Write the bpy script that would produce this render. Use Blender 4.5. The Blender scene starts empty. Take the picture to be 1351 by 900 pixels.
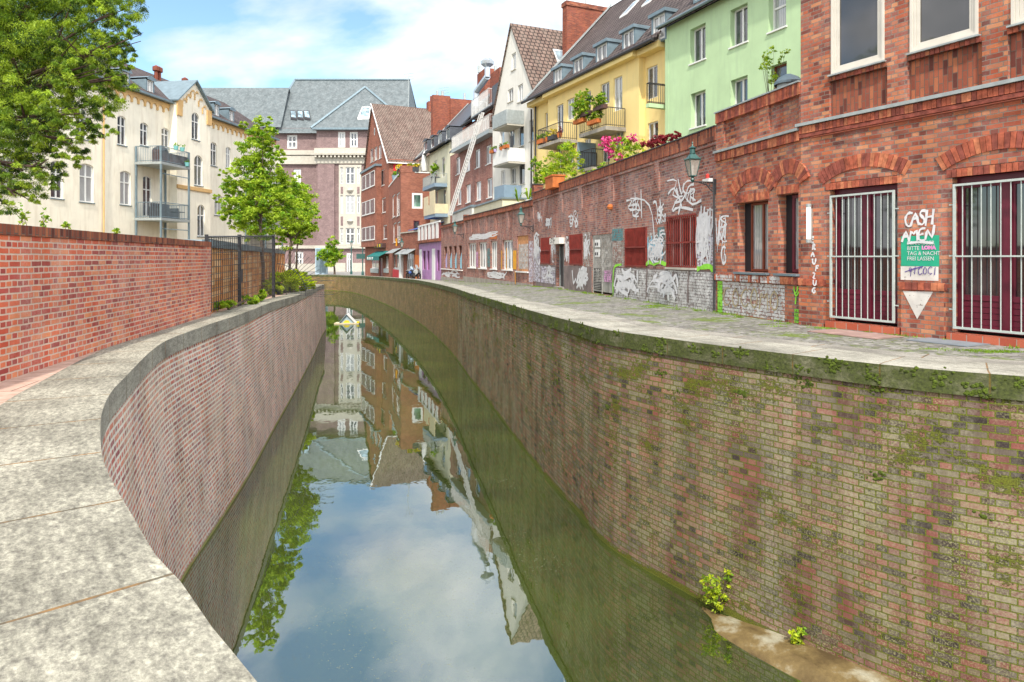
CLX, CLY, EXPO = 3.1, .2, 0.4
import bpy, math, random
import numpy as np
from mathutils import Vector, Matrix
random.seed(7)
sc = bpy.context.scene
col = sc.collection
F, HZ, CX, EYE = 900.0, 340.0, 675.5, 1.35
WATER = -4.1
def lerp(tab, x):
    if x <= tab[0][0]: return tab[0][1]
    for (a, va), (b, vb) in zip(tab, tab[1:]):
        if x <= b: return va + (vb-va)*(x-a)/(b-a)
    return tab[-1][1]
ZC = [(0,0),(12,0),(20,-.1),(30,-.24),(45,-.4),(60,-.57),(80,-.95),(110,-1.5),(900,-1.6)]   # quay level along the canal
ZL = [(0,0),(14,0),(22,-.1),(30,-.32),(52,-.7),(70,-.9),(900,-1)]                             # left bank level
ZF = [(0,0),(30,0),(57,-.55),(90,-1.2),(112,-1.53),(900,-1.6)]                                # street level at the houses
zc = lambda d: lerp(ZC, d)
zl = lambda d: lerp(ZL, d)
zf = lambda d: lerp(ZF, d)
def X(px, d): return (px-CX)/F*d
def P(px, py, d): return Vector(((px-CX)/F*d, d, EYE+(HZ-py)/F*d))

# ---------------------------------------------------------------- materials
def nt(m):
    m.use_nodes = True
    n = m.node_tree; n.nodes.clear()
    return n
class G:
    """tiny node graph helper"""
    def __init__(s, name):
        s.m = bpy.data.materials.new(name); s.t = nt(s.m)
        s.out = s.t.nodes.new('ShaderNodeOutputMaterial')
    def n(s, typ, **kw):
        x = s.t.nodes.new('ShaderNode'+typ)
        for k, v in kw.items():
            if k in x.inputs: s.set(x.inputs[k], v)
            elif isinstance(k, str) and hasattr(x, k): setattr(x, k, v)
        return x
    def set(s, inp, v):
        if isinstance(v, bpy.types.NodeSocket): s.t.links.new(v, inp)
        elif isinstance(v, (tuple, list)) and len(v) == 3 and inp.type == 'RGBA': inp.default_value = (*v, 1)
        else: inp.default_value = v
    def uv(s, sx=1, sy=1, sz=1):
        c = s.n('TexCoord'); m = s.n('Mapping'); s.set(m.inputs[0], c.outputs['UV']); m.inputs['Scale'].default_value = (sx, sy, sz)
        return m.outputs[0]
    def obj(s, sx=1, sy=1, sz=1):
        c = s.n('NewGeometry'); m = s.n('Mapping'); s.set(m.inputs[0], c.outputs['Position']); m.inputs['Scale'].default_value = (sx, sy, sz)
        return m.outputs[0]
    def noise(s, vec, scale, detail=4, rough=.55):
        x = s.n('TexNoise'); s.set(x.inputs['Vector'], vec); x.inputs['Scale'].default_value = scale
        x.inputs['Detail'].default_value = detail; x.inputs['Roughness'].default_value = rough
        return x.outputs['Fac']
    def ramp(s, fac, stops, interp='LINEAR'):
        x = s.n('ValToRGB'); r = x.color_ramp; r.interpolation = interp
        while len(r.elements) < len(stops): r.elements.new(.5)
        for e, (p, c) in zip(r.elements, stops):
            e.position = p; e.color = (*c, 1) if isinstance(c, (tuple, list)) else (c, c, c, 1)
        s.set(x.inputs[0], fac); return x.outputs[0]
    def mix(s, fac, a, b, mode='MIX'):
        x = s.n('Mix', data_type='RGBA', blend_type=mode)
        s.set(x.inputs[0], fac); s.set(x.inputs[6], a); s.set(x.inputs[7], b)
        return x.outputs[2]
    def math(s, op, a, b=0.0):
        x = s.n('Math', operation=op); s.set(x.inputs[0], a); s.set(x.inputs[1], b); return x.outputs[0]
    def bump(s, h, strength=.5, dist=.01, prev=None):
        x = s.n('Bump'); s.set(x.inputs['Height'], h); x.inputs['Strength'].default_value = strength; x.inputs['Distance'].default_value = dist
        if prev is not None: s.set(x.inputs['Normal'], prev)
        return x.outputs[0]
    def bsdf(s, color, rough=.8, metal=0, normal=None, spec=.4):
        x = s.n('BsdfPrincipled'); s.set(x.inputs['Base Color'], color); s.set(x.inputs['Roughness'], rough)
        x.inputs['Metallic'].default_value = metal; x.inputs['Specular IOR Level'].default_value = spec
        if normal is not None: s.set(x.inputs['Normal'], normal)
        s.t.links.new(x.outputs[0], s.out.inputs[0]); return x
def plain(name, c, rough=.7, var=.12, scale=3, metal=0, bump=.15, dirt=None, spec=.4):
    g = G(name); v = g.obj()
    n = g.noise(v, scale, 6, .6); f = g.noise(v, scale*9, 4)
    lo = tuple(max(0, k*(1-var*1.6)) for k in c); hi = tuple(min(1, k*(1+var)) for k in c)
    cc = g.ramp(n, [(.3, lo), (.7, hi)])
    if dirt:
        st = g.noise(g.obj(2.5, 2.5, .35), 1.6, 5, .6)
        cc = g.mix(g.math('MULTIPLY', g.ramp(st, [(.5, 0.), (.72, 1.)]), dirt[1]), cc, dirt[0])
    g.bsdf(cc, rough, metal, g.bump(f, bump, .01) if bump else None, spec)
    return g.m
def brick(name, pal, mortar, bw=.25, bh=.078, mo=.011, squash=1, sf=2, stain=.35, eff=0, effc=(.75,.72,.7), moss=0, mosc=(.11,.15,.02), bump=.6, fine=.25, topmoss=None, offset=.5, warp=.004, rough=.88, lich=0, lichc=(.45,.43,.2)):
    g = G(name)
    u = g.uv()
    wn = g.n('TexNoise'); g.set(wn.inputs['Vector'], u); wn.inputs['Scale'].default_value = 6; wn.inputs['Detail'].default_value = 3
    add = g.n('VectorMath', operation='MULTIPLY_ADD'); g.set(add.inputs[0], wn.outputs['Color']); add.inputs[1].default_value = (warp, warp*2.2, 0); g.set(add.inputs[2], u)
    b = g.n('TexBrick', offset=offset, offset_frequency=2, squash=squash, squash_frequency=sf)
    g.set(b.inputs['Vector'], add.outputs[0])
    b.inputs['Color1'].default_value = (0,0,0,1); b.inputs['Color2'].default_value = (1,1,1,1); b.inputs['Mortar'].default_value = (.5,.5,.5,1)
    b.inputs['Scale'].default_value = 1; b.inputs['Mortar Size'].default_value = mo; b.inputs['Mortar Smooth'].default_value = .25
    b.inputs['Bias'].default_value = 0; b.inputs['Brick Width'].default_value = bw; b.inputs['Row Height'].default_value = bh
    n = len(pal); stops = [((i+.5)/n, c) for i, c in enumerate(pal)]
    c = g.ramp(b.outputs['Color'], stops, 'LINEAR')
    fn = g.noise(u, 45, 5, .7)
    c = g.mix(fine, c, g.ramp(fn, [(.3, .45), (.7, 1.35)]), 'MULTIPLY')
    mf = g.ramp(g.math('ADD', b.outputs['Fac'], g.math('MULTIPLY', g.math('SUBTRACT', fn, .5), .5)), [(.3, 0.), (.7, 1.)])
    mc = g.mix(g.noise(u, 12, 4), mortar, tuple(k*.62 for k in mortar))
    c = g.mix(mf, c, mc)
    big = g.noise(u, .8, 7, .62)
    c = g.mix(stain, c, g.ramp(big, [(.34, .32), (.62, 1.2)]), 'MULTIPLY')
    if eff:
        e1 = g.noise(g.uv(1.1, .22), 1.7, 6, .65); e2 = g.noise(u, 26, 5, .7)
        ef = g.math('MULTIPLY', g.ramp(e1, [(.42, 0.), (.66, 1.)]), g.ramp(e2, [(.38, .15), (.62, 1.)]))
        c = g.mix(g.math('MULTIPLY', ef, eff), c, effc)
    if lich:
        l1 = g.noise(g.uv(1, .55), 1.3, 4); l2 = g.noise(u, 40, 4, .75)
        c = g.mix(g.math('MULTIPLY', g.math('MULTIPLY', g.ramp(l1, [(.4, .1), (.62, 1.)]), g.ramp(l2, [(.49, 0.), (.6, 1.)])), lich), c, lichc)
    h = g.math('SUBTRACT', g.math('MULTIPLY', fn, .35), b.outputs['Fac'])
    if moss:
        sep = g.n('SeparateXYZ'); g.set(sep.inputs[0], u)
        m1 = g.noise(g.uv(1, 2), 1.1, 5, .6); m2 = g.noise(u, 18, 5, .75)
        mm = g.math('ADD', g.math('MULTIPLY', m1, 1.1), g.math('ADD', g.math('MULTIPLY', m2, .7), g.math('MULTIPLY', b.outputs['Fac'], .33)))
        if topmoss:  # (v of the waterline, v of the coping): more growth under the coping and at the water
            hi = g.math('MULTIPLY', g.math('GREATER_THAN', sep.outputs[1], -99), 0)
            t = g.n('MapRange'); g.set(t.inputs[0], sep.outputs[1]); t.inputs[1].default_value = topmoss[1]-2.2; t.inputs[2].default_value = topmoss[1]; t.inputs[3].default_value = 0; t.inputs[4].default_value = .1
            t2 = g.n('MapRange'); g.set(t2.inputs[0], sep.outputs[1]); t2.inputs[1].default_value = topmoss[0]+.14; t2.inputs[2].default_value = topmoss[0]; t2.inputs[3].default_value = 0; t2.inputs[4].default_value = .45+max(0, -moss)*.27
            mm = g.math('ADD', mm, g.math('ADD', t.outputs[0], t2.outputs[0]))
        mk = g.ramp(mm, [(1.12-.0 if 0 else .5, 0.), (.9, 0.), (1., 1.)])
        thr = g.n('MapRange'); g.set(thr.inputs[0], mm); thr.inputs[1].default_value = 1.13-moss*.25; thr.inputs[2].default_value = 1.2-moss*.25; thr.inputs[3].default_value = 0; thr.inputs[4].default_value = .9
        mcol = g.ramp(g.noise(u, 60, 3), [(.3, tuple(k*.45 for k in mosc)), (.7, tuple(k*1.5 for k in mosc))])
        c = g.mix(thr.outputs[0], c, mcol)
        h = g.math('ADD', h, g.math('MULTIPLY', thr.outputs[0], 1.3))
    g.bsdf(c, rough, 0, g.bump(h, bump, .012), .25)
    return g.m
def leafmat(name, c, trans=.4):
    g = G(name)
    v = g.n('ObjectInfo')
    n = g.noise(g.obj(), 2.5, 3)
    cc = g.ramp(n, [(.3, tuple(k*.72 for k in c)), (.7, tuple(min(1, k*1.25) for k in c))])
    d = g.n('BsdfPrincipled'); g.set(d.inputs['Base Color'], cc); d.inputs['Roughness'].default_value = .5; d.inputs['Specular IOR Level'].default_value = .25
    t = g.n('BsdfTranslucent'); g.set(t.inputs[0], g.mix(1., cc, (1.0, 1.0, .35), 'MULTIPLY'))
    m = g.n('MixShader'); m.inputs[0].default_value = trans
    g.t.links.new(d.outputs[0], m.inputs[1]); g.t.links.new(t.outputs[0], m.inputs[2]); g.t.links.new(m.outputs[0], g.out.inputs[0])
    return g.m
M = {}
M['brick_c'] = brick('brick_red_orange', [(.2,.06,.045),(.4,.1,.055),(.5,.13,.065),(.6,.2,.09),(.44,.13,.08),(.66,.28,.14),(.34,.11,.08)], (.34,.28,.23), bw=.25, bh=.078, mo=.008, squash=.5, sf=2, stain=.45, eff=.2, warp=.009, bump=.9)
M['brick_a'] = brick('brick_wall_worn', [(.17,.07,.06),(.33,.11,.08),(.42,.15,.1),(.32,.11,.085),(.48,.21,.14),(.24,.1,.1)], (.42,.34,.3), bw=.25, bh=.078, mo=.009, squash=.5, sf=2, stain=.45, eff=.35, warp=.006)
M['brick_solid'] = brick('brick_soldier', [(.14,.045,.035),(.3,.09,.055),(.4,.12,.065),(.26,.08,.055),(.46,.16,.08)], (.2,.15,.12), bw=.25, bh=.078, mo=.007, stain=.4, warp=.006)
M['brick_l'] = brick('brick_garden_wall', [(.36,.07,.06),(.6,.11,.06),(.74,.19,.09),(.66,.15,.08),(.8,.3,.14),(.5,.1,.08)], (.8,.6,.48), bw=.24, bh=.0735, mo=.011, squash=.5, sf=2, stain=.4, eff=.45, effc=(.72,.5,.45), warp=.008)
M['brick_lq'] = brick('brick_left_quay', [(.36,.11,.12),(.66,.2,.16),(.76,.28,.19),(.55,.16,.16),(.8,.38,.26),(.4,.17,.17)], (.98,.93,.84), bw=.28, bh=.088, mo=.02, squash=.5, sf=2, stain=.45, eff=.6, effc=(.95,.86,.8), warp=.005, lich=.6, lichc=(.55,.45,.2), moss=-2.4, topmoss=(WATER, 9), mosc=(.3,.3,.08))
M['brick_rq'] = brick('brick_right_quay', [(.055,.04,.04),(.17,.085,.07),(.26,.085,.07),(.19,.11,.1),(.31,.11,.085),(.24,.2,.13),(.13,.1,.085)], (.3,.29,.18), bw=.28, bh=.085, mo=.009, squash=.5, sf=2, stain=.5, eff=.68, effc=(.5,.47,.35), moss=.31, topmoss=(WATER, -.3), mosc=(.13,.15,.012), lich=.8, lichc=(.42,.41,.2), warp=.006, bump=.9)
M['brick_rq2'] = brick('brick_right_quay_ochre', [(.2,.12,.07),(.3,.16,.08),(.25,.16,.09),(.2,.14,.08),(.36,.2,.1)], (.2,.17,.1), bw=.28, bh=.085, mo=.01, stain=.55, eff=.4, effc=(.38,.32,.2), moss=.25, topmoss=(WATER, -.6), mosc=(.13,.15,.02))
M['brick_dark'] = brick('brick_purple_institution', [(.22,.145,.145),(.28,.185,.18),(.33,.23,.22),(.25,.165,.165)], (.36,.29,.28), bw=.25, bh=.078, mo=.007, stain=.3)
M['brick_house'] = brick('brick_brown_house', [(.28,.1,.065),(.36,.13,.085),(.42,.16,.1),(.32,.11,.075)], (.34,.22,.17), stain=.3, mo=.007)
M['brick_mid'] = brick('brick_pale_red_house', [(.3,.11,.09),(.38,.16,.12),(.27,.1,.08),(.44,.2,.16)], (.42,.32,.28), stain=.3, mo=.008, eff=.2)
M['chim'] = brick('brick_chimney', [(.28,.07,.04),(.4,.11,.055),(.33,.08,.05),(.22,.06,.04)], (.28,.16,.12), stain=.3)
M['tile'] = brick('roof_tile_brown', [(.2,.135,.11),(.24,.165,.135),(.21,.145,.12)], (.045,.03,.028), bw=.35, bh=.36, mo=.045, stain=.45, bump=1., eff=.25, effc=(.4,.36,.3), warp=.01)
M['tile_dk'] = brick('roof_tile_dark', [(.12,.095,.09),(.15,.12,.115),(.13,.1,.1)], (.035,.028,.028), bw=.35, bh=.34, mo=.045, stain=.4, bump=1.)
M['slate'] = brick('roof_slate', [(.13,.155,.165),(.16,.185,.195),(.145,.17,.18),(.185,.21,.22)], (.11,.14,.15), bw=.35, bh=.28, mo=.012, stain=.35, bump=.3, rough=.6)
M['slate_dk'] = plain('roof_slate_dark', (.09,.1,.12), .55, .2, 4)
M['cream'] = plain('render_cream_brick', (.9,.84,.7), .85, .05, 1.2, dirt=((.55,.45,.32), .35))
M['cream_trim'] = plain('trim_ochre', (.66,.42,.18), .8, .06)
M['yellow'] = plain('render_yellow', (.9,.7,.3), .85, .03, 1, dirt=((.6,.5,.28), .25))
M['green'] = plain('render_mint', (.5,.68,.4), .85, .06, .9, dirt=((.38,.52,.32), .45))
M['white'] = plain('render_white', (.78,.76,.7), .85, .04, 1.2, dirt=((.5,.48,.42), .35))
M['pale'] = plain('render_pale_yellow', (.78,.74,.55), .85, .04, 1.2, dirt=((.5,.48,.38), .3))
M['stone'] = plain('limestone_trim', (.52,.49,.42), .8, .08, 2)
M['wpaint'] = plain('white_paint', (.8,.8,.78), .5, .03)
M['frame'] = plain('window_frame_white', (.78,.78,.76), .4, .03, bump=0)
M['framec'] = plain('window_frame_cream', (.72,.68,.6), .45, .05, bump=.05)
M['dred'] = plain('door_dark_red', (.13,.012,.03), .35, .15, bump=.05, spec=.5)
M['wred'] = plain('shutter_red', (.23,.03,.022), .55, .2, 5)
M['brown'] = plain('window_frame_brown', (.2,.045,.02), .5, .15)
M['metal'] = plain('galvanised_metal', (.42,.46,.46), .5, .12, 6, metal=.4)
M['grille'] = plain('grille_painted', (.5,.56,.53), .5, .08, 8)
M['lead'] = plain('zinc_sheet', (.2,.27,.31), .45, .12, 3, metal=.3)
M['iron'] = plain('dark_iron', (.045,.045,.05), .5, .2, 8)
M['igreen'] = plain('lantern_green', (.03,.11,.1), .4, .2, 8, spec=.6)
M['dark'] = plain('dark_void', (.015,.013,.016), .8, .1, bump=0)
M['concrete'] = plain('concrete', (.36,.33,.29), .9, .15, 2.2, dirt=((.16,.14,.11), .6))
M['dado'] = plain('rendered_dado', (.24,.19,.18), .9, .2, 2.2, dirt=((.12,.1,.1), .6))
M['purple'] = plain('paint_purple', (.45,.22,.48), .6, .15, 2.5, dirt=((.5,.35,.5), .4))
M['orange'] = plain('terracotta', (.55,.16,.04), .8, .15, 5)
M['yorange'] = plain('paint_orange', (.8,.36,.02), .7, .12, 3)
M['paintw'] = plain('spray_white', (.72,.72,.74), .7, .08, 6)
M['bluegrey'] = plain('panel_blue_grey', (.22,.31,.4), .6, .06, 3)
M['beige'] = plain('screen_beige', (.7,.6,.4), .8, .06, 3)
M['red'] = plain('cloth_red', (.7,.03,.04), .7, .08, 3)
M['teal'] = plain('awning_teal', (.01,.16,.15), .7, .1, 3)
M['gpaint'] = plain('paint_green', (.02,.42,.24), .55, .12, 3)
M['pink'] = plain('petal_pink', (.8,.09,.3), .6, .2, 9, bump=0)
M['silver'] = plain('steel_flue', (.6,.64,.68), .3, .06, 3, metal=.8)
M['wfurn'] = plain('furniture_brown', (.09,.045,.04), .6, .2, 5)
M['bark'] = plain('bark', (.14,.1,.075), .9, .3, 9, bump=.6)
M['barkr'] = plain('bark_brown', (.1,.06,.05), .9, .3, 9, bump=.6)
M['blue'] = plain('paint_blue', (.05,.12,.4), .4, .1, 4)
M['lblue'] = plain('paint_light_blue', (.38,.5,.58), .5, .06, 4)
M['tarp'] = plain('tarp_grey', (.42,.43,.42), .6, .35, 7, bump=.5)
M['rubber'] = plain('rubber', (.02,.02,.02), .8, .1, 5)
M['neon'] = plain('lime_spray', (.3,.75,.06), .7, .15, 6)
M['yel'] = plain('petal_yellow', (.75,.6,.03), .7, .15, 9)
M['lilac'] = plain('spray_lilac', (.5,.42,.7), .7, .15, 5)
M['tealp'] = plain('spray_teal', (.12,.3,.32), .7, .15, 5)
M['cyanp'] = plain('spray_sky_blue', (.3,.6,.75), .7, .15, 5)
M['pinkp'] = plain('spray_pink', (.8,.3,.6), .7, .15, 5)
M['inkp'] = plain('marker_purple', (.12,.08,.3), .6, .15, 5)
M['redp'] = plain('spray_red', (.55,.05,.04), .7, .15, 5)
M['gdoor'] = plain('door_grey_metal', (.4,.39,.36), .6, .25, 2.5, dirt=((.14,.13,.12), .7))
M['plastic'] = plain('mint_plastic', (.2,.5,.5), .5, .06)
M['leaf_l'] = leafmat('leaf_bright', (.42,.56,.05)); M['leaf_m'] = leafmat('leaf_mid', (.2,.37,.03)); M['leaf_d'] = leafmat('leaf_dark', (.05,.13,.015))
M['yew_l'] = leafmat('needle_tip', (.42,.56,.06), .4); M['yew_m'] = leafmat('needle_mid', (.18,.3,.035), .35); M['yew_d'] = leafmat('needle_old', (.04,.085,.015), .25)
M['bush_l'] = leafmat('bush_yellow_green', (.55,.65,.03), .4); M['leaf_r'] = leafmat('leaf_maroon', (.3,.035,.05), .3)
M['grass'] = leafmat('grass_blade', (.2,.34,.02), .3); M['moss'] = plain('moss_cushion', (.09,.13,.012), .95, .5, 22, bump=.9)
def glassmat(name, base, curtain=0.):
    g = G(name)
    oi = g.n('ObjectInfo'); v = g.n('VectorMath', operation='ADD'); g.set(v.inputs[0], g.uv()); g.set(v.inputs[1], oi.outputs['Random'])
    n = g.noise(v.outputs[0], .9, 2)
    c = g.ramp(n, [(.4, tuple(k*.5 for k in base)), (.6, tuple(k*1.7 for k in base))])
    if curtain:
        fold = g.n('TexWave'); g.set(fold.inputs['Vector'], g.uv()); fold.inputs['Scale'].default_value = 3.5; fold.inputs['Distortion'].default_value = 3
        cc = g.ramp(fold.outputs[1], [(0, (.3,.31,.32)), (1, (.55,.56,.56))])
        c = g.mix(g.math('MULTIPLY', g.math('GREATER_THAN', oi.outputs['Random'], 1-curtain), .8), c, cc)
    wob = g.bump(g.noise(g.uv(), 1.2, 1), .12, .02)
    b = g.bsdf(c, .04, 0, wob, .9); b.inputs['IOR'].default_value = 1.6
    b.inputs['Coat Weight'].default_value = .6; b.inputs['Coat Roughness'].default_value = .02
    return g.m
M['glass'] = glassmat('window_glass', (.05,.055,.065), .35)
M['glassd'] = glassmat('window_glass_dark', (.03,.028,.032), 0)
M['skyg'] = glassmat('skylight_glass', (.2,.3,.35), 0)
g = G('lantern_glass'); b = g.bsdf((.5,.46,.4), .15, 0, None, .5); b.inputs['Alpha'].default_value = .55; M['lampg'] = g.m
g = G('lamp_tube_lit'); e = g.n('Emission'); e.inputs[0].default_value = (1,.86,.72,1); e.inputs[1].default_value = 2.2; g.t.links.new(e.outputs[0], g.out.inputs[0]); M['lit'] = g.m
# spray paint that lets the brick joints through
def spray(name, c, cover=.5, c2=None):
    g = G(name); v = g.uv()
    n = g.noise(v, 7, 6, .7); f = g.noise(v, 40, 4, .7)
    b = g.n('TexBrick', offset=.5, squash=.5, squash_frequency=2); g.set(b.inputs['Vector'], v); b.inputs['Scale'].default_value = 1; b.inputs['Brick Width'].default_value = .25; b.inputs['Row Height'].default_value = .078; b.inputs['Mortar Size'].default_value = .008
    a = g.math('SUBTRACT', g.math('ADD', g.math('MULTIPLY', n, .9), g.math('MULTIPLY', f, .45)), g.math('MULTIPLY', b.outputs['Fac'], .12))
    mr = g.n('MapRange'); g.set(mr.inputs[0], a); mr.inputs[1].default_value = .85-cover*.55; mr.inputs[2].default_value = .92-cover*.55
    cc = g.ramp(g.noise(v, 3, 5), [(.35, c2 or tuple(k*.75 for k in c)), (.65, c)])
    p = g.n('BsdfPrincipled'); g.set(p.inputs['Base Color'], cc); p.inputs['Roughness'].default_value = .7
    g.set(p.inputs['Normal'], g.bump(b.outputs['Fac'], -.6, .01))
    t = g.n('BsdfTransparent'); m = g.n('MixShader'); g.set(m.inputs[0], mr.outputs[0])
    g.t.links.new(t.outputs[0], m.inputs[1]); g.t.links.new(p.outputs[0], m.inputs[2]); g.t.links.new(m.outputs[0], g.out.inputs[0])
    return g.m
M['sp_white'] = spray('spray_patch_white', (.72,.71,.7), .5, (.42,.41,.4)); M['sp_grey'] = spray('spray_patch_worn', (.6,.58,.55), .42, (.3,.26,.22))
M['sp_teal'] = spray('spray_patch_teal', (.12,.3,.32), .5); M['sp_white2'] = spray('painted_panel_white', (.8,.77,.72), .8); M['sp_green'] = spray('painted_panel_green', (.02,.45,.26), 1.1)
M['sp_lilac'] = spray('spray_patch_lilac', (.6,.56,.72), .45, (.75,.74,.78)); M['sp_neon'] = spray('spray_patch_lime', (.3,.75,.06), .6); M['sp_orange'] = spray('spray_patch_orange', (.85,.4,.02), 1.0)
M['sp_pink'] = spray('spray_patch_pink', (.8,.4,.7), .45)
# coping stone with lichen
def coping(name, c, c2, top):
    g = G(name); u = g.uv()
    a = g.noise(g.uv(1, 1.7), 14, 9, .78); b_ = g.noise(u, 48, 6, .75); big = g.noise(u, .9, 5)
    k = g.ramp(a, [(.36, c2), (.5, tuple((p+q)/2 for p, q in zip(c, c2))), (.62, c)])
    k = g.mix(.55, k, g.ramp(b_, [(.34, .35), (.6, 1.25)]), 'MULTIPLY')
    k = g.mix(.7, k, g.ramp(big, [(.34, .5), (.6, 1.15)]), 'MULTIPLY')
    k = g.mix(.35, k, g.ramp(g.noise(g.uv(.7, 2.6), 4, 7, .7), [(.4, .4), (.56, 1.15)]), 'MULTIPLY')
    br = g.n('TexBrick', offset=0, squash=1); g.set(br.inputs['Vector'], u); br.inputs['Scale'].default_value = 1; br.inputs['Brick Width'].default_value = 1.15; br.inputs['Row Height'].default_value = 50.; br.inputs['Mortar Size'].default_value = .011
    k = g.mix(g.math('MULTIPLY', br.outputs['Fac'], .85), k, g.ramp(g.noise(u, 3, 5, .7), [(.4, (.08,.07,.05)), (.6, (.3,.15,.04))]))
    if not top:
        m = g.noise(g.uv(1, 1), 2.2, 5, .65); m2 = g.noise(u, 25, 5, .7)
        k = g.mix(g.math('MULTIPLY', g.ramp(m, [(.34, .25), (.52, 1.)]), .9), k, g.ramp(m2, [(.35, (.03,.04,.012)), (.65, (.1,.125,.03))]))
    h = g.math('SUBTRACT', g.math('ADD', g.math('MULTIPLY', b_, .6), a), g.math('MULTIPLY', br.outputs['Fac'], 2))
    g.bsdf(k, .9, 0, g.bump(h, .6, .012), .2)
    return g.m
M['cop_l'] = coping('coping_lichen_left', (.5,.48,.385), (.17,.16,.135), True)
M['cop_lf'] = coping('coping_left_face', (.52,.5,.43), (.28,.27,.23), True)
M['cop_r'] = coping('coping_top_right', (.5,.48,.41), (.27,.26,.22), True)
M['cop_rf'] = coping('coping_mossy_face', (.34,.33,.22), (.1,.1,.055), False)
# cobbles with moss between
g = G('cobbles_mossy'); u = g.uv()
v = g.n('TexVoronoi', feature='DISTANCE_TO_EDGE'); g.set(v.inputs['Vector'], u); v.inputs['Scale'].default_value = 8; v.inputs['Randomness'].default_value = .55
vc = g.n('TexVoronoi'); g.set(vc.inputs['Vector'], u); vc.inputs['Scale'].default_value = 8; vc.inputs['Randomness'].default_value = .55
sp = g.n('SeparateColor'); g.set(sp.inputs[0], vc.outputs['Color'])
c = g.ramp(sp.outputs[0], [(0, (.16,.155,.145)), (.5, (.25,.24,.225)), (1, (.34,.325,.305))])
c = g.mix(.5, c, g.ramp(g.noise(u, 1.2, 6, .6), [(.35, .6), (.65, 1.2)]), 'MULTIPLY')
e = g.ramp(v.outputs['Distance'], [(.0, 1.), (.09, 0.)])
jc = g.ramp(g.noise(u, .7, 5, .65), [(.45, (.17,.15,.12)), (.56, (.13,.17,.03))])
c = g.mix(e, c, jc)
mm = g.math('ADD', g.noise(u, .9, 5, .6), g.math('MULTIPLY', g.noise(u, 9, 5, .7), .5))
mk = g.n('MapRange'); g.set(mk.inputs[0], mm); mk.inputs[1].default_value = .8; mk.inputs[2].default_value = .88; mk.inputs[4].default_value = .85
c = g.mix(mk.outputs[0], c, g.ramp(g.noise(u, 30, 3), [(.3, (.07,.11,.01)), (.7, (.2,.28,.03))]))
g.bsdf(c, .85, 0, g.bump(g.math('MULTIPLY', e, -1.), .8, .02), .3); M['cobble'] = g.m
g = G('slab_paving_pink'); u = g.uv()
b = g.n('TexBrick', offset=.5); g.set(b.inputs['Vector'], u); b.inputs['Scale'].default_value = 1; b.inputs['Brick Width'].default_value = .9; b.inputs['Row Height'].default_value = .6; b.inputs['Mortar Size'].default_value = .008
c = g.mix(b.outputs['Fac'], g.ramp(g.noise(u, 6, 7, .65), [(.35, (.42,.28,.22)), (.65, (.58,.42,.34))]), (.16,.1,.08))
g.bsdf(c, .9, 0, g.bump(g.noise(u, 60, 4), .2, .005), .2); M['slab'] = g.m
M['soil'] = plain('ground_earth', (.2,.18,.13), .95, .3, 1.5)
M['asphalt'] = plain('asphalt_grey', (.26,.25,.24), .9, .12, 1)
# wood boards, horizontal, warm
g = G('wood_boards'); u = g.uv()
b = g.n('TexBrick', offset=.35, offset_frequency=1); g.set(b.inputs['Vector'], u); b.inputs['Color1'].default_value = (0,0,0,1); b.inputs['Color2'].default_value = (1,1,1,1); b.inputs['Scale'].default_value = 1; b.inputs['Brick Width'].default_value = 1.3; b.inputs['Row Height'].default_value = .16; b.inputs['Mortar Size'].default_value = .007
c = g.ramp(b.outputs['Color'], [(0, (.6,.25,.08)), (.45, (.8,.42,.18)), (1, (.9,.62,.36))])
c = g.mix(.3, c, g.ramp(g.noise(g.uv(1, 14), 4, 6, .65), [(.3, .55), (.7, 1.2)]), 'MULTIPLY')
c = g.mix(b.outputs['Fac'], c, (.3,.13,.05))
g.bsdf(c, .75, 0, g.bump(b.outputs['Fac'], -.5, .01), .3); M['wood'] = g.m
M['woodp'] = plain('wood_post', (.62,.3,.13), .8, .2, 6)
# silty stone footing
g = G('footing_stone'); u = g.obj()
c = g.ramp(g.noise(u, 1.3, 6, .6), [(.38, (.1,.065,.025)), (.52, (.2,.14,.055)), (.62, (.4,.37,.27))])
c = g.mix(.4, c, g.ramp(g.noise(u, 22, 5, .7), [(.3, .5), (.7, 1.2)]), 'MULTIPLY')
g.bsdf(c, .7, 0, g.bump(g.noise(u, 14, 5, .7), .5, .03), .35); M['footing'] = g.m
# canal water
g = G('canal_water'); u = g.obj()
r1 = g.noise(g.obj(.5, .3, 1), 3.2, 3, .5); r2 = g.noise(g.obj(1, .5, 1), .5, 2)
nb = g.bump(g.math('ADD', g.math('MULTIPLY', r1, .5), r2), .08, .06)
murk = g.ramp(g.noise(g.obj(), .35, 4), [(.35, (.03,.042,.01)), (.65, (.06,.08,.016))])
scum = g.math('MULTIPLY', g.ramp(g.noise(g.obj(), .3, 3), [(.48, 0.), (.6, 1.)]), g.ramp(g.noise(g.obj(), 26, 3, .6), [(.62, 0.), (.68, 1.)]))
murk = g.mix(g.math('MULTIPLY', scum, .3), murk, (.4,.4,.33))
d = g.n('BsdfDiffuse'); g.set(d.inputs[0], murk)
gl = g.n('BsdfGlossy'); gl.inputs['Roughness'].default_value = .015; gl.inputs[0].default_value = (.9,.94,1,1); g.set(gl.inputs['Normal'], nb)
fr = g.n('Fresnel'); fr.inputs[0].default_value = 4.3; g.set(fr.inputs['Normal'], nb)
m = g.n('MixShader'); g.set(m.inputs[0], g.math('MULTIPLY', fr.outputs[0], g.math('SUBTRACT', 1., g.math('MULTIPLY', scum, .5)))); g.t.links.new(d.outputs[0], m.inputs[1]); g.t.links.new(gl.outputs[0], m.inputs[2]); g.t.links.new(m.outputs[0], g.out.inputs[0])
M['water'] = g.m

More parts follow.
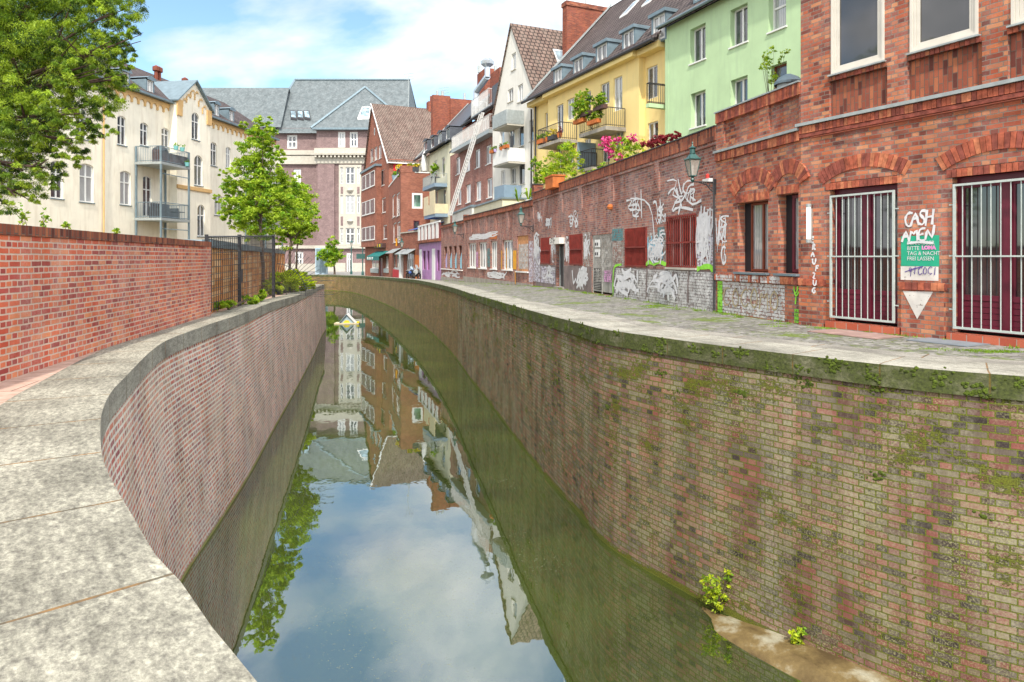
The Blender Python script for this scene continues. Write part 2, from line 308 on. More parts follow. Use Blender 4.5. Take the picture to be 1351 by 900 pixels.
# ---------------------------------------------------------------- objects
def tag(o, label=None, cat=None, group=None, kind=None):
    if label: o['label'] = label
    if cat: o['category'] = cat
    if group: o['group'] = group
    if kind: o['kind'] = kind
    return o
def empty(name, loc, rz=0, label=None, cat=None, group=None):
    o = bpy.data.objects.new(name, None); col.objects.link(o); o.location = loc; o.rotation_euler = (0, 0, rz)
    o.empty_display_size = .3
    return tag(o, label, cat, group)
ZROOT = set()   # roots whose parts are written in world heights
class MB:
    def __init__(s): s.v = []; s.f = []; s.uv = []; s.mi = []; s.sm = []; s.cuts = []
    def cut(s):
        if len(s.f) > (s.cuts[-1] if s.cuts else 0): s.cuts.append(len(s.f))
    def face(s, pts, mi=0, uv=None, rot=False, smooth=False):
        n = len(s.v); s.v += [tuple(p) for p in pts]; s.f.append(tuple(range(n, n+len(pts))))
        if uv is None:
            a, b, c = Vector(pts[0]), Vector(pts[1]), Vector(pts[2])
            nn = (b-a).cross(c-a)
            if nn.length < 1e-9 and len(pts) > 3: nn = (c-a).cross(Vector(pts[3])-a)
            ax, ay, az = abs(nn.x), abs(nn.y), abs(nn.z)
            if az > ax*1.6 and az > ay*1.6: uv = [(p[0], p[1]) for p in pts]
            elif ay >= ax: uv = [(p[0], p[2]*(1 if az < ay*.3 else math.sqrt(ay*ay+az*az)/max(ay, 1e-6))) for p in pts]
            else: uv = [(p[1], p[2]*(1 if az < ax*.3 else math.sqrt(ax*ax+az*az)/max(ax, 1e-6))) for p in pts]
        if rot: uv = [(q[1], q[0]) for q in uv]
        s.uv.append(uv); s.mi.append(mi); s.sm.append(smooth)
    def box(s, x0, y0, z0, x1, y1, z1, mi=0, rot=False, skip=''):
        if x0 > x1: x0, x1 = x1, x0
        if y0 > y1: y0, y1 = y1, y0
        if z0 > z1: z0, z1 = z1, z0
        q = s.face
        if 'f' not in skip: q([(x0,y0,z0),(x1,y0,z0),(x1,y0,z1),(x0,y0,z1)], mi, None, rot)
        if 'b' not in skip: q([(x1,y1,z0),(x0,y1,z0),(x0,y1,z1),(x1,y1,z1)], mi, None, rot)
        if 'l' not in skip: q([(x0,y1,z0),(x0,y0,z0),(x0,y0,z1),(x0,y1,z1)], mi, None, rot)
        if 'r' not in skip: q([(x1,y0,z0),(x1,y1,z0),(x1,y1,z1),(x1,y0,z1)], mi, None, rot)
        if 't' not in skip: q([(x0,y0,z1),(x1,y0,z1),(x1,y1,z1),(x0,y1,z1)], mi, None, rot)
        if 'd' not in skip: q([(x0,y1,z0),(x1,y1,z0),(x1,y0,z0),(x0,y0,z0)], mi, None, rot)
    def bar(s, a, b, r0, r1=None, n=6, mi=0, cap=True):
        a, b = Vector(a), Vector(b); r1 = r0 if r1 is None else r1
        d = (b-a); L = d.length
        if L < 1e-6: return
        d.normalize(); up = Vector((0,0,1)) if abs(d.z) < .9 else Vector((1,0,0))
        e1 = d.cross(up).normalized(); e2 = e1.cross(d)
        ra = [a+(e1*math.cos(2*math.pi*k/n)+e2*math.sin(2*math.pi*k/n))*r0 for k in range(n)]
        rb = [b+(e1*math.cos(2*math.pi*k/n)+e2*math.sin(2*math.pi*k/n))*r1 for k in range(n)]
        for k in range(n):
            k2 = (k+1) % n
            s.face([ra[k], rb[k], rb[k2], ra[k2]], mi, [(k/n, 0), (k/n, L), ((k+1)/n, L), ((k+1)/n, 0)], smooth=n > 6)
        if cap:
            s.face(ra, mi, [(0,0)]*n); s.face(rb[::-1], mi, [(0,0)]*n)
    def tube(s, pts, r, n=6, mi=0):
        rs = r if isinstance(r, (list, tuple)) else [r]*len(pts)
        for i in range(len(pts)-1): s.bar(pts[i], pts[i+1], rs[i], rs[i+1], n, mi)
    def lathe(s, c, prof, n=12, mi=0):
        for (r0, z0), (r1, z1) in zip(prof, prof[1:]):
            for k in range(n):
                a, b = 2*math.pi*k/n, 2*math.pi*(k+1)/n
                pts = [(c[0]+r0*math.cos(a), c[1]+r0*math.sin(a), c[2]+z0), (c[0]+r0*math.cos(b), c[1]+r0*math.sin(b), c[2]+z0),
                       (c[0]+r1*math.cos(b), c[1]+r1*math.sin(b), c[2]+z1), (c[0]+r1*math.cos(a), c[1]+r1*math.sin(a), c[2]+z1)]
                if r0 < 1e-5: pts = pts[1:]
                elif r1 < 1e-5: pts = pts[:3]
                s.face(pts, mi, [(0,0)]*len(pts), smooth=n > 8)
    def slab(s, pts, th, mi=0, uv=None):
        """polygon thickened downwards"""
        lo = [(p[0], p[1], p[2]-th) for p in pts]
        s.face(pts, mi, uv); s.face(lo[::-1], mi)
        for i in range(len(pts)):
            j = (i+1) % len(pts); s.face([pts[i], lo[i], lo[j], pts[j]], mi)
    def build(s, name, mats, parent=None, **kw):
        if not isinstance(mats, (list, tuple)): mats = [mats]
        if s.cuts:
            s.cut(); lo = 0; o = None
            for hi in s.cuts:
                q = MB()
                for i in range(lo, hi): q.face([s.v[k] for k in s.f[i]], s.mi[i], s.uv[i], False, s.sm[i])
                o = q.build(name, mats, parent, **kw); lo = hi
            return o
        me = bpy.data.meshes.new(name); me.from_pydata(s.v, [], s.f)
        for m in mats: me.materials.append(M[m] if isinstance(m, str) else m)
        ul = me.uv_layers.new(name='UVMap')
        flat = np.array([c for uv in s.uv for q in uv for c in q], dtype=np.float32); ul.data.foreach_set('uv', flat)
        me.polygons.foreach_set('material_index', s.mi); me.polygons.foreach_set('use_smooth', s.sm)
        me.update()
        o = bpy.data.objects.new(name, me); col.objects.link(o)
        if parent is not None:
            o.parent = parent
            if parent.name in ZROOT: o.location.z = -parent.location.z
        tag(o, **kw); return o
class Fac:
    """A house front in plan from A (left as seen) to B; local x along it, y into the house."""
    def __init__(s, A, B, z0, name=None, label=None, cat=None, group=None):
        s.A, s.B = Vector(A), Vector(B); s.L = (s.B-s.A).length; s.u = (s.B-s.A)/s.L; s.v = Vector((-s.u.y, s.u.x)); s.z0 = z0
        s.root = empty(name, (A[0], A[1], z0), math.atan2(s.u.y, s.u.x), label, cat, group) if name else None
        if name: ZROOT.add(s.root.name)
    def x(s, px, off=0):
        k = (px-CX)/F
        return (s.A.x+s.v.x*off-k*(s.A.y+s.v.y*off))/(k*s.u.y-s.u.x)
    def d(s, px, off=0): return s.A.y+s.u.y*s.x(px, off)+s.v.y*off
    def z(s, px, py, off=0): return EYE+(HZ-py)/F*s.d(px, off)
    def wp(s, x, y, z): return Vector((s.A.x+s.u.x*x+s.v.x*y, s.A.y+s.u.y*x+s.v.y*y, z))
def clip(poly, outline):
    """clip (x,z) polygon by a convex counter-clockwise outline"""
    out = poly
    for i in range(len(outline)):
        a, b = outline[i], outline[(i+1) % len(outline)]
        nx, nz = -(b[1]-a[1]), b[0]-a[0]
        side = lambda p: (p[0]-a[0])*nx+(p[1]-a[1])*nz
        inp, out = out, []
        for j in range(len(inp)):
            p, q = inp[j], inp[(j+1) % len(inp)]; sp_, sq = side(p), side(q)
            if sp_ >= -1e-9: out.append(p)
            if (sp_ > 1e-9 and sq < -1e-9) or (sp_ < -1e-9 and sq > 1e-9):
                t = sp_/(sp_-sq); out.append((p[0]+(q[0]-p[0])*t, p[1]+(q[1]-p[1])*t))
        if len(out) < 3: return []
    return out
def arcpts(x0, x1, zs, rise, n=10):
    c = (x1-x0)/2; R = (c*c+rise*rise)/(2*rise); zc_ = zs+rise-R; xm = (x0+x1)/2; a = math.asin(min(1, c/R))
    return [(xm+R*math.sin(-a+2*a*i/n), zc_+R*math.cos(-a+2*a*i/n)) for i in range(n+1)]
def wall(mb, outline, holes, y=0, mi=0, rot=False, rmi=None):
    """front face with openings; a hole is (x0,z0,x1,z1,depth,closed,rise)"""
    hs = [tuple(h)+(.12, False, 0)[len(h)-4:] for h in holes]
    rmi = mi if rmi is None else rmi
    xs = sorted({round(p[0], 4) for p in outline} | {round(v_, 4) for h in hs for v_ in (h[0], h[2])})
    zs = sorted({round(p[1], 4) for p in outline} | {round(v_, 4) for h in hs for v_ in (h[1], h[3])})
    for xa, xb in zip(xs, xs[1:]):
        for za, zb in zip(zs, zs[1:]):
            cx, cz = (xa+xb)/2, (za+zb)/2
            if any(h[0] < cx < h[2] and h[1] < cz < h[3] for h in hs): continue
            c = clip([(xa, za), (xb, za), (xb, zb), (xa, zb)], outline)
            if len(c) >= 3: mb.face([(p[0], y, p[1]) for p in c], mi, None, rot)
    for x0, z0, x1, z1, dp, closed, rise in hs:
        yb = y+dp
        zt = z1-rise
        mb.face([(x0,y,z0),(x0,yb,z0),(x0,yb,zt),(x0,y,zt)][::-1], rmi); mb.face([(x1,y,z0),(x1,yb,z0),(x1,yb,zt),(x1,y,zt)], rmi)
        mb.face([(x0,y,z0),(x1,y,z0),(x1,yb,z0),(x0,yb,z0)], rmi)
        if rise:
            ap = arcpts(x0, x1, zt, rise)
            for p, q in zip(ap, ap[1:]):
                mb.face([(p[0],y,p[1]),(q[0],y,q[1]),(q[0],y,z1),(p[0],y,z1)], mi)
                mb.face([(p[0],y,p[1]),(p[0],yb,p[1]),(q[0],yb,q[1]),(q[0],y,q[1])], rmi)
        else: mb.face([(x0,y,z1),(x0,yb,z1),(x1,yb,z1),(x1,y,z1)], rmi)
        if closed: mb.face([(x0,yb,z0),(x1,yb,z0),(x1,yb,z1),(x0,yb,z1)], mi)
def window(par, x0, z0, x1, z1, y=.1, fm='frame', pm='glass', nx=2, tr=(), fw=.06, mw=.045, sill='stone', rise=0, name='window', sd=.06, bars=(), yb=0):
    mb = MB(); zt = z1-rise
    mb.box(x0, y, z0, x0+fw, y+.06, zt); mb.box(x1-fw, y, z0, x1, y+.06, zt); mb.box(x0+fw, y, z0, x1-fw, y+.06, z0+fw)
    if rise:
        ap = arcpts(x0, x1, zt, rise, 8)
        for p, q in zip(ap, ap[1:]):
            mb.face([(p[0],y,p[1]-fw),(q[0],y,q[1]-fw),(q[0],y,q[1]),(p[0],y,p[1])])
            mb.face([(p[0],y,p[1]-fw),(p[0],y+.06,p[1]-fw),(q[0],y+.06,q[1]-fw),(q[0],y,q[1]-fw)])
    else: mb.box(x0+fw, y, z1-fw, x1-fw, y+.06, z1)
    for i in range(1, nx):
        xm = x0+(x1-x0)*i/nx; mb.box(xm-mw, y-.006, z0+fw, xm+mw, y+.05, z1-fw)
    for t in tr:
        zm = z0+(z1-z0)*t; mb.box(x0+fw, y-.003, zm-mw*.8, x1-fw, y+.052, zm+mw*.8)
    for t in bars:
        zm = z0+(z1-z0)*t; mb.box(x0+fw, y+.01, zm-.012, x1-fw, y+.045, zm+.012)
    o = mb.build(name, fm, par)
    child = o if par.parent is None else par
    pb = MB()
    if rise: pb.face([(x0,y+.035,z0),(x1,y+.035,z0)]+[(p[0], y+.035, p[1]) for p in arcpts(x0, x1, zt, rise, 8)[::-1]])
    else: pb.face([(x0+.01,y+.035,z0+.01),(x1-.01,y+.035,z0+.01),(x1-.01,y+.035,z1-.01),(x0+.01,y+.035,z1-.01)])
    pb.build('pane', pm, child)
    if sill:
        sb = MB(); sb.box(x0-.06, yb-sd, z0-.06, x1+.06, y+.02, z0-.002); sb.build('sill', sill, child)
    return o
def wrow(f, cols, py0, py1, refpx, **kw):
    """windows in one storey: height read at refpx, sides from each (left,right)"""
    za, zb = f.z(refpx, py1), f.z(refpx, py0)
    return [(f.x(a), za, f.x(b), zb) for a, b in cols]
def rail(mb, pts, z, h, sp=.12, r=.012, posts=1.2):
    for (a, b) in zip(pts, pts[1:]):
        a, b = Vector(a), Vector(b); L = (b-a).length
        mb.bar((a.x,a.y,z+h), (b.x,b.y,z+h), r*2, n=4); mb.bar((a.x,a.y,z+.08), (b.x,b.y,z+.08), r*1.4, n=4)
        k = max(1, int(L/sp))
        for i in range(k+1):
            p = a.lerp(b, i/k); rr = r*2 if i in (0, k) else r
            mb.bar((p.x,p.y,z), (p.x,p.y,z+h), rr, n=4, cap=False)
def balcony(par, x0, x1, dep, z, h=1., style='bars', slab='concrete', rm='iron', th=.16, y0=0, panel=None):
    mb = MB(); mb.box(x0, y0-dep, z-th, x1, y0-.003, z); o = mb.build('balcony', slab, par)
    child = o
    if style == 'bars':
        r = MB(); rail(r, [(x0+.04,y0-.04),(x0+.04,y0-dep+.04),(x1-.04,y0-dep+.04),(x1-.04,y0-.04)], z, h); r.build('railing', rm, child)
    elif style == 'solid':
        r = MB(); r.box(x0, y0-dep-.05, z-.04, x1, y0-dep, z+h); r.box(x0, y0-dep, z-.04, x0+.05, y0-.01, z+h); r.box(x1-.05, y0-dep, z-.04, x1, y0-.01, z+h); r.build('parapet', rm, child)
    elif style == 'ribbed':
        r = MB(); n = int((x1-x0)/.11)
        for i in range(n):
            xa = x0+(x1-x0)*i/n; r.box(xa, y0-dep-.05-(.025 if i % 2 else 0), z-.04, xa+(x1-x0)/n, y0-dep, z+h)
        n = int(dep/.11)
        for i in range(n):
            ya = y0-dep+dep*i/n
            for xx, sgn in ((x0, -1), (x1, 1)): r.box(xx-(.05 if sgn > 0 else .025*(i % 2)), ya, z-.04, xx+(.05 if sgn < 0 else .025*(i % 2)), ya+dep/n-.002, z+h)
        r.build('parapet', rm, child)
    return o
def text(s, size, name, mat, par, x, y, z, bold=0, sx=1, depth=.004):
    c = bpy.data.curves.new(name, 'FONT'); c.body = s; c.size = size; c.extrude = depth; c.offset = bold; c.resolution_u = 2
    t = bpy.data.objects.new(name, c); col.objects.link(t)
    dg = bpy.context.evaluated_depsgraph_get(); me = bpy.data.meshes.new_from_object(t.evaluated_get(dg))
    bpy.data.objects.remove(t); me.materials.clear(); me.materials.append(M[mat])
    R = Matrix.Translation((x, y, z)) @ Matrix.Rotation(math.pi/2, 4, 'X') @ Matrix.Diagonal((sx, 1, 1, 1))
    me.transform(R)
    o = bpy.data.objects.new(name, me); col.objects.link(o); o.parent = par
    if par.name in ZROOT: o.location.z = -par.location.z
    return o
STROKE = {  # letter strokes in a unit box
 'C': [[(1,.85),(.6,1),(.15,.8),(0,.4),(.25,.05),(.7,0),(1,.2)]], 'A': [[(0,0),(.5,1),(1,0)],[(.2,.4),(.85,.45)]], 'S': [[(.95,.9),(.4,1),(.1,.75),(.5,.5),(.9,.3),(.5,0),(0,.12)]],
 'H': [[(.05,0),(.1,1)],[(.9,0),(.95,1.1)],[(.05,.5),(.95,.55)]], 'M': [[(0,0),(.15,1),(.5,.4),(.85,1.05),(1,0)]], 'E': [[(.95,.95),(.1,1),(0,0),(1,.05)],[(.05,.5),(.8,.55)]],
 'N': [[(0,0),(.1,1),(.85,0),(1,1.15)]], 'O': [[(.5,1),(.1,.7),(.05,.3),(.5,0),(.9,.3),(.9,.75),(.5,1)]], 'R': [[(.05,0),(.1,1),(.7,.95),(.85,.7),(.15,.5),(.95,0)]],
 'U': [[(0,1),(.05,.3),(.45,0),(.85,.25),(.95,1)]], 'F': [[(.05,0),(.1,1),(.95,1)],[(.1,.55),(.75,.6)]], 'Z': [[(0,.95),(.95,1),(.05,.05),(1,0)]], 'G': [[(.95,.85),(.5,1),(.1,.7),(.05,.25),(.5,0),(.95,.2),(.95,.5),(.55,.5)]],
 'P': [[(.05,0),(.1,1),(.75,.95),(.85,.65),(.1,.5)]], 'L': [[(.1,1),(0,.05),(.9,0)]], 'D': [[(.05,0),(.1,1),(.7,.85),(.95,.45),(.6,.05),(.05,0)]], 'Y': [[(0,1),(.45,.5),(.95,1)],[(.45,.5),(.4,-.2)]], 'I': [[(.4,0),(.5,1)]],
 'T': [[(0,1),(1,1)],[(.5,1),(.45,0)]], 'K': [[(.05,0),(.1,1)],[(.95,1),(.1,.45),(1,0)]], 'W': [[(0,1),(.25,0),(.5,.7),(.75,0),(1,1.1)]], '4': [[(.4,1),(0,.4),(1,.5)],[(.7,.9),(.6,-.2)]], '~': [[(0,.3),(.3,.6),(.7,.4),(1,.9)]] }
class Paint:
    def __init__(s): s.mb = MB(); s.k = 0
    def stroke(s, pts, w, y, mi=0):
        """ribbon on the wall plane; pts (x,z)"""
        s.k += 1; yy = y-.004-.0004*(s.k % 40)
        P_ = [Vector(p) for p in pts]; q = []
        for i in range(len(P_)-1):     # soften the corners
            for t in (0, .5): q.append(P_[i].lerp(P_[i+1], t))
        q.append(P_[-1])
        q = [q[0]]+[(q[i-1]+q[i]*2+q[i+1])/4 for i in range(1, len(q)-1)]+[q[-1]]
        L = []; R = []
        for i, p in enumerate(q):
            t = (q[min(i+1, len(q)-1)]-q[max(i-1, 0)])
            if t.length < 1e-6: t = Vector((1, 0))
            t.normalize(); n = Vector((-t.y, t.x))*w*.62*random.uniform(.6, 1.3)
            L.append(p+n); R.append(p-n)
        for i in range(len(q)-1):
            s.mb.face([(R[i].x,yy,R[i].y),(R[i+1].x,yy,R[i+1].y),(L[i+1].x,yy,L[i+1].y),(L[i].x,yy,L[i].y)], mi)
    def word(s, w_, x, z, cw, ch, w, y, mi=0, slant=.15, jit=.12, step=None):
        for i, ch_ in enumerate(w_):
            if ch_ == ' ': continue
            ox = x+i*(step or cw*1.1); oz = z+random.uniform(-jit, jit)*ch
            for st in STROKE.get(ch_, STROKE['O']):
                s.stroke([(ox+(p[0]+random.uniform(-.05,.05)+p[1]*slant)*cw, oz+(p[1]+random.uniform(-.05,.05))*ch) for p in st], w, y, mi)
        if len(w_) < 3 or jit == 0: s.mb.cut()
    def _x(s): pass
    def scrawl(s, x0, z0, x1, z1, n, w, y, mi=0):
        s.mb.cut()
        for i in range(n):
            k = random.choice('CASHMENORUGPDYZW4')
            cw = (x1-x0)*random.uniform(.22, .5); ch = (z1-z0)*random.uniform(.3, .6)
            s.word(k, random.uniform(x0, max(x0, x1-cw*1.15)), random.uniform(z0, z1-ch), cw, ch, w*random.uniform(.7, 1.3), y, mi, random.uniform(-.2, .35), 0)
        s.mb.cut()
def foliage(name, clumps, n, size, mats, parent=None, seed=1, aspect=.45, droop=0, sub=26, spread=.3, up=.5, mw=(.34,.4,.26), root=None, **kw):
    """leaf-sized faces gathered in twigs spread through each clump (world coordinates)"""
    rng = np.random.RandomState(seed)
    C = np.array([c[:3] for c in clumps], float); R = np.array([c[3:6] for c in clumps], float)
    wts = (R[:, 0]*R[:, 2]); wts = wts/wts.sum()
    ci = rng.choice(len(clumps), sub*len(clumps), p=wts)
    dirs = rng.normal(size=(len(ci), 3)); dirs /= np.linalg.norm(dirs, axis=1)[:, None]
    rad = rng.uniform(.25, 1.12, len(ci))**.6
    SC = C[ci]+dirs*R[ci]*rad[:, None]; SR = R[ci].mean(axis=1)*spread*rng.uniform(.5, 1.4, len(ci)); SM = rng.choice(3, len(ci), p=mw)
    li = rng.randint(0, len(SC), n)
    off = rng.normal(size=(n, 3)); off /= np.linalg.norm(off, axis=1)[:, None]; off *= (rng.uniform(0, 1, n)**.6)[:, None]
    off[:, 2] *= .6
    pos = SC[li]+off*SR[li][:, None]
    if droop: pos[:, 2] -= droop*np.linalg.norm(off[:, :2]*SR[li][:, None], axis=1)
    a = off+rng.normal(size=(n, 3))*.6; a[:, 2] -= droop
    a /= np.linalg.norm(a, axis=1)[:, None]
    nrm = rng.normal(size=(n, 3)); nrm[:, 2] += up*2
    b = np.cross(a, nrm); b /= (np.linalg.norm(b, axis=1)[:, None]+1e-9)
    s = size*rng.uniform(.6, 1.35, n)[:, None]
    A = a*s; B = b*s*aspect
    V = np.stack([pos-A*.9, pos+B-A*.1, pos+A, pos-B-A*.1], axis=1).reshape(-1, 3)
    if parent is not None:
        rt = root or parent; V = V-np.array(rt.location)
        if rt.rotation_euler.z:
            c_, s_ = math.cos(-rt.rotation_euler.z), math.sin(-rt.rotation_euler.z)
            V = np.stack([V[:, 0]*c_-V[:, 1]*s_, V[:, 0]*s_+V[:, 1]*c_, V[:, 2]], axis=1)
    me = bpy.data.meshes.new(name); me.vertices.add(4*n); me.vertices.foreach_set('co', V.ravel())
    me.loops.add(4*n); me.loops.foreach_set('vertex_index', np.arange(4*n)); me.polygons.add(n); me.polygons.foreach_set('loop_start', np.arange(n)*4); me.polygons.foreach_set('loop_total', np.full(n, 4))
    for m in mats: me.materials.append(M[m])
    mi = np.where(rng.uniform(size=n) < .75, SM[li], rng.randint(0, 3, n)) % len(mats)
    me.polygons.foreach_set('material_index', mi.astype(np.int32)); me.update(); me.validate()
    o = bpy.data.objects.new(name, me); col.objects.link(o)
    if parent is not None: o.parent = parent
    tag(o, **kw); return o
def catmull(pts, step=.25):
    out = []
    for i in range(len(pts)-1):
        p0, p1, p2, p3 = pts[max(i-1, 0)], pts[i], pts[i+1], pts[min(i+2, len(pts)-1)]
        n = max(2, min(40, int((Vector(p2)-Vector(p1)).length/step)))
        for k in range(n):
            t = k/n
            out.append(tuple(.5*(2*b+(c-a)*t+(2*a-5*b+4*c-d)*t*t+(-a+3*b-3*c+d)*t**3) for a, b, c, d in zip(p0, p1, p2, p3)))
    out.append(pts[-1]); return out
# ---------------------------------------------------------------- canal
Rpx = [(1351,7.76),(1202,8.4),(1100,9.08),(977.7,10.17),(888.8,11.28),(800,12.87),(760,14.6),(720,16.9),(680,20.5),(640,26.5),(620,30.6),(600,37.2),(579,45),(555.5,55.4),(532,66.4),(509,79),(478,98.5),(455,109.5)]
RC = [(25.,1.),(13.,4.6),(9.5,5.95),(7.4,6.95)]+[(X(a, d), d) for a, d in Rpx]+[(-32.,113.),(-45.,114.),(-85.,115.)]
LC = [(4.,-3.),(2.,-1.),(1.05,.15),(.2,1.),(-.35,1.6),(-.81,2.17),(-1.094,2.49),(-1.387,2.85),(-1.62,3.1),(-1.97,3.55),(-2.4,4.1),(-2.8,4.66),(-3.27,5.42),(-3.63,6.05),(-4.03,6.86),(-4.37,7.7),(-5.23,9.9),(-5.72,11.5),(-6.2,14.2),(-6.8,17.4),(-7.7,21.6),(-9.1,28.3),(-11.2,38),(-13.2,46.7),(-14.2,51.6)]
LCend = [(-14.45,52.4),(-15.1,53),(-18,55),(-30,60),(-70,72)]
def offset(pl, w):
    out = []
    for i, p in enumerate(pl):
        t = Vector(pl[min(i+1, len(pl)-1)])-Vector(pl[max(i-1, 0)]); t.normalize()
        ww = w(p[1]) if callable(w) else w
        out.append((p[0]-t.y*ww, p[1]+t.x*ww))
    return out
def canal_wall(pl, zfun, side, wcop, batter, mats, name, label, cop_t=.28, over=.035):
    """pl: front top edge of the coping; side +1: land lies to the left when walking along pl, -1: to the right"""
    root = empty(name, (pl[0][0], pl[0][1], zfun(pl[0][1])), 0, label, 'canal wall'); ZROOT.add(root.name)
    o_ = (root.location.x, root.location.y)
    fr = pl; bk = offset(pl, (lambda d: side*(wcop(d))) if callable(wcop) else side*wcop)
    wf = offset(pl, side*over); wb = offset(pl, side*(over-batter))
    s = 0; top = MB(); wl = MB()
    for i in range(len(pl)-1):
        L = (Vector(fr[i+1])-Vector(fr[i])).length; s2 = s+L
        za, zb = zfun(fr[i][1]), zfun(fr[i+1][1])
        p = lambda q, z: (q[0]-o_[0], q[1]-o_[1], z)
        W_ = (Vector(bk[i])-Vector(fr[i])).length
        ft = [p(fr[i], za), p(fr[i+1], zb), p(bk[i+1], zb), p(bk[i], za)]; uvt = [(s,5),(s2,5),(s2,5+W_),(s,5+W_)]
        ff = [p(fr[i], za-cop_t), p(fr[i+1], zb-cop_t), p(fr[i+1], zb), p(fr[i], za)]; uvf = [(s,2.),(s2,2.),(s2,2+cop_t),(s,2+cop_t)]
        fu = [p(fr[i], za-cop_t), p(wf[i], za-cop_t), p(wf[i+1], zb-cop_t), p(fr[i+1], zb-cop_t)]
        fw = [p(wb[i], WATER-.6), p(wb[i+1], WATER-.6), p(wf[i+1], zb-cop_t), p(wf[i], za-cop_t)]; uvw = [(s, WATER-.6),(s2, WATER-.6),(s2, zb-cop_t),(s, za-cop_t)]
        fb = [p(bk[i], za-.6), p(bk[i+1], zb-.6), p(bk[i+1], zb), p(bk[i], za)]
        for mb, f_, u_, mi in ((top, ft, uvt, 0), (top, ff, uvf, 1), (top, fu, uvt, 1), (top, fb, uvt, 1), (wl, fw, uvw, 1 if len(mats) > 3 and fr[i][1] > 36 else 0)):
            if side < 0: f_, u_ = f_[::-1], u_[::-1]
            mb.face(f_, mi, u_)
        s = s2
    top.build('coping', mats[:2], root); wl.build('wall_face', mats[2:], root)
    return root, bk
RS = catmull(RC, .35); LS = catmull(LC, .2)+catmull([LC[-1]]+LCend, .5)[1:]
lw = lambda d: .88 if d < 6 else max(.68, .88-(d-6)*.04)
rwall, RB = canal_wall(RS, zc, -1, lambda d: 1.0 if d < 60 else .8, .0, ['cop_r', 'cop_rf', 'brick_rq', 'brick_rq2'], 'canal_wall', 'tall mossy purple brown brick canal wall carrying the cobbled street')
lwall, LB = canal_wall(LS, zl, 1, lw, .22, ['cop_l', 'cop_lf', 'brick_lq'], 'canal_wall', 'curving brick canal wall with white joints under the lichen covered coping')
# water, one sheet
mb = MB(); mb.face([(-120,-20,WATER),(40,-20,WATER),(40,130,WATER),(-120,130,WATER)]); mb.build('water', 'water', kind='structure')
# stone footing at the foot of the right wall
def xat(pl, d, first=True):
    for a, b in zip(pl, pl[1:]):
        if (a[1]-d)*(b[1]-d) <= 0 and a[1] != b[1]: return a[0]+(b[0]-a[0])*(d-a[1])/(b[1]-a[1])
    return pl[0][0] if first else pl[-1][0]
wfoot = offset(RS, -.035)
mb = MB(); o_ = rwall.location
seg = [p for p in wfoot if 4.6 < p[1] < 12.2]
fo = []
for i, p in enumerate(seg):
    d = p[1]; w = .68*min(1, max(0, (12.0-d)/2.2))**.8+.05*math.sin(d*5)+.03*math.sin(d*13)
    t = Vector(seg[min(i+1, len(seg)-1)])-Vector(seg[max(i-1, 0)]); t.normalize()
    fo.append((p[0]-t.y*w, p[1]+t.x*w))
N_ = 7
for i in range(len(seg)-1):
    def row(k):
        a, b = seg[k], fo[k]; out = []
        for j in range(N_+1):
            t = j/N_; x_ = a[0]+(b[0]-a[0])*t; y_ = a[1]+(b[1]-a[1])*t
            rise = .10+.05*math.sin(y_*2.3)-.0*t; fade = min(1, max(0, (11.5-y_)/1.6))
            z_ = WATER-.1+(rise+.10)*fade*(1-t**4*.75)+.012*math.sin(x_*17+y_*9)+.05*max(0, 9.9-y_)*.25
            out.append((x_-o_.x, y_-o_.y, z_))
        out.append((b[0]-o_.x+(b[0]-a[0])*.05, b[1]-o_.y+(b[1]-a[1])*.05, WATER-.5)); return out
    r0, r1 = row(i), row(i+1)
    for j in range(N_+1): mb.face([r0[j], r0[j+1], r1[j+1], r1[j]][::-1], smooth=True)
mb.build('footing', 'footing', rwall)
# moss cushions on the face of the right coping and on the joints
def moss_cushions(n, seed, name, parent):
    rng = random.Random(seed); m = MB(); o_ = parent.location
    S = [p for p in RS if 6.5 < p[1] < 34]
    def blob(c, r, nrm):
        nrm = Vector(nrm).normalized(); e1 = nrm.cross(Vector((0,0,1))).normalized(); e2 = Vector((0,0,1)); K = 7
        ring = [c+e1*math.cos(2*math.pi*k/K)*r*rng.uniform(.7,1.3)+e2*math.sin(2*math.pi*k/K)*r*rng.uniform(.5,1.1) for k in range(K)]
        mid = [c+(q-c)*.6+nrm*r*.3*rng.uniform(.7,1.2) for q in ring]; tip = c+nrm*r*.3
        for k in range(K):
            k2 = (k+1) % K; m.face([ring[k], ring[k2], mid[k2], mid[k]], smooth=True); m.face([mid[k], mid[k2], tip], smooth=True)
    for i in range(n):
        k = rng.randrange(1, len(S)-1); p = Vector(S[k]); t = (Vector(S[k+1])-p).normalized(); nrm = (t.y*-1*-1*-1, t.x, 0)
        nrm = (-(t.y)*-1*-1, t.x, 0)
        nv = Vector((-t.y, t.x, 0)); nv = -nv if nv.x > 0 else nv
        z = zc(p[1])-.02-abs(rng.gauss(0, .13)) if rng.random() < .75 else zc(p[1])-.3-rng.random()*1.4
        for q in range(rng.randrange(6, 18)):
            c = Vector((p.x-o_.x+0, p.y-o_.y, z+rng.gauss(0, .035)))+Vector((t.x, t.y, 0))*rng.gauss(0, .07)+nv*.002
            if z < zc(p[1])-.28: c -= nv*.035
            blob(c, rng.uniform(.012, .034), nv)
    m.build(name, 'moss', parent, kind='stuff')
moss_cushions(150, 5, 'moss', rwall)
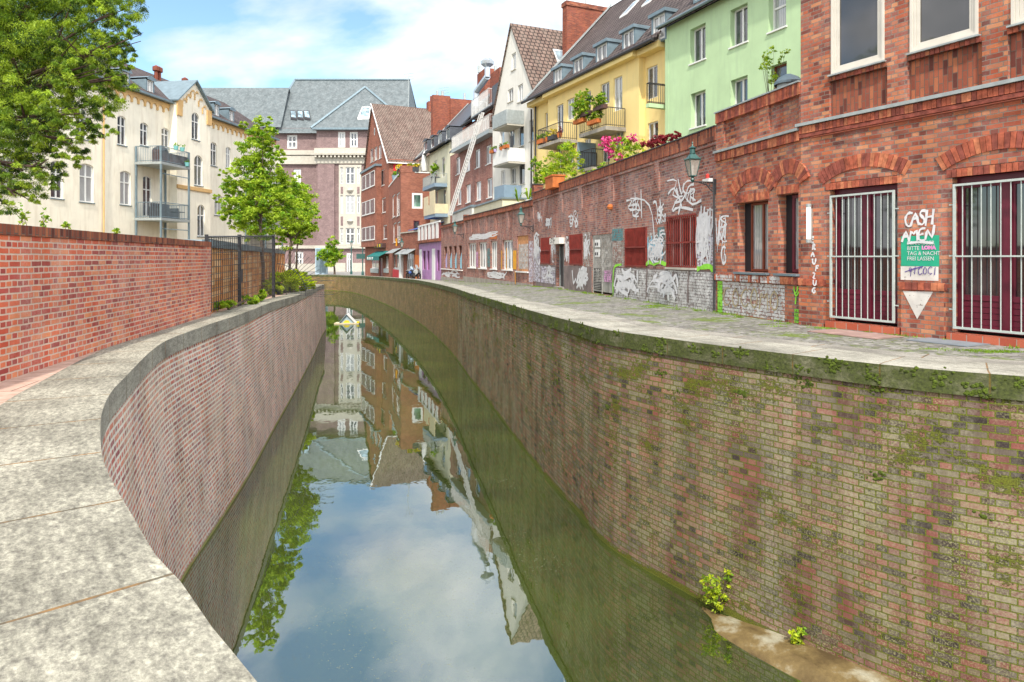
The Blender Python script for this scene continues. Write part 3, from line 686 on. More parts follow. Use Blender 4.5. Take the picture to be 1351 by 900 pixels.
# ---------------------------------------------------------------- ground
def strip_ground(name, rows, mats, cols_mi, **kw):
    m = MB()
    for r0, r1 in zip(rows, rows[1:]):
        for j in range(len(r0)-1):
            a, b, c, d = r0[j], r0[j+1], r1[j+1], r1[j]
            m.face([a, b, c, d], cols_mi[j] if j < len(cols_mi) else 0, [(q[0]*.98+q[1]*.2, -q[0]*.2+q[1]*.98) for q in (a, b, c, d)])
    return m.build(name, mats, **kw)
FR = [(16.,-6.4),(12.5,.9),(8.9,7.75),(5.84,13.8),(5.06,16.9),(1.06,34.7),(-3.49,49.4),(-5.98,57.6),(-9.26,68.),(-12.05,74.),(-16.25,90.),(-22.4,104.),(-27,114.)]
ds = [x*.5 for x in range(-10, 60)]+[30+x*2. for x in range(0, 41)]+[111,112,113]
rows = []
for d in ds:
    a = xat(RB, d) if d > 1 else 20+(1-d)*3; b = xat(FR, d)
    if d < 6.5: b = max(b, a+1.)
    if b < a+.3: b = a+.3
    za, zb = zc(d)-.006, zf(d)
    rows.append([(a+(b-a)*t, d, za+(zb-za)*t) for t in (0,.2,.4,.6,.8,1)]+[(b+.6, d, zb),(b+60, d, zb),(b+400, d, zb)])
strip_ground('street', [r[:7] for r in rows], ['cobble'], [0]*6, kind='structure')
strip_ground('yard_ground', [r[6:] for r in rows], ['soil'], [0]*3, kind='structure')
rows = []
OUT = LB
for d in [x*.4 for x in range(-12, 50)]+[20+x*2. for x in range(0, 17)]+[53.5]:
    a = xat(OUT, d) if d > -2 else 3.
    cand = [p for p in OUT if abs(p[1]-d) < .6]
    if d > 52: a = -16.5-(d-52)*2
    rows.append([(a-300, d, zl(d)-.006),(a-9, d, zl(d)-.006),(a-1.2, d, zl(d)-.006),(a, d, zl(d)-.006)])
strip_ground('left_bank_ground', rows, ['soil', 'slab'], [0,0,1], kind='structure')
mb = MB(); mb.face([(-600,114.6,-1.55),(600,114.6,-1.55),(900,1500,-1.55),(-900,1500,-1.55)]); mb.build('plaza_ground', 'asphalt', kind='structure')
mb = MB(); mb.face([(-700,-5,-.02),(-700,-300,-.02),(700,-300,-.02),(700,-5,-.02),(20.3,-5,-.02),(6,-4.9,-.02),(3,-4.9,-.02)][::-1]); mb.build('ground', 'soil', kind='structure')
# pale paving band beside the right coping
mb = MB()
S = [(a, b) for a, b in zip(RB, offset(RS, -1.42)) if 6 < a[1] < 60]
for (a, a2), (b, b2) in zip(S, S[1:]):
    h = lambda p: zc(p[1])+.001
    L = a[1]*1.0
    mb.face([(a[0],a[1],h(a)),(b[0],b[1],h(b)),(b2[0],b2[1],h(b2)+.003),(a2[0],a2[1],h(a2)+.003)][::-1], 0, [(a[1],5),(b[1],5),(b[1],5.42),(a[1],5.42)][::-1])
M['band'] = coping('paving_band', (.42,.4,.35), (.26,.245,.215), True)
mb.build('paving_band', 'band', kind='structure')
# ---------------------------------------------------------------- left garden wall
gl_ = Fac((-2.75,-8.), (-7.16,16.2), 0, 'garden_wall', 'long red orange brick garden wall with dark header cap left of the canal', 'wall')
mb = MB(); LW = gl_.L
wall(mb, [(0,-.3),(LW,-.3),(LW,1.6),(0,1.6)], [], 0)
mb.box(0,0,-.3,LW,.3,1.6, 0, skip='fd'); mb.build('brickwork', 'brick_l', gl_.root)
mb = MB(); mb.box(-.02,-.02,1.602,LW+.02,.32,1.722, rot=True); mb.build('cap', 'brick_solid', gl_.root)
mb = MB(); mb.box(LW-.42,-.012,-.3,LW+.006,-.001,1.598); mb.build('end_pier', 'brick_l', gl_.root)
# ---------------------------------------------------------------- timber fence, shed roof
tf = Fac((-7.5,16.9), (-15.2,45.5), -.3, 'timber_fence', 'warm brown timber board fence with grey capping behind the wire mesh gate', 'fence')
mb = MB(); n = int(tf.L/1.9)
for i in range(n):
    xa = tf.L*i/n; xb = tf.L*(i+1)/n
    mb.box(xa+.05, 0, zl(17+i*1.5)-.35, xb-.05, .04, 1.6)
mb.build('boards', 'wood', tf.root)
for i in range(n+1):
    mb = MB(); xa = tf.L*i/n; mb.box(xa-.045, -.045, -.6, xa+.045, .05, 1.6); mb.build('post', 'woodp', tf.root)
mb = MB(); mb.box(-.05, -.08, 1.603, tf.L, .16, 1.80); mb.build('capping', 'lead', tf.root)
sh = empty('garden_shed', (-12.4, 20.2, 0), 0, 'low garden shed whose pale blue metal roof edge shows behind the brick wall', 'shed')
mb = MB(); q = [(-3.0,-3.4),(2.1,2.8),(-.2,4.9),(-5.3,-1.3)]
mb.slab([(a, b, 1.95) for a, b in q], .14); mb.build('roof', 'lblue', sh)
mb = MB(); c_ = [(a*.9, b*.9, 1.8) for a, b in q]; mb.slab(c_, 1.85); mb.build('walls', 'concrete', sh)
# ---------------------------------------------------------------- wire mesh gate with anti climb fan
mf = Fac((X(272,16.2),16.2), (X(362,27.6),27.6), -.1, 'mesh_fence', 'dark wire mesh fence with lock and fan of steel spikes reaching over the canal', 'fence')
zt_ = lambda x: 1.84+(2.22-1.84)*x/mf.L
zb_ = lambda x: zl(16.2+11.4*x/mf.L)
for px, r in ((272.5,.035),(316,.05),(361,.055)):
    x = mf.x(px); mb = MB(); mb.box(x-r, -r, zb_(x)-.1, x+r, r, zt_(x)+.06); mb.build('post', 'iron', mf.root)
mb = MB(); x0, x1, x2 = mf.x(272.5), mf.x(316), mf.x(361)
mb.bar((x0,0,zt_(x0)),(x2,0,zt_(x2)), .025, n=4)
for (a, b) in ((x0,x1),(x1,x2)):
    k = int((b-a)/.25)
    for i in range(1, k): xx = a+(b-a)*i/k; mb.bar((xx,0,zb_(xx)+.05),(xx,0,zt_(xx)), .009, n=4, cap=False)
    for j in range(11):
        t = (j+.3)/10.6
        mb.bar((a,0,zb_(a)+.05+(zt_(a)-zb_(a)-.05)*t),(b,0,zb_(b)+.05+(zt_(b)-zb_(b)-.05)*t), .008, n=4, cap=False)
mb.build('wire_mesh', 'iron', mf.root)
mb = MB(); mb.box(x1+.06,-.05,.62,x1+.3,.05,1.0); mb.build('lock_box', 'iron', mf.root)
mb = MB()   # fan of rods standing across the coping
fc = Vector((x2+.1, 0, zb_(x2)+.12)); iv = Matrix.Rotation(-mf.root.rotation_euler.z, 3, 'Z')
ex = iv @ Vector((1, .12, 0)).normalized()
for i in range(21):
    a = math.radians(-3+i*4.6); L = 2.05-.0*i
    mb.bar(fc+(ex*math.cos(a)+Vector((0,0,1))*math.sin(a))*.12, fc+(ex*math.cos(a)+Vector((0,0,1))*math.sin(a))*L, .008, n=4)
for r in (.5, 1.25):
    pts = [fc+(ex*math.cos(math.radians(a))+Vector((0,0,1))*math.sin(math.radians(a)))*r for a in range(-3, 93, 8)]; mb.tube(pts, .013, 4)
for k in (-.02,.28,.55): mb.bar(fc+ex*1.2+Vector((0,0,k)), fc+ex*2.35+Vector((0,0,k)), .009, n=4)
mb.build('spike_fan', 'iron', mf.root)
# ---------------------------------------------------------------- world and light
w = bpy.data.worlds.new('World'); sc.world = w; w.use_nodes = True; t = w.node_tree; t.nodes.clear()
def wn(ty, **k):
    x = t.nodes.new('ShaderNode'+ty)
    for a, b in k.items(): setattr(x, a, b)
    return x
SUN_EL, SUN_AZ = 50, 178     # azimuth clockwise from +Y
sky = wn('TexSky', sky_type='NISHITA', sun_disc=False, sun_elevation=math.radians(SUN_EL), sun_rotation=math.radians(SUN_AZ), air_density=1., dust_density=.6, ozone_density=2.)
tc = wn('TexCoord'); nrm = wn('Vectormath'.replace('math', 'Math'), operation='NORMALIZE'); t.links.new(tc.outputs['Generated'], nrm.inputs[0])
sp = wn('SeparateXYZ'); t.links.new(nrm.outputs[0], sp.inputs[0])
mx = wn('Math', operation='MAXIMUM'); t.links.new(sp.outputs[2], mx.inputs[0]); mx.inputs[1].default_value = .0
ad = wn('Math', operation='ADD'); t.links.new(mx.outputs[0], ad.inputs[0]); ad.inputs[1].default_value = .35
dv = wn('VectorMath', operation='DIVIDE'); t.links.new(nrm.outputs[0], dv.inputs[0])
cb = wn('CombineXYZ'); [t.links.new(ad.outputs[0], cb.inputs[i]) for i in range(3)]; t.links.new(cb.outputs[0], dv.inputs[1])
mp = wn('Mapping'); t.links.new(dv.outputs[0], mp.inputs[0]); mp.inputs['Scale'].default_value = (1.15, 1.15, .7); mp.inputs['Location'].default_value = (CLX, CLY, 0)
n1 = wn('TexNoise'); t.links.new(mp.outputs[0], n1.inputs[0]); n1.inputs['Scale'].default_value = 1.25; n1.inputs['Detail'].default_value = 9; n1.inputs['Roughness'].default_value = .52; n1.inputs['Distortion'].default_value = .25
n2 = wn('TexNoise'); t.links.new(mp.outputs[0], n2.inputs[0]); n2.inputs['Scale'].default_value = 3.1; n2.inputs['Detail'].default_value = 7
cr = wn('ValToRGB'); t.links.new(n1.outputs[0], cr.inputs[0]); cr.color_ramp.elements[0].position = .43; cr.color_ramp.elements[1].position = .55
cc = wn('ValToRGB'); t.links.new(n2.outputs[0], cc.inputs[0]); cc.color_ramp.elements[0].position = .3; cc.color_ramp.elements[0].color = (5.2,5.5,5.8,1); cc.color_ramp.elements[1].position = .62; cc.color_ramp.elements[1].color = (8.2,8.2,8.2,1)
mix = wn('Mix', data_type='RGBA')
d2 = wn('VectorMath', operation='DOT_PRODUCT'); t.links.new(nrm.outputs[0], d2.inputs[0]); d2.inputs[1].default_value = (.35, -.9, .25)
m2 = wn('MapRange', interpolation_type='SMOOTHSTEP'); t.links.new(d2.outputs['Value'], m2.inputs[0]); m2.inputs[1].default_value = -.55; m2.inputs[2].default_value = .1; m2.inputs[4].default_value = .92  # added white cloud on the unseen sky beside and behind, whitening its light
mxc = wn('Math', operation='MAXIMUM'); t.links.new(cr.outputs[0], mxc.inputs[0]); t.links.new(m2.outputs[0], mxc.inputs[1]); t.links.new(mxc.outputs[0], mix.inputs[0])
tint = wn('Mix', data_type='RGBA', blend_type='MULTIPLY'); tint.inputs[0].default_value = 1; t.links.new(sky.outputs[0], tint.inputs[6]); tint.inputs[7].default_value = (1.3,1.42,1.35,1)
t.links.new(tint.outputs[2], mix.inputs[6]); t.links.new(cc.outputs[0], mix.inputs[7])
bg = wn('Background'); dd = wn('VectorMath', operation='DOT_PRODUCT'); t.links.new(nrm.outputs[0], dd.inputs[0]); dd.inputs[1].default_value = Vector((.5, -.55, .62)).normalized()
mr = wn('MapRange', interpolation_type='SMOOTHSTEP'); t.links.new(dd.outputs['Value'], mr.inputs[0]); mr.inputs[1].default_value = .1; mr.inputs[2].default_value = .95; mr.inputs[3].default_value = 1.2; mr.inputs[4].default_value = 2.2  # unseen sky behind and above the camera brightened to light the house fronts
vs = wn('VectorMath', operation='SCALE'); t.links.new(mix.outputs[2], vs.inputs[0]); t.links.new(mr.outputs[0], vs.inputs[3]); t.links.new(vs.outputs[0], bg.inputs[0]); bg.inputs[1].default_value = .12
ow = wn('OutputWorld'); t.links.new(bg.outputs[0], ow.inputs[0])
sl = bpy.data.lights.new('sun', 'SUN'); sl.energy = 3.3; sl.angle = math.radians(2); sl.color = (1, .93, .82)
so = bpy.data.objects.new('sun', sl); col.objects.link(so); so.rotation_euler = (math.radians(90-SUN_EL), 0, math.radians(-SUN_AZ)+math.pi)
so.rotation_euler = Vector((math.sin(math.radians(SUN_AZ))*math.cos(math.radians(SUN_EL)), math.cos(math.radians(SUN_AZ))*math.cos(math.radians(SUN_EL)), math.sin(math.radians(SUN_EL)))).to_track_quat('Z', 'Y').to_euler()
cam = bpy.data.cameras.new('camera'); co = bpy.data.objects.new('camera', cam); col.objects.link(co)
co.location = (0, 0, EYE); co.rotation_euler = (math.pi/2, 0, 0); cam.sensor_width = 36; cam.lens = F/1351*36; cam.shift_y = -(450-HZ)/1351; cam.clip_end = 3000; cam.clip_start = .05
sc.camera = co
sc.view_settings.view_transform = 'Standard'; sc.view_settings.look = 'None'; sc.view_settings.exposure = EXPO; sc.view_settings.gamma = 1
sc.cycles.max_bounces = 6; sc.cycles.diffuse_bounces = 3; sc.cycles.transparent_max_bounces = 8; sc.cycles.caustics_reflective = False
def body(f, x0, x1, z0, z1, dep, mat, name='rear_walls', y=0, top=True):
    m = MB(); m.box(x0, y, z0, x1, dep, z1, skip='f'+('' if top else 't')); return m.build(name, mat, f.root)
def arch(mb, x0, x1, zs, rise, th, y, proud=.02, n=None, mi=0):
    """separate radial bricks of a segment arch"""
    c = (x1-x0)/2; R = (c*c+rise*rise)/(2*rise); cz = zs+rise-R; xm = (x0+x1)/2; a = math.asin(min(1, c/R))
    n = n or max(6, int(2*a*(R+th/2)/.085))
    for i in range(n):
        a0, a1 = -a+2*a*(i+.05)/n, -a+2*a*(i+.95)/n
        pr = proud+random.uniform(-.006, .006); mi_ = random.randrange(3)
        q = [(xm+r*math.sin(t), cz+r*math.cos(t)) for r, t in ((R, a0), (R, a1), (R+th, a1), (R+th, a0))]
        mb.face([(p[0], y-pr, p[1]) for p in q], mi_); 
        for k in range(4):
            p, s_ = q[k], q[(k+1) % 4]; mb.face([(p[0],y-pr,p[1]),(p[0],y+.03,p[1]),(s_[0],y+.03,s_[1]),(s_[0],y-pr,s_[1])], mi_)
def soldier(mb, x0, x1, z0, z1, y, w=.078):
    n = max(1, int((x1-x0)/w))
    for i in range(n):
        a = x0+(x1-x0)*i/n; b = x0+(x1-x0)*(i+1)/n-.008
        mb.box(a, y-random.uniform(.0, .008), z0, b, y+.03, z1, random.randrange(3))
M['v1'] = plain('arch_brick_red', (.46,.12,.065), .85, .35, 9, bump=.5); M['v2'] = plain('arch_brick_dark', (.3,.08,.055), .85, .35, 9, bump=.5); M['v3'] = plain('arch_brick_orange', (.58,.2,.1), .85, .3, 9, bump=.5)
VM = ['v1', 'v2', 'v3']
# ================================================================ C: corner house with the grilles
C = Fac((5.84,13.8), (8.55,8.45), 0, 'corner_house', 'two storey red brick corner house with grille doors and large white upper windows', 'house')
g1 = (C.x(1097), C.x(1182)); g2 = (C.x(1259.5), C.x(1392)); CL = C.L
h1 = (g1[0]-.04, .06, g1[1]+.03, 2.80, .24, False, .0); h2 = (g2[0]-.04, .06, g2[1]+.03, 2.80, .24, False, .0)
u1 = (C.x(1097), 4.87, C.x(1167), 7.2, .05, False, 0); u2 = (C.x(1201), 4.87, C.x(1291), 7.2, .05, False, 0); u3 = (C.x(1334.5), 4.87, CL-.3, 7.2, .05, False, 0)
mb = MB()
pan = [(u[0]-.05, 4.06, u[2]+.05, 4.78, .06, True, 0) for u in (u1, u2, u3)]
wall(mb, [(0,-.1),(CL,-.1),(CL,8.6),(0,8.6)], [h1, h2, u1, u2, u3]+pan)
mb.build('wall', 'brick_c', C.root)
mb = MB()
for p in pan: mb.face([(p[0]+.001,.058,p[1]),(p[2]-.001,.058,p[1]),(p[2]-.001,.058,p[3]),(p[0]+.001,.058,p[3])], rot=True); soldier(mb, p[0], p[2], 4.75, 4.85, -.02); mb.cut()
mb.build('window_apron', ['brick_solid', 'v1', 'v2'], C.root)
body(C, 0, CL, -.1, 8.6, 7, 'brick_c')
mb = MB()
for h in (h1, h2):
    arch(mb, h[0]-.14, h[2]+.14, 2.78, .24, .25, 0)
    soldier(mb, h[0]-.08, h[2]+.08, 2.66, 2.79, -.012); mb.cut()
mb.build('arch', VM, C.root)
# door frames, leaves, glass, grille
for h in (h1, h2):
    x0, x1 = h[0], h[2]; mb = MB(); y = .14; xm = (x0+x1)/2
    mb.box(x0, y, .17, x0+.07, y+.07, 2.66); mb.box(x1-.07, y, .17, x1, y+.07, 2.66); mb.box(x0+.07, y, 2.57, x1-.07, y+.07, 2.66); mb.box(xm-.08, y-.01, .17, xm+.08, y+.06, 2.57)
    for a, b in ((x0+.07, xm-.08), (xm+.08, x1-.07)):
        mb.box(a, y+.01, .17, b, y+.05, .27); mb.box(a, y+.01, .66, b, y+.05, .75)
        for i in range(4): mb.box(a, y+.02, .275+i*.096, b, y+.05, .275+i*.096+.088)
        mb.box(a, y+.01, 2.48, b, y+.05, 2.57); mb.box(a, y+.015, .75, a+.035, y+.05, 2.48); mb.box(b-.035, y+.015, .75, b, y+.05, 2.48)
    o = mb.build('door', 'dred', C.root)
    mb = MB(); [mb.face([(a,y+.04,.7),(b,y+.04,.7),(b,y+.04,2.5),(a,y+.04,2.5)]) for a, b in ((x0+.07, xm-.08), (xm+.08, x1-.07))]; mb.build('pane', 'glassd', o)
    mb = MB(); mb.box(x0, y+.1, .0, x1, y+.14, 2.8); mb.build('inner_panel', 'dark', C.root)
    mb = MB(); mb.box(x0-.03, -.05, -.02, x1+.03, .2, .165); pass
    mb = MB(); gx0, gx1, yg = (g1 if h is h1 else g2)+(-.035,)
    for q in ((gx0,.2,gx0+.035,2.54),(gx1-.035,.2,gx1,2.54),(gx0+.035,.2,gx1-.035,.235),(gx0+.035,2.505,gx1-.035,2.54),(gx0+.035,1.36,gx1-.035,1.385)): mb.box(q[0], yg-.02, q[1], q[2], yg+.015, q[3])
    for i in range(1, 10): xx = gx0+(gx1-gx0)*i/10; mb.bar((xx,yg+.005,.21),(xx,yg+.005,2.53), .0085, n=6, cap=False)
    for zz in (.5, 1.37, 2.2): mb.box(gx0-.07, yg, zz, gx0, yg+.012, zz+.02); mb.box(gx1, yg, zz, gx1+.07, yg+.012, zz+.02)
    mb.build('grille', 'grille', C.root)
M['thr'] = brick('threshold_tile', [(.5,.11,.06),(.58,.16,.09),(.44,.1,.06)], (.5,.42,.36), bw=.24, bh=.2, mo=.008, stain=.2)
for h in (h1, h2):
    mb = MB(); mb.box(h[0]-.06, -.055, -.05, h[2]+.06, .22, .12); mb.build('threshold', 'thr', C.root)
# dado piers and header cap between the doors
mb = MB()
for a, b in ((.0, h1[0]-.1), (h1[2]+.1, h2[0]-.1), (h2[2]+.1, CL)):
    if b-a > .1: mb.box(a, -.055, -.05, b, -.001, .8); mb.cut()
mb.build('dado', 'brick_c', C.root); mb = MB()
for a, b in ((.0, h1[0]-.08), (h1[2]+.08, h2[0]-.08), (h2[2]+.08, CL)):
    soldier(mb, a, b, .802, .93, -.075, .1)
    mb.box(a, -.07, .81, b, -.001, .92, 1); mb.cut()
mb.build('dado_cap', VM, C.root)
mb = MB(); mb.box(-.06, -.1, 3.99, CL, -.001, 4.05); mb.build('ledge', 'metal', C.root)
mb = MB(); soldier(mb, 0, CL, 3.84, 3.98, -.05, .078); mb.box(0, -.045, 3.76, CL, -.001, 3.83, 1); mb.box(0, -.03, 3.84, CL, -.001, 3.98, 1); mb.build('string_course', VM, C.root)
mb = MB(); mb.bar((.3,-.07,3.72),(CL,-.07,3.72), .016, n=6); mb.build('cable', 'brown', C.root)
for u in (u1, u2, u3):
    x0, z0, x1, z1 = u[:4]; mb = MB()
    for k, (m_, yy) in enumerate(((0, -.02), (.05, .0), (.1, .015))):
        mb.box(x0+m_, yy, z0+m_, x0+m_+.045, yy+.06, z1); mb.box(x1-m_-.045, yy, z0+m_, x1-m_, yy+.06, z1); mb.box(x0+m_+.045, yy, z0+m_, x1-m_-.045, yy+.06, z0+m_+.045)
    o = mb.build('window', 'framec', C.root)
    mb = MB(); mb.face([(x0+.13,.05,z0+.13),(x1-.13,.05,z0+.13),(x1-.13,.05,z1),(x0+.13,.05,z1)]); mb.build('pane', 'glassd', o)
    mb = MB(); mb.box(x0-.04,-.07,z0-.03,x1+.04,-.001,z0-.002); mb.build('sill', 'metal', o)
# painted panels, tags and letters on the pier
def rect(mb, f, px0, py0, px1, py1, y=-.006, mi=0, pym=None):
    x0, x1 = f.x(px0), f.x(px1); pm = (px0+px1)/2; z0, z1 = f.z(pm, py1), f.z(pm, py0); mb.face([(x0,y,z0),(x1,y,z0),(x1,y,z1),(x0,y,z1)], mi); return x0, z0, x1, z1
mb = MB(); gr = rect(mb, C, 1189, 311, 1239.5, 351.3); mb.build('painted_panel', 'sp_green', C.root, label='green painted panel with small white lines of writing')
mb = MB(); wr = rect(mb, C, 1188.5, 351.6, 1238.5, 370); mb.build('painted_panel', 'sp_white2', C.root, label='white painted panel with a purple marker tag')
mb = MB(); a = (C.x(1194), -.061, C.z(1194, 384)); b = (C.x(1234), -.061, C.z(1234, 385)); c = (C.x(1213), -.061, C.z(1213, 421)); mb.face([a, c, b]); mb.build('painted_triangle', 'sp_white2', C.root, label='white painted triangle pointing down')
gw, gh = gr[2]-gr[0], gr[3]-gr[1]
for i, (s_, k) in enumerate((('SCHRAUBER', 0), ('BITTE', 0), ('TAG & NACHT', 0), ('FREI LASSEN', 0))):
    text(s_, .095, 'lettering', 'paintw', C.root, gr[0]+gw*.17, -.011, gr[3]-gh*(.30+i*.17), 0, .9, .001)
text('LOMA', .085, 'lettering', 'pinkp', C.root, gr[0]+gw*.56, -.012, gr[3]-gh*.45, .006, 1, .001)
pt = Paint(); tx, tz = C.x(1194), C.z(1194, 298)
pt.word('CASH', tx, tz, .13, .25, .035, -.006, 0, .1, .05, .12); pt.word('AMEN', tx-.05, tz-.27, .13, .22, .035, -.006, 0, .1, .05, .14)
pt.stroke([(tx+.05, tz-.31), (tx+.25, tz-.28), (tx+.5, tz-.31)], .03, -.012)
pt.mb.build('graffiti', 'paintw', C.root, label='white tag reading CASH AMEN')
pt = Paint(); pt.stroke([(wr[0]+.08, wr[1]+.14), (wr[0]+.25, wr[1]+.2), (wr[0]+.4, wr[1]+.24)], .016, -.008); pt.word('4ICOCI', wr[0]+.14, wr[1]+.1, .07, .13, .012, -.008, 0, .1, .05, .085); pt.mb.build('graffiti', 'inkp', C.root, label='purple marker tag')
pt = Paint(); lz = C.z(1072, 311)-.14
for i, ch in enumerate('ERAUFZUG'): pt.word(ch, C.x(1069)+(.02, .06, .03, .06, .13, .06, .14, .12)[i], lz-i*.142, .075, .115, .028, -.006 if i < 6 else -.085, 0, .1, 0)
pt.mb.build('lettering', 'paintw', C.root, label='small white letters painted one above the other')
# wall tube lamp
tl = empty('wall_lamp', C.wp(C.x(1071), 0, 2.02), C.root.rotation_euler.z, 'lit upright tube lamp on the brick pier left of the grille doors', 'lamp')
mb = MB(); mb.lathe((0,-.09,-.3), [(0,0),(.04,0),(.042,.62),(0,.62)], 10); mb.build('tube', 'lit', tl)
mb = MB(); [mb.lathe((0,-.09,z), [(0,0),(.05,0),(.05,.07),(0,.07)], 10) for z in (-.375,.325)]; mb.box(-.02,-.05,-.3,.02,-.002,.3); mb.build('holder', 'metal', tl)
# cellar hatches
def plate(name, x, y, w, l, mat, label, rz):
    o = MB(); o.box(-w/2, -l/2, 0, w/2, l/2, .012); o.box(-w/2+.05, -l/2+.05, .0125, w/2-.05, l/2-.05, .016); e = o.build(name, mat); e.location = (x, y, .003); e.rotation_euler.z = rz
    return tag(e, label, 'hatch')
rzc = C.root.rotation_euler.z
M['hatchr'] = plain('hatch_rusty', (.38,.25,.22), .7, .2, 4); M['hatchb'] = plain('hatch_slate', (.22,.25,.28), .6, .12, 4)
plate('cellar_hatch', 6.02, 12.0, 1.35, .75, 'hatchr', 'rusty pink metal cellar hatch in the cobbles before the first grille door', rzc)
plate('cellar_hatch', 6.92, 10.85, .95, .62, 'hatchb', 'slate blue metal cellar plate in the cobbles below the white triangle', rzc)
# ================================================================ B
B = Fac((5.06,16.9), (5.84,13.8), 0, 'workshop_bay', 'red brick bay with two arched windows and panelled parapet beside the corner house', 'building')
BL = B.L; w1 = (B.x(973), 1.02, B.x(1013.5), 2.62, .26, False, 0); w2 = (B.x(1026.5), 1.02, B.x(1053.5), 2.68, .26, False, 0)
pr = [(B.x(955), 4.12, B.x(1001), 4.66, .06, True, 0), (B.x(1014), 4.12, B.x(1054), 4.66, .06, True, 0)]
mb = MB(); wall(mb, [(0,-.1),(BL,-.1),(BL,4.9),(0,4.9)], [w1, w2]+pr); mb.box(0, 0, -.1, BL, .35, 4.9, skip='f'); mb.build('wall', 'brick_c', B.root)
mb = MB(); soldier(mb, 0, BL, 4.66, 4.9, -.03); mb.box(0,-.02,4.67,BL,-.001,4.89,1); mb.build('parapet_cap', VM, B.root)
mb = MB(); mb.box(0, -.07, 4.905, BL, .4, 4.935); mb.cut(); mb.box(-.0, -.1, 3.92, BL, -.001, 3.975); mb.build('flashing', 'metal', B.root)
mb = MB(); soldier(mb, 0, BL, 3.72, 3.91, -.045); mb.box(0,-.03,3.72,BL,-.001,3.91,1); mb.build('string_course', VM, B.root)
mb = MB(); arch(mb, w1[0]-.1, w1[2]+.1, 2.78, .3, .3, 0); soldier(mb, w1[0]-.05, w1[2]+.05, 2.63, 2.8, -.01); mb.cut(); arch(mb, w2[0]-.06, w2[2]+.06, 2.84, .26, .3, 0); soldier(mb, w2[0]-.05, w2[2]+.03, 2.69, 2.85, -.01); mb.build('arch', VM, B.root)
o = window(B.root, w1[0]+.24, 1.04, w1[2], 2.6, .2, 'brown', 'glass', 2, (), .05, .03, None)
o = window(B.root, w2[0]+.2, 1.04, w2[2], 2.66, .2, 'dred', 'glass', 1, (), .07, .03, None)
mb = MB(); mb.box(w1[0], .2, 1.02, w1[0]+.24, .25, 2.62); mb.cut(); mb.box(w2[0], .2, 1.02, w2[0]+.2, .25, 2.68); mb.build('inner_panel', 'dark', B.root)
mb = MB(); mb.box(w1[0]-.05,-.09,.97,w1[2]+.04,.24,1.018); mb.cut(); mb.box(w2[0]-.05,-.09,.97,w2[2]+.03,.24,1.018); mb.build('sill', 'lead', B.root)
mb = MB(); soldier(mb, 0, BL, .80, .95, -.05); mb.box(0,-.03,.8,BL,-.001,.95,1); mb.build('sill_band', VM, B.root)
mb = MB(); mb.face([(.12,-.008,.02),(BL-.5,-.008,.02),(BL-.5,-.008,.78),(.12,-.008,.78)]); mb.cut(); mb.face([(.0,-.056,.8),(BL-.6,-.056,.8),(BL-.6,-.056,.95),(.0,-.056,.95)]); mb.build('graffiti', 'sp_white', B.root, label='worn white paint on the wall under the arched windows')
mb = MB(); mb.face([(.08,-.012,.0),(.3,-.012,.0),(.3,-.012,.78),(.08,-.012,.78)]); mb.cut(); mb.face([(BL-.18,-.012,.02),(BL-.05,-.012,.02),(BL-.05,-.012,.3),(BL-.18,-.012,.3)]); mb.build('graffiti', 'sp_neon', B.root, label='lime green paint bars')
M['olive'] = plain('spray_olive', (.42,.34,.2), .8, .2, 6)
pt = Paint()
for i, ch in enumerate('COCOMO'): pt.word(ch, .35+i*.37, .2, .3, .45, .03, -.014, 0, .05, .05)
pt.mb.build('graffiti', 'olive', B.root, label='faded olive bubble letters')
pt = Paint(); pt.word('Y', BL-.2, .45, .14, .2, .03, -.012); pt.word('U', BL-.2, .62, .12, .14, .03, -.012); pt.mb.build('graffiti', 'neon', B.root)
pt = Paint(); pt.scrawl(.0, 1.1, .5, 2.5, 9, .03, -.004); pt.word('S', .1, 2.1, .45, .3, .04, -.004); pt.mb.build('graffiti', 'paintw', B.root, label='thin white tags at the left edge')
# ================================================================ A
A = Fac((1.06,34.7), (5.06,16.9), 0, 'street_workshop', 'long low brick workshop front covered in graffiti with red shutters and grey doors', 'building')
AL = A.L; T = 4.6
sh_ = [(714,726,309.8,349.6),(752,768.7,303.5,350.8),(825.5,853,292.5,350.8)]; holes = []
for a, b, c, d in sh_: holes.append((A.x(a), 1.08, A.x(b), 2.30, .1, True, 0))
gw_ = (A.x(880.6), 1.08, A.x(918.5), 2.5, .2, False, 0); dr = (A.x(734), .02, A.x(744), 2.2, .25, False, 0); gd = (A.x(781), .02, A.x(808), 2.2, .12, False, 0)
pps = [(703,718),(721,738.5),(741.5,763),(767,803),(808.5,863),(868.5,945)]
panels = [(A.x(a)+.02, 3.32, A.x(b)-.02, 4.16, .055, True, 0) for a, b in pps]
mb = MB(); wall(mb, [(0,-.2),(AL,-.2),(AL,T),(0,T)], holes+[gw_, dr, gd]+panels); mb.box(0,0,-.2,AL,.4,T,skip='f'); mb.build('wall', 'brick_a', A.root)
mb = MB(); mb.box(0,-.03,4.26,AL,-.001,T-.001,rot=True); mb.build('soldier_course', 'brick_solid', A.root)
mb = MB(); mb.box(-.02,-.06,T+.002,AL,.46,T+.03); mb.build('coping', 'iron', A.root)
mb = MB(); mb.box(-.02,-.05,T-.1,.42,.42,T+.42); mb.build('pier', 'brick_solid', A.root); mb = MB(); mb.box(-.06,-.09,T+.422,.46,.46,T+.47); mb.build('pier_cap', 'iron', A.root)
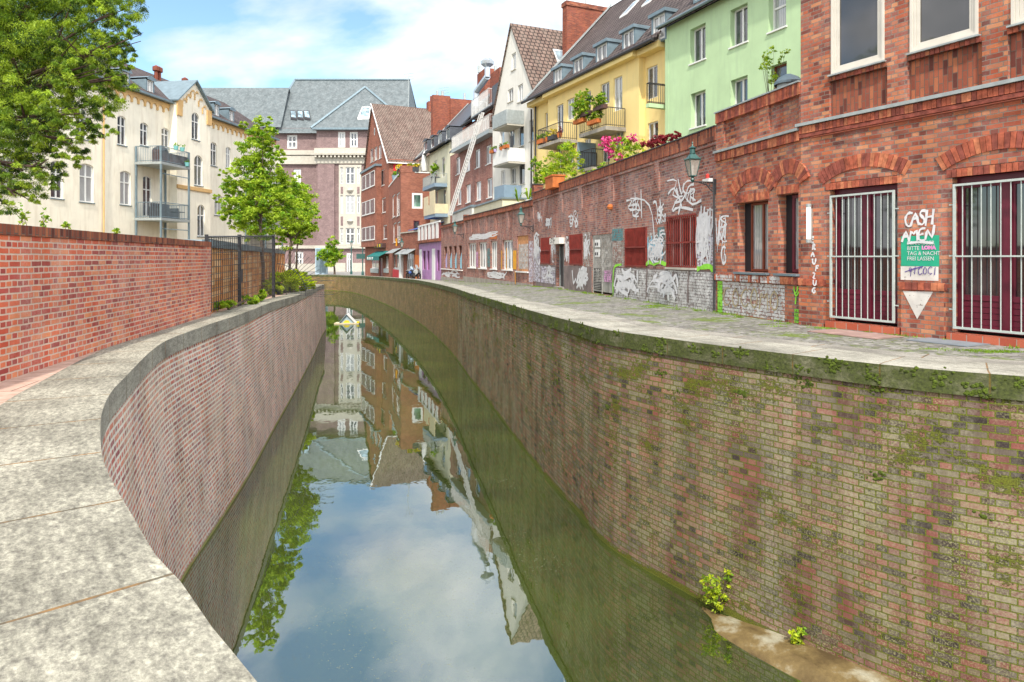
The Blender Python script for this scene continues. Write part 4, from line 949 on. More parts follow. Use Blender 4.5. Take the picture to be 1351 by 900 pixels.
mb = MB(); mb.box(0.6,-.012,-.15,dr[0]-.02,-.001,1.0); mb.cut(); mb.box(dr[2]+.02,-.012,-.15,gd[0]-.03,-.001,1.0); mb.cut(); mb.box(gd[2]+.02,-.012,-.15,AL,-.001,1.02); mb.build('dado', 'dado', A.root)
for i, h in enumerate(holes):
    mb = MB(); x0, z0, x1, z1 = h[:4]; mb.box(x0+.01, .02, z0, x1-.01, .08, z1)
    o = mb.build('shutter', 'wred', A.root); mb = MB()
    mb.box(x0-.02,-.03,1.66,x1+.02,.015,1.71); mb.box(x0-.02,-.03,z0-.02,x1+.02,.015,z0+.03); mb.box(x0-.02,-.03,z0+.03,x0+.03,.015,z1); mb.box(x1-.03,-.03,z0+.03,x1+.02,.015,z1)
    k = int((x1-x0)/.09)
    for j in range(1, k): xx = x0+(x1-x0)*j/k; mb.box(xx-.012,-.01,z0+.03,xx+.012,.018,z1)
    mb.build('bars', 'wred', o)
x0, z0, x1, z1 = gw_[:4]; o = window(A.root, x0, z0, x1, z1, .14, 'frame', 'glass', 3, (), .05, .03, 'stone')
mb = MB(); k = 15
for j in range(k+1): xx = x0+(x1-x0)*j/k; mb.box(xx-.015,-.03,z0,xx+.015,-.005,z1)
for zz in (z0, 1.74, z1-.03): mb.box(x0-.03,-.045,zz,x1+.03,-.031,zz+.045)
mb.build('window_bars', 'wred', A.root)
mb = MB(); x0, _, x1, z1 = dr[:4]; mb.box(x0,.16,.08,x1,.2,z1-.32); o = mb.build('door', 'iron', A.root)
mb = MB(); xm = x0+(x1-x0)*.62; mb.box(x0+.05,.12,.08,x0+.13,.155,z1-.35); mb.box(xm,.12,.08,xm+.07,.155,z1-.35); mb.box(xm+.07,.12,.95,x1-.03,.155,1.05); mb.box(x1-.06,.12,.08,x1-.01,.155,.95); mb.build('door_frame', 'metal', o)
mb = MB(); mb.box(x0-.25,-.25,1.95,x1+.1,.14,2.22); mb.build('shop_sign_box', 'white', A.root)
pt = Paint(); pt.word('SZ', x0-.1, 1.98, .28, .2, .03, -.252); pt.word('~', x0+.3, 2.0, .3, .15, .03, -.252); pt.mb.build('graffiti', 'iron', A.root)
mb = MB(); mb.box(x0-.1,-.1,-.1,x1+.1,.3,.07); mb.build('step', 'concrete', A.root)
mb = MB(); x0, _, x1, z1 = gd[:4]; xm = x0+(x1-x0)*.47; mb.box(x0,.05,.1,xm-.01,.1,z1); mb.box(xm+.01,.05,.1,x1,.1,z1); mb.box(x0,.03,.0,x0+.07,.049,z1); mb.box(xm-.04,.03,.0,xm+.04,.049,z1); mb.box(x0,.03,z1-.1,x1,.049,z1-.0)
o = mb.build('double_door', 'gdoor', A.root)
mb = MB()
for i in range(12): mb.box(x0+.15,.02,.2+i*.06,xm-.15,.045,.225+i*.06)
mb.box(x0+.12,.035,.17,xm-.12,.048,.95,1); mb.build('vent_grille', ['gdoor', 'dark'], o)
mb = MB(); [mb.box(x0+.25,.02,z,xm-.2,.029,z+.28) for z in (1.38, 1.74)]; mb.build('notice', 'wpaint', o)
mb = MB(); [mb.box(x0+.3+k*.2,.012,z+.06,x0+.42+k*.2,.019,z+.17) for z in (1.38, 1.74) for k in (0, 1)]; mb.build('notice_marks', 'iron', o)
mb = MB(); mb.bar((AL-.03,-.05,0.02),(AL-.03,-.05,3.3), .024, n=8); mb.build('downpipe', 'iron', A.root)
# paint on A
def zone(f, name, mat, rects, y=-.014, **kw):
    for i, r in enumerate(rects): m = MB(); rect(m, f, *r, y=y-.002*i); m.build(name, mat, f.root, **kw)
mb = MB()
X0 = A.x(811); X1 = AL-.1; n = 5; bl = [(X0+(X1-X0)*i/n+.05, X0+(X1-X0)*(i+1)/n-.07) for i in range(n)]
for i, (a, b) in enumerate(bl):
    t_ = .12*math.sin(i*2.1); mb.face([(a,-.016,.12+.05*(i%2)),(b,-.016,.10),(b+.03,-.016,.6),(b-.02,-.016,.98-.05*(i%3)),(a+.1+t_,-.016,1.0),(a-.03,-.016,.7)])
mb.build('graffiti', 'sp_white', A.root, label='large white block letters sprayed low on the wall')
pt = Paint()
for i, (a, b) in enumerate(bl):
    pt.stroke([(a-.04,.14),(a-.05,.6),(a+.02,1.0)], .06, -.02, 1)
    if i % 2: pt.stroke([(a+.4,.6),(a+.47,.8),(a+.4,.95)], .07, -.02, 1)
pt.stroke([(X0-.08,.05),(X0-.1,.6),(X0-.02,1.05),(X0+.35,1.1),(X0+.7,1.12)], .06, -.022)
pt.stroke([(A.x(853),1.12),(A.x(858),1.25),(A.x(864),1.1),(A.x(870),1.25),(A.x(880),1.15)], .08, -.022); pt.stroke([(A.x(921),1.05),(A.x(930),1.12),(AL-.2,1.14),(AL-.12,1.0)], .1, -.022)
pt.mb.build('graffiti', ['neon', 'dado'], A.root, label='lime outline round the white letters')
pt = Paint()
zz = lambda px, py: (A.x(px), A.z(px, py))
for s_ in ([(829,272),(845,268),(843,282),(834,287),(836,272)],[(838,254),(840,290)],[(832,262),(852,262),(862,280),(864,330)],[(846,250),(847,288)],[(862,268),(866,264),(868,280)],[(871,262),(873,285)],
           [(882,256),(890,245),(896,262)],[(893,248),(898,268)],[(895,236),(900,262),(903,242)],[(905,262),(908,245),(916,243)],[(906,262),(914,272),(926,264)],[(888,279),(895,272),(915,277)],[(912,248),(911,268)],[(916,250),(915,266)],
           [(922,300),(930,290),(942,286)],[(921,335),(919,310),(926,306),(934,340),(936,352)],[(928,290),(934,300),(940,318),(936,352)],[(930,284),(941,290),(925,296)],[(921,344),(926,340),(931,352)]):
    pt.stroke([zz(*p) for p in s_], .055, -.004)
pt.scrawl(A.x(919), 1.2, AL-.15, 2.6, 14, .04, -.004)
pt.scrawl(A.x(709), 3.0, A.x(716), 3.7, 4, .06, -.004); pt.scrawl(A.x(719), 2.6, A.x(731), 3.3, 6, .07, -.004); pt.scrawl(A.x(751), 2.5, A.x(764), 3.3, 6, .07, -.004)
pt.mb.build('graffiti', 'paintw', A.root, label='white tags sprayed above the shutters and round the barred window')
pt = Paint(); pt.scrawl(A.x(753), .1, A.x(778), 1.0, 9, .09, -.018); pt.scrawl(A.x(715), .1, A.x(732), 1.0, 6, .07, -.018); pt.scrawl(A.x(771), 1.1, A.x(780), 2.3, 6, .09, -.005); pt.mb.build('graffiti', 'paintw', A.root, label='white scribbles beside the grey double door')
pt = Paint(); pt.word('VWS' if 0 else 'WR', A.x(755), .2, .9, .7, .1, -.03); pt.mb.build('graffiti', 'paintw', A.root)
pt = Paint(); pt.scrawl(A.x(919), 1.15, AL-.1, 2.7, 16, .05, -.006); pt.scrawl(A.x(855), 1.2, A.x(880), 2.2, 12, .05, -.012); pt.scrawl(A.x(866), 2.2, A.x(880), 2.9, 5, .05, -.006); pt.scrawl(A.x(727), 1.1, A.x(734), 2.4, 9, .06, -.006); pt.scrawl(A.x(745), 1.1, A.x(752), 2.4, 9, .07, -.006); pt.scrawl(A.x(704), 1.0, A.x(714), 2.6, 14, .09, -.03); pt.scrawl(A.x(883), 2.6, A.x(922), 3.6, 5, .05, -.008); pt.scrawl(A.x(825), 2.5, A.x(850), 3.3, 4, .05, -.008); pt.scrawl(A.x(811), .15, A.x(850), 1.0, 10, .1, -.028); pt.scrawl(A.x(850), .15, A.x(900), 1.0, 10, .08, -.028)
pt.mb.build('graffiti', 'paintw', A.root, label='dense overlapping white scrawls')
mb = MB(); rect(mb, A, 810, 357, 944, 409, -.014); mb.build('graffiti', 'sp_white', A.root, label='patchy worn whitewash along the base of the wall')
mb = MB(); rect(mb, A, 920, 300, 943, 352, -.003); mb.build('graffiti', 'sp_lilac', A.root)
zone(A, 'graffiti', 'sp_grey', [(769,306,779,374),(808,300,823,352),(855,306,879,349)], -.005, label='layered grey and white paint around the openings')
zone(A, 'graffiti', 'sp_lilac', [(697+7,326,713,372),(714,352,733,374)], -.02, label='lilac and white sprayed block')
zone(A, 'graffiti', 'sp_teal', [(808,302,822,318),(868,300,877,318)], -.010)
mb = MB(); rect(mb, A, 785, 305, 806, 372, y=.028); mb.build('graffiti', 'sp_grey', A.root)
mb = MB(); rect(mb, A, 796, 357, 806, 372, y=.024); mb.build('graffiti', 'sp_pink', A.root)
pt = Paint(); pt.scrawl(A.x(855), 1.2, A.x(879), 2.1, 9, .05, -.012); pt.mb.build('graffiti', 'cyanp', A.root, label='sky blue and white scribble between the shutter and the barred window')
pt = Paint(); pt.scrawl(A.x(855), 1.15, A.x(879), 2.1, 10, .04, -.03); pt.scrawl(A.x(871), 2.3, A.x(877), 3.0, 2, .05, -.02); pt.mb.build('graffiti', 'paintw', A.root)
al = empty('alarm_light', A.wp(A.x(807), -.05, 3.12), A.root.rotation_euler.z, 'small round orange lamp on the brick wall above the grey double door', 'lamp'); mb = MB(); mb.lathe((0,0,-.1), [(0,0),(.09,.02),(.12,.1),(.08,.19),(0,.21)], 12); mb.build('globe', 'orange', al); mb = MB(); mb.box(-.08,.0,-.02,.08,.048,.02); mb.build('bracket', 'iron', al)
# ================================================================ D and E
D = Fac((-3.49,49.4), (1.06,34.7), zf(49), 'studio_front', 'brick studio front with five tall white windows and orange sprayed blocks', 'building')
DL = D.L; zt0, zt1 = 4.28, 4.28
dw = [(617.8,628),(631.5,642),(647.2,655.7),(663,676.5)]; dh = [(D.x(a), .63, D.x(b), 2.36, .28, False, 0) for a, b in dw]; bw = (D.x(682), .63, D.x(697), 2.52, .18, True, 0)
dp = [(613.5,620),(621.5,629),(631,639.5),(641.5,652),(654,668),(670.5,686),(689,703)]
mb = MB(); wall(mb, [(0,-.9),(DL,-.9),(DL,4.28),(0,4.28)], dh+[bw]+[(D.x(a)+.03, 3.02, D.x(b)-.03, 3.98, .06, True, 0) for a, b in dp]); mb.box(0,0,-.9,DL,.4,4.28,skip='f'); mb.build('wall', 'brick_a', D.root)
mb = MB(); mb.box(0,-.05,4.0,DL,-.001,4.25,rot=True); mb.box(-.05,-.03,3.98,.3,.4,4.45,rot=True); mb.build('soldier_course', 'brick_solid', D.root)
mb = MB(); mb.box(0,-.08,4.282,DL,.45,4.31); mb.build('coping', 'iron', D.root)
mb = MB(); mb.box(0,-.05,-.9,DL,-.001,.0); mb.build('plinth', 'concrete', D.root)
for h in dh:
    window(D.root, h[0]+.02, h[1]+.03, h[2]-.02, h[3], .1, 'frame', 'glass', 3, (), .1, .07, 'wpaint')
mb = MB(); x0, z0, x1, z1 = bw[:4]; mb.box(x0,.06,z0,x1,.12,z1); mb.build('boarded_window', 'woodp', D.root); mb = MB(); mb.box(x0-.06,-.08,z0-.08,x1+.06,.1,z0-.002); mb.build('sill', 'wpaint', D.root)
zone(D, 'graffiti', 'sp_white', [(683,322,696.5,355)], .05); zone(D, 'graffiti', 'sp_orange', [(677,330.5,681.5,355.5),(661.5,330.5,662.8,355.5)], -.01, label='orange sprayed block beside the tall window'); zone(D, 'graffiti', 'sp_lilac', [(698,318,703,372)], -.01)
zone(D, 'graffiti', 'sp_teal', [(643,328,646.5,352)], -.01); zone(D, 'graffiti', 'sp_pink', [(628.5,332,631,353)], -.01)
mb = MB(); rect(mb, D, 647, 307, 656, 315.5, -.012); mb.build('patch', 'orange', D.root)
pt = Paint(); pt.scrawl(D.x(617), 2.55, D.x(662), 2.95, 14, .06, -.005); pt.scrawl(D.x(640), .05, D.x(672), .55, 9, .07, -.005); pt.mb.build('graffiti', 'paintw', D.root, label='pale chalky tags above the tall windows')
pt = Paint(); pt.stroke([(D.x(681),.62),(D.x(681.5),-.1)], .12, -.06); pt.stroke([(D.x(669),1.9),(D.x(669),.6)], .1, -.02); pt.mb.build('graffiti', 'yorange', D.root)
E = Fac((-5.98,57.6), (-3.49,49.4), zf(57), 'narrow_window_annex', 'low brick annex with four narrow painted windows beside the purple shop', 'building')
EL = E.L; eh = [(E.x(a), .45, E.x(b), 2.25, .2, True, 0) for a, b in ((586,589.8),(592,596),(598.3,602.3),(605,609.3))]
mb = MB(); wall(mb, [(0,-.9),(EL,-.9),(EL,4.04),(0,4.04)], eh+[(E.x(a), 3.0, E.x(b), 3.75, .06, True, 0) for a, b in ((583.5,590.5),(592.5,600),(602,610))]); mb.box(0,0,-.9,EL,.4,4.04,skip='f'); mb.build('wall', 'brick_a', E.root)
mb = MB(); mb.box(0,-.06,3.84,EL,-.001,4.02,rot=True); mb.build('soldier_course', 'brick_solid', E.root); mb = MB(); mb.box(0,-.08,4.042,EL,.45,4.07); mb.build('coping', 'iron', E.root)
mb = MB(); mb.box(0,-.05,-.9,EL,-.001,-.25); mb.build('plinth', 'concrete', E.root); mb = MB(); mb.box(.2,-.1,.38,EL-.3,.0-.001,.445); mb.build('sill', 'wpaint', E.root)
for h in eh: window(E.root, h[0], h[1], h[2], h[3], .12, 'brown', 'glassd', 1, (.55,), .04, .03, None)
for i, h in enumerate(eh): mb = MB(); mb.face([(h[0]+.1,.1,h[1]+.1),(h[2]-.06,.1,h[1]+.05),(h[2]-.03,.1,1.2),((h[0]+h[2])/2,.1,1.75),(h[0]+.06,.1,1.2)]); mb.build('graffiti', ('lilac','cyanp','cyanp','cyanp')[i], E.root)
pt = Paint(); pt.scrawl(.3, -.2, EL-.4, .35, 9, .08, -.006); pt.mb.build('graffiti', 'paintw', E.root)
# ================================================================ purple shop
U = Fac((-9.26,68.), (-5.98,57.6), zf(63), 'purple_shop', 'small shop front painted purple under a white slatted balustrade', 'shop')
UL = U.L; uh = [(U.x(a), -.55, U.x(b), 2.0, .25, True, 0) for a, b in ((558,561.5),(563.5,566.5),(576.5,580))]
mb = MB(); wall(mb, [(0,-1.2),(UL,-1.2),(UL,2.72),(0,2.72)], [(h[0], .2, h[2], 2.0, .25, True, 0) for h in uh]); mb.box(0,0,-1.2,UL,5,2.72,skip='f'); mb.build('wall', 'purple', U.root)
for h in uh: window(U.root, h[0], .2, h[2], 2.0, .12, 'dred', 'glassd', 1, (), .06, .04, None)
for a, b in ((553.8,556.8),(570.5,574.2)): mb = MB(); mb.box(U.x(a), -.05, -1.1, U.x(b), -.001, 2.15); mb.build('door', 'wpaint', U.root)
mb = MB(); mb.box(-.1,-.3,2.75,UL,.0,3.0); mb.build('cornice', 'brick_solid', U.root); mb = MB(); mb.box(0,.0,2.72,UL,5,2.98); mb.build('roof_terrace', 'concrete', U.root)
mb = MB(); n = 6
for i in range(n):
    xx = UL*i/n; mb.box(xx,-.12,3.0,xx+UL/n*.55,-.06,4.35)
mb.box(0,-.14,4.352,UL,-.04,4.5); mb.box(0,-.06,3.05,UL,-.02,4.35,1); mb.build('balustrade', ['wpaint', 'wred'], U.root)
# ================================================================ brown gable house
H = Fac((-22.4,104.), (-16.25,90.), zf(95), 'gable_house', 'tall brown brick house with steep tiled gable roof and green awning', 'house')
HL = H.L; zb0 = zf(95); apx = H.x(491.8); APZ = 23.6; EVZ = 14.4; v = H.v
gh = []
def addw(f, lst, spec, **kw):
    for (a, b, t_, bt) in spec:
        pm = (a+b)/2; lst.append(((f.x(a), f.z(pm, bt), f.x(b), f.z(pm, t_), .15, True, 0), kw))
wl = []
addw(H, wl, [(488.7,492.5,196.7,214),(494,497.7,194,211.5),(499.6,503.3,191.5,209)], nx=1)
addw(H, wl, [(502.4,507.3,224,245),(504,509,261,280.5),(505.7,510.7,297,315.5)], nx=1, fw=.1)
addw(H, wl, [(490.5,499.5,341,354),(508.7,512.5,338,353.5)], nx=2, fw=.12)
dp_ = [((H.x(501), zb0+.05, H.x(504.7), H.z(503, 340.5), .2, True, 0), None)]
mb = MB(); wall(mb, [(0,zb0-.5),(HL,zb0-.5),(HL,EVZ),(apx,APZ),(0,EVZ+.3)], [h for h, k in wl+dp_]); 
D_ = 14
mb.face([(0,0,zb0-.5),(0,0,EVZ+.3),(0,D_,EVZ+.3),(0,D_,zb0-.5)]); mb.face([(HL,0,zb0-.5),(HL,D_,zb0-.5),(HL,D_,EVZ),(HL,0,EVZ)]); mb.face([(HL,D_,zb0-.5),(0,D_,zb0-.5),(0,D_,EVZ+.3),(apx,D_,APZ),(HL,D_,EVZ)])
mb.build('wall', 'brick_house', H.root)
for h, k in wl: window(H.root, h[0], h[1], h[2], h[3], .06, 'frame', 'glass', sill='wpaint', **k)
mb = MB(); h = dp_[0][0]; mb.box(h[0], .08, h[1], h[2], .15, h[3]); mb.build('door', 'dred', H.root)
mb = MB()
for (p, q, sgn) in (((HL+.35, EVZ-.45), (apx, APZ+.12), 1), ((-.3, EVZ-.1), (apx, APZ+.12), -1)):
    pts = [(p[0],-.25,p[1]),(p[0],D_,p[1]),(q[0],D_,q[1]),(q[0],-.25,q[1])]
    L = math.hypot(p[0]-q[0], p[1]-q[1]); uv = [(0,0),(D_,0),(D_,L),(0,L)]
    if sgn < 0: pts = pts[::-1]; uv = uv[::-1]
    mb.slab(pts, .18, 0, uv)
mb.build('roof', 'tile', H.root)
mb = MB(); mb.slab([(HL+.36,-.33,EVZ-.4),(HL+.36,-.252,EVZ-.4),(apx,-.252,APZ+.16),(apx,-.33,APZ+.16)], .3); mb.box(HL+.3,-.3,EVZ-.62,HL+.52,D_,EVZ-.48); mb.build('verge_trim', 'wpaint', H.root)
ov = [(H.x(494.4)+.35*math.cos(t_), -.03, H.z(494.4, 173.7)+.55*math.sin(t_)) for t_ in [k*math.pi/6 for k in range(12)]]
mb = MB(); mb.face(ov); mb.build('oval_window', 'frame', H.root); mb = MB(); mb.face([(H.x(494.4)+(p[0]-H.x(494.4))*.6, -.04, H.z(494.4,173.7)+(p[2]-H.z(494.4,173.7))*.7) for p in ov]); mb.build('pane', 'glassd', H.root)
ox0, ox1 = .5, H.x(498.5, -.5); mb = MB(); mb.box(ox0,-.7,H.z(489,326),ox1,-.001,H.z(489,227)); o = mb.build('oriel', 'brick_house', H.root)
mb = MB(); mb.box(ox0-.2,-.9,H.z(489,227)+.002,ox1+.15,-.001,H.z(489,227)+.3); mb.build('oriel_roof', 'lead', H.root)
for (t_, b_) in ((231,250),(266,284),(300,317.5)):
    window(o, ox0+.6, H.z(489,b_), ox1-1.0, H.z(489,t_), -.76, 'frame', 'glass', 3, (), .1, .08, 'wpaint', yb=-.72)
mb = MB(); a0, a1 = H.x(487.5,-1), H.x(504,-1); za = H.z(496, 334)
mb.slab([(a0,-1.4,za-.45),(a1,-1.4,za-.45),(a1,-.002,za+.25),(a0,-.002,za+.25)], .05); mb.box(a0,-1.42,za-1.0,a1,-1.4,za-.45); o = mb.build('awning', 'teal', H.root)
text('BAR   CAFE   POP', .5, 'lettering', 'wpaint', o, a0+.4, -1.43, za-.92, .01, 1.0, .01)
mb = MB(); mb.box(a0+.5,-.5,za+.7,a1-2,-.01,za+1.3); [mb.box(a0+1+k*1.5,-.55,za+.8,a0+1.6+k*1.5,-.51,za+1.2, 1) for k in range(3)]; mb.build('sign_bracket', ['wfurn', 'yel'], H.root)
mb = MB(); [mb.box(H.x(a), -.12, H.z((a+b)/2, 360), H.x(b), -.001, H.z((a+b)/2, 354.5)) for a, b in ((489.5,500),(507,513))]; mb.build('stall_riser', 'metal', H.root)
for xx, zz_ in ((7.5, 23.3), ): pass
mb = MB(); yy = 8.2; mb.box(apx-.5,yy,APZ-1,apx+.6,yy+1.2,APZ+1.1); mb.bar((apx,yy+.6,APZ+1.1),(apx,yy+.6,APZ+2), .2, n=8); mb.build('chimney', 'chim', H.root)
mb = MB()
for yy, h_ in ((5.3, 5.), (10.8, 3.5)):
    mb.bar((apx,yy,APZ),(apx,yy,APZ+h_), .04, n=5)
    for k in range(3): mb.bar((apx-.6,yy-.6+.2*k,APZ+h_-.4*k),(apx+.6,yy+.6,APZ+h_-.4*k), .025, n=4)
mb.build('antenna', 'metal', H.root)
def on_right(f, px, py, x):   # point on the house's right side wall: y and z
    k = (px-CX)/F; a = f.A+f.u*x; y = (k*a.y-a.x)/(f.v.x-k*f.v.y); d = a.y+f.v.y*y; return y, EYE+(HZ-py)/F*d
y0, zt_a = on_right(H, 519, 217, HL); y1, zb_a = on_right(H, 536.5, 230.5, HL)
mb = MB(); mb.box(HL+.01, y0, zt_a-.85, HL+.04, y1, zt_a); mb.box(HL+.01, y0+.4, zb_a, HL+.05, y0+(y1-y0)*.55, zt_a-.3, 1); mb.box(HL+.012, y0+1.4, zt_a-1.0, HL+.056, y0+(y1-y0)*.75, zt_a-.25, 1)
fl = mb.build('banner', ['red', 'wpaint'], None); fl.parent = None; fl.location = H.root.location.copy(); fl.location.z = 0; fl.rotation_euler.z = H.root.rotation_euler.z; tag(fl, 'red and white banner hanging on the brown brick wall above the roof terrace', 'banner')
# extension with the terrace
K = Fac((-16.25,90.), (-12.05,74.), zf(85), 'terrace_house', 'brown brick house extension with tall paired windows and roof terrace', 'house')
KL = K.L; TZ = 10.6; side_h = 3.3
wl = []; addw(K, wl, [(517.6,521.4,257,286.7),(523,527.2,254.5,285),(518.7,522.7,294,320),(523.8,528,292.5,320)], nx=1, fw=.12)
wl2 = []; addw(K, wl2, [(519.5,528.3,334,355)], nx=2, fw=.15)
mb = MB(); wall(mb, [(0,zf(85)-.5),(KL,zf(85)-.5),(KL,TZ),(0,TZ)], [h for h, k in wl+wl2])
# side wall facing the camera
def side_rect(px0, py0, px1, py1, f=K, x=None):
    x = f.L if x is None else x; ya, za = on_right(f, px0, py0, x); yb, zb = on_right(f, px1, py1, x); return ya, zb, yb, za
big = side_rect(543.5, 254.5, 557.5, 275.5); drk = side_rect(545.5, 291, 553.5, 306)
sm = MB(); wall(sm, [(0,zf(85)-.5),(side_h,zf(85)-.5),(side_h,TZ),(0,TZ)], [big+(.15,True,0), drk+(.15,True,0)])
for fc_, mi_, uv_ in zip(sm.f, sm.mi, sm.uv): mb.face([(KL-sm.v[i][1], sm.v[i][0], sm.v[i][2]) for i in fc_], 0, uv_)
mb.box(0,0,zf(85)-.5,KL,side_h,TZ,skip='frt'); mb.face([(0,.01,TZ-.6),(KL,.01,TZ-.6),(KL,side_h,TZ-.6),(0,side_h,TZ-.6)]); mb.build('wall', 'brick_house', K.root)
for h, k in wl+wl2: window(K.root, h[0], h[1], h[2], h[3], .06, 'frame', 'glass', sill='wpaint', **k)
def side_window(f, x, r, fm='frame', pm='glass', fw=.14):
    y0, z0, y1, z1 = r; m = MB(); xx = x
    m.box(xx-.1,y0,z0,xx-.02,y0+fw,z1); m.box(xx-.1,y1-fw,z0,xx-.02,y1,z1); m.box(xx-.1,y0+fw,z0,xx-.02,y1-fw,z0+fw); m.box(xx-.1,y0+fw,z1-fw,xx-.02,y1-fw,z1); o = m.build('window', fm, f.root)
    m = MB(); m.face([(xx-.06,y0,z0),(xx-.06,y1,z0),(xx-.06,y1,z1),(xx-.06,y0,z1)]); m.build('pane', pm, o)
M['gteal'] = glassmat('window_glass_green', (.1,.2,.15), 0)
side_window(K, KL, big, 'frame', 'gteal', .22); side_window(K, KL, drk, 'dred', 'glassd', .08)
mb = MB(); mb.box(-.05,-.05,TZ,KL-1.4,.2,TZ+.18); mb.box(KL-.2,1.5,TZ,KL+.05,side_h,TZ+.12); mb.build('parapet_cap', 'wpaint', K.root)
mb = MB(); mb.box(KL-1.4,-.03,TZ,KL+.03,1.5,TZ+.75); mb.build('parapet_pier', 'brick_house', K.root)
# ground floor bay with awnings
gfx = Fac((-12.05,74.), (-9.26,68.), zf(71), 'cafe_front', 'low brick cafe front with white door pillar and orange sign', 'shop')
wl = []; addw(gfx, wl, [(536.5,545.5,333.5,357)], nx=3, fw=.12)
mb = MB(); GT = 3.95; wall(mb, [(0,-1.5),(gfx.L,-1.5),(gfx.L,GT),(0,GT)], [h for h, k in wl]); mb.box(0,0,-1.5,gfx.L,3,GT,skip='f'); mb.build('wall', 'brick_house', gfx.root)
for h, k in wl: window(gfx.root, h[0], h[1], h[2], h[3], .06, 'frame', 'glassd', sill='wpaint', **k)
mb = MB(); mb.box(-.1,-.1,GT,gfx.L,.3,GT+.12); mb.build('parapet_cap', 'stone', gfx.root)
mb = MB(); mb.box(.1,-.25,-1.4,.95,-.001,1.7); mb.build('door_pillar', 'wpaint', gfx.root)
mb = MB(); mb.slab([(.8,-.9,1.75),(gfx.L-1.2,-.9,1.75),(gfx.L-1.2,-.01,2.25),(.8,-.01,2.25)], .06); mb.build('awning', 'metal', gfx.root)
mb = MB(); mb.box(gfx.x(548),-.05,-1.4,gfx.L,-.001,1.6); mb.build('painted_corner', 'orange', gfx.root)
mb = MB(); a, b = K.x(518), K.x(528.8); mb.slab([(a,-.9,1.9),(b,-.9,1.9),(b,-.01,2.4),(a,-.01,2.4)], .06); mb.build('awning', 'metal', K.root)
mb = MB(); mb.box(K.x(518.5),-.05,-1.4,KL-.3,-.001,H.z(510,355)-1.0 if 0 else -.0); mb.build('painted_riser', 'red', K.root)
sg = empty('hanging_sign', gfx.wp(.35,-.55,3.0), gfx.root.rotation_euler.z-.5, 'small orange square sign hanging above the cafe door', 'sign'); mb = MB(); mb.box(-.25,-.05,-.4,.28,.05,.42); mb.build('board', 'yorange', sg)
mb = MB(); mb.bar((0,.0,.42),(0,.0,.62), .03, n=5); mb.box(-.02,0,.6,.02,.5,.64); mb.build('bracket', 'iron', sg)
mb = MB(); mb.box(-.12,-.06,-.3,.02,-.052,.2); mb.box(.06,-.06,.05,.18,-.052,.3); mb.build('emblem', 'beige', sg)
def dormer(f, x0, x1, z0, z1, y0, dep, mat='lead', fm='frame', curved=False, nx=2, roof=.12):
    mb = MB(); mb.box(x0-.12, y0, z0-.1, x0, dep, z1); mb.box(x1, y0, z0-.1, x1+.12, dep, z1)
    if curved:
        ap = arcpts(x0-.16, x1+.16, z1, .16, 8)
        for p, q in zip(ap, ap[1:]): mb.face([(p[0],y0-.12,p[1]+.1),(q[0],y0-.12,q[1]+.1),(q[0],dep+.3,q[1]+.1),(p[0],dep+.3,p[1]+.1)]); mb.face([(p[0],y0-.12,z1-.02),(q[0],y0-.12,z1-.02),(q[0],y0-.12,q[1]+.1),(p[0],y0-.12,p[1]+.1)])
    else: mb.box(x0-.2, y0-.15, z1, x1+.2, dep+.4, z1+roof)
    mb.box(x0, y0+.02, z0-.1, x1, dep, z0)
    o = mb.build('dormer', mat, f.root)
    window(o, x0, z0, x1, z1-.002, y0+.02, fm, 'glass', nx, (), .09, .05, None); return o
def gutter(f, x0, x1, z, y=-.3, r=.07, mat='lead'):
    mb = MB(); mb.bar((x0,y,z),(x1,y,z), r, n=8); mb.build('gutter', mat, f.root)
def wins(f, specs, holes, **kw):
    for s_ in specs:
        a, b, t_, bt = s_[:4]; pm = (a+b)/2; k = dict(kw); k.update(s_[4] if len(s_) > 4 else {}); y = k.pop('y0', 0)
        holes.append(((f.x(a, y), f.z(pm, bt, y), f.x(b, y), f.z(pm, t_, y), k.get('dep', .16), True, k.get('rise', 0)), k, y))
def put(f, holes):
    for h, k, y in holes:
        k = {a: b for a, b in k.items() if a != 'dep'}; k.setdefault('sill', 'stone'); k.setdefault('yb', y); window(f.root, h[0], h[1], h[2], h[3], y+.08, **k)
# ================================================================ green house
N = Fac((7.09,31.5), (12.2,19.6), 0, 'mint_house', 'plain mint green rendered house behind the brick bay', 'house')
hs = []; kw = dict(nx=2, fw=.07, dep=.3, sill='wpaint')
wins(N, [(910.6,930.8,34.5,81),(963.5,986.3,8.5,58.7),(1014,1037,-18,38.7,dict(tr=(.55,),nx=1)),(911.4,930.8,121,167),(964,986.3,102.6,152),(1016,1038,84,136,dict(nx=1,fm='brown'))], hs, **kw)
EZ = 11.95; mb = MB(); wall(mb, [(0,-.2),(N.L,-.2),(N.L,EZ),(0,EZ)], [h for h, k, y in hs]); mb.box(0,0,-.2,N.L,9,EZ,skip='f'); mb.build('wall', 'green', N.root)
for h, k, y in hs: k = {a: b for a, b in k.items() if a != 'dep'}; window(N.root, h[0], h[1], h[2], h[3], .22, **k)
mb = MB(); mb.slab([(-.1,-.35,EZ),(N.L,-.35,EZ),(N.L,5,EZ+5),(-.1,5,EZ+5)], .14, 0, [(0,0),(N.L,0),(N.L,7.2),(0,7.2)]); mb.slab([(N.L,4.9,EZ+4.98),(N.L,9.2,EZ),(-.1,9.2,EZ),(-.1,4.9,EZ+4.98)][::-1], .1); mb.build('roof', 'tile_dk', N.root)
gutter(N, -.1, N.L, EZ-.02, -.42); dormer(N, N.x(917,.2), N.x(937,.2), EZ+.65, EZ+2.0, .2, 2.2)
mb = MB(); mb.box(-.02,-.012,0,.25,-.001,EZ); mb.build('downpipe', 'green', N.root)
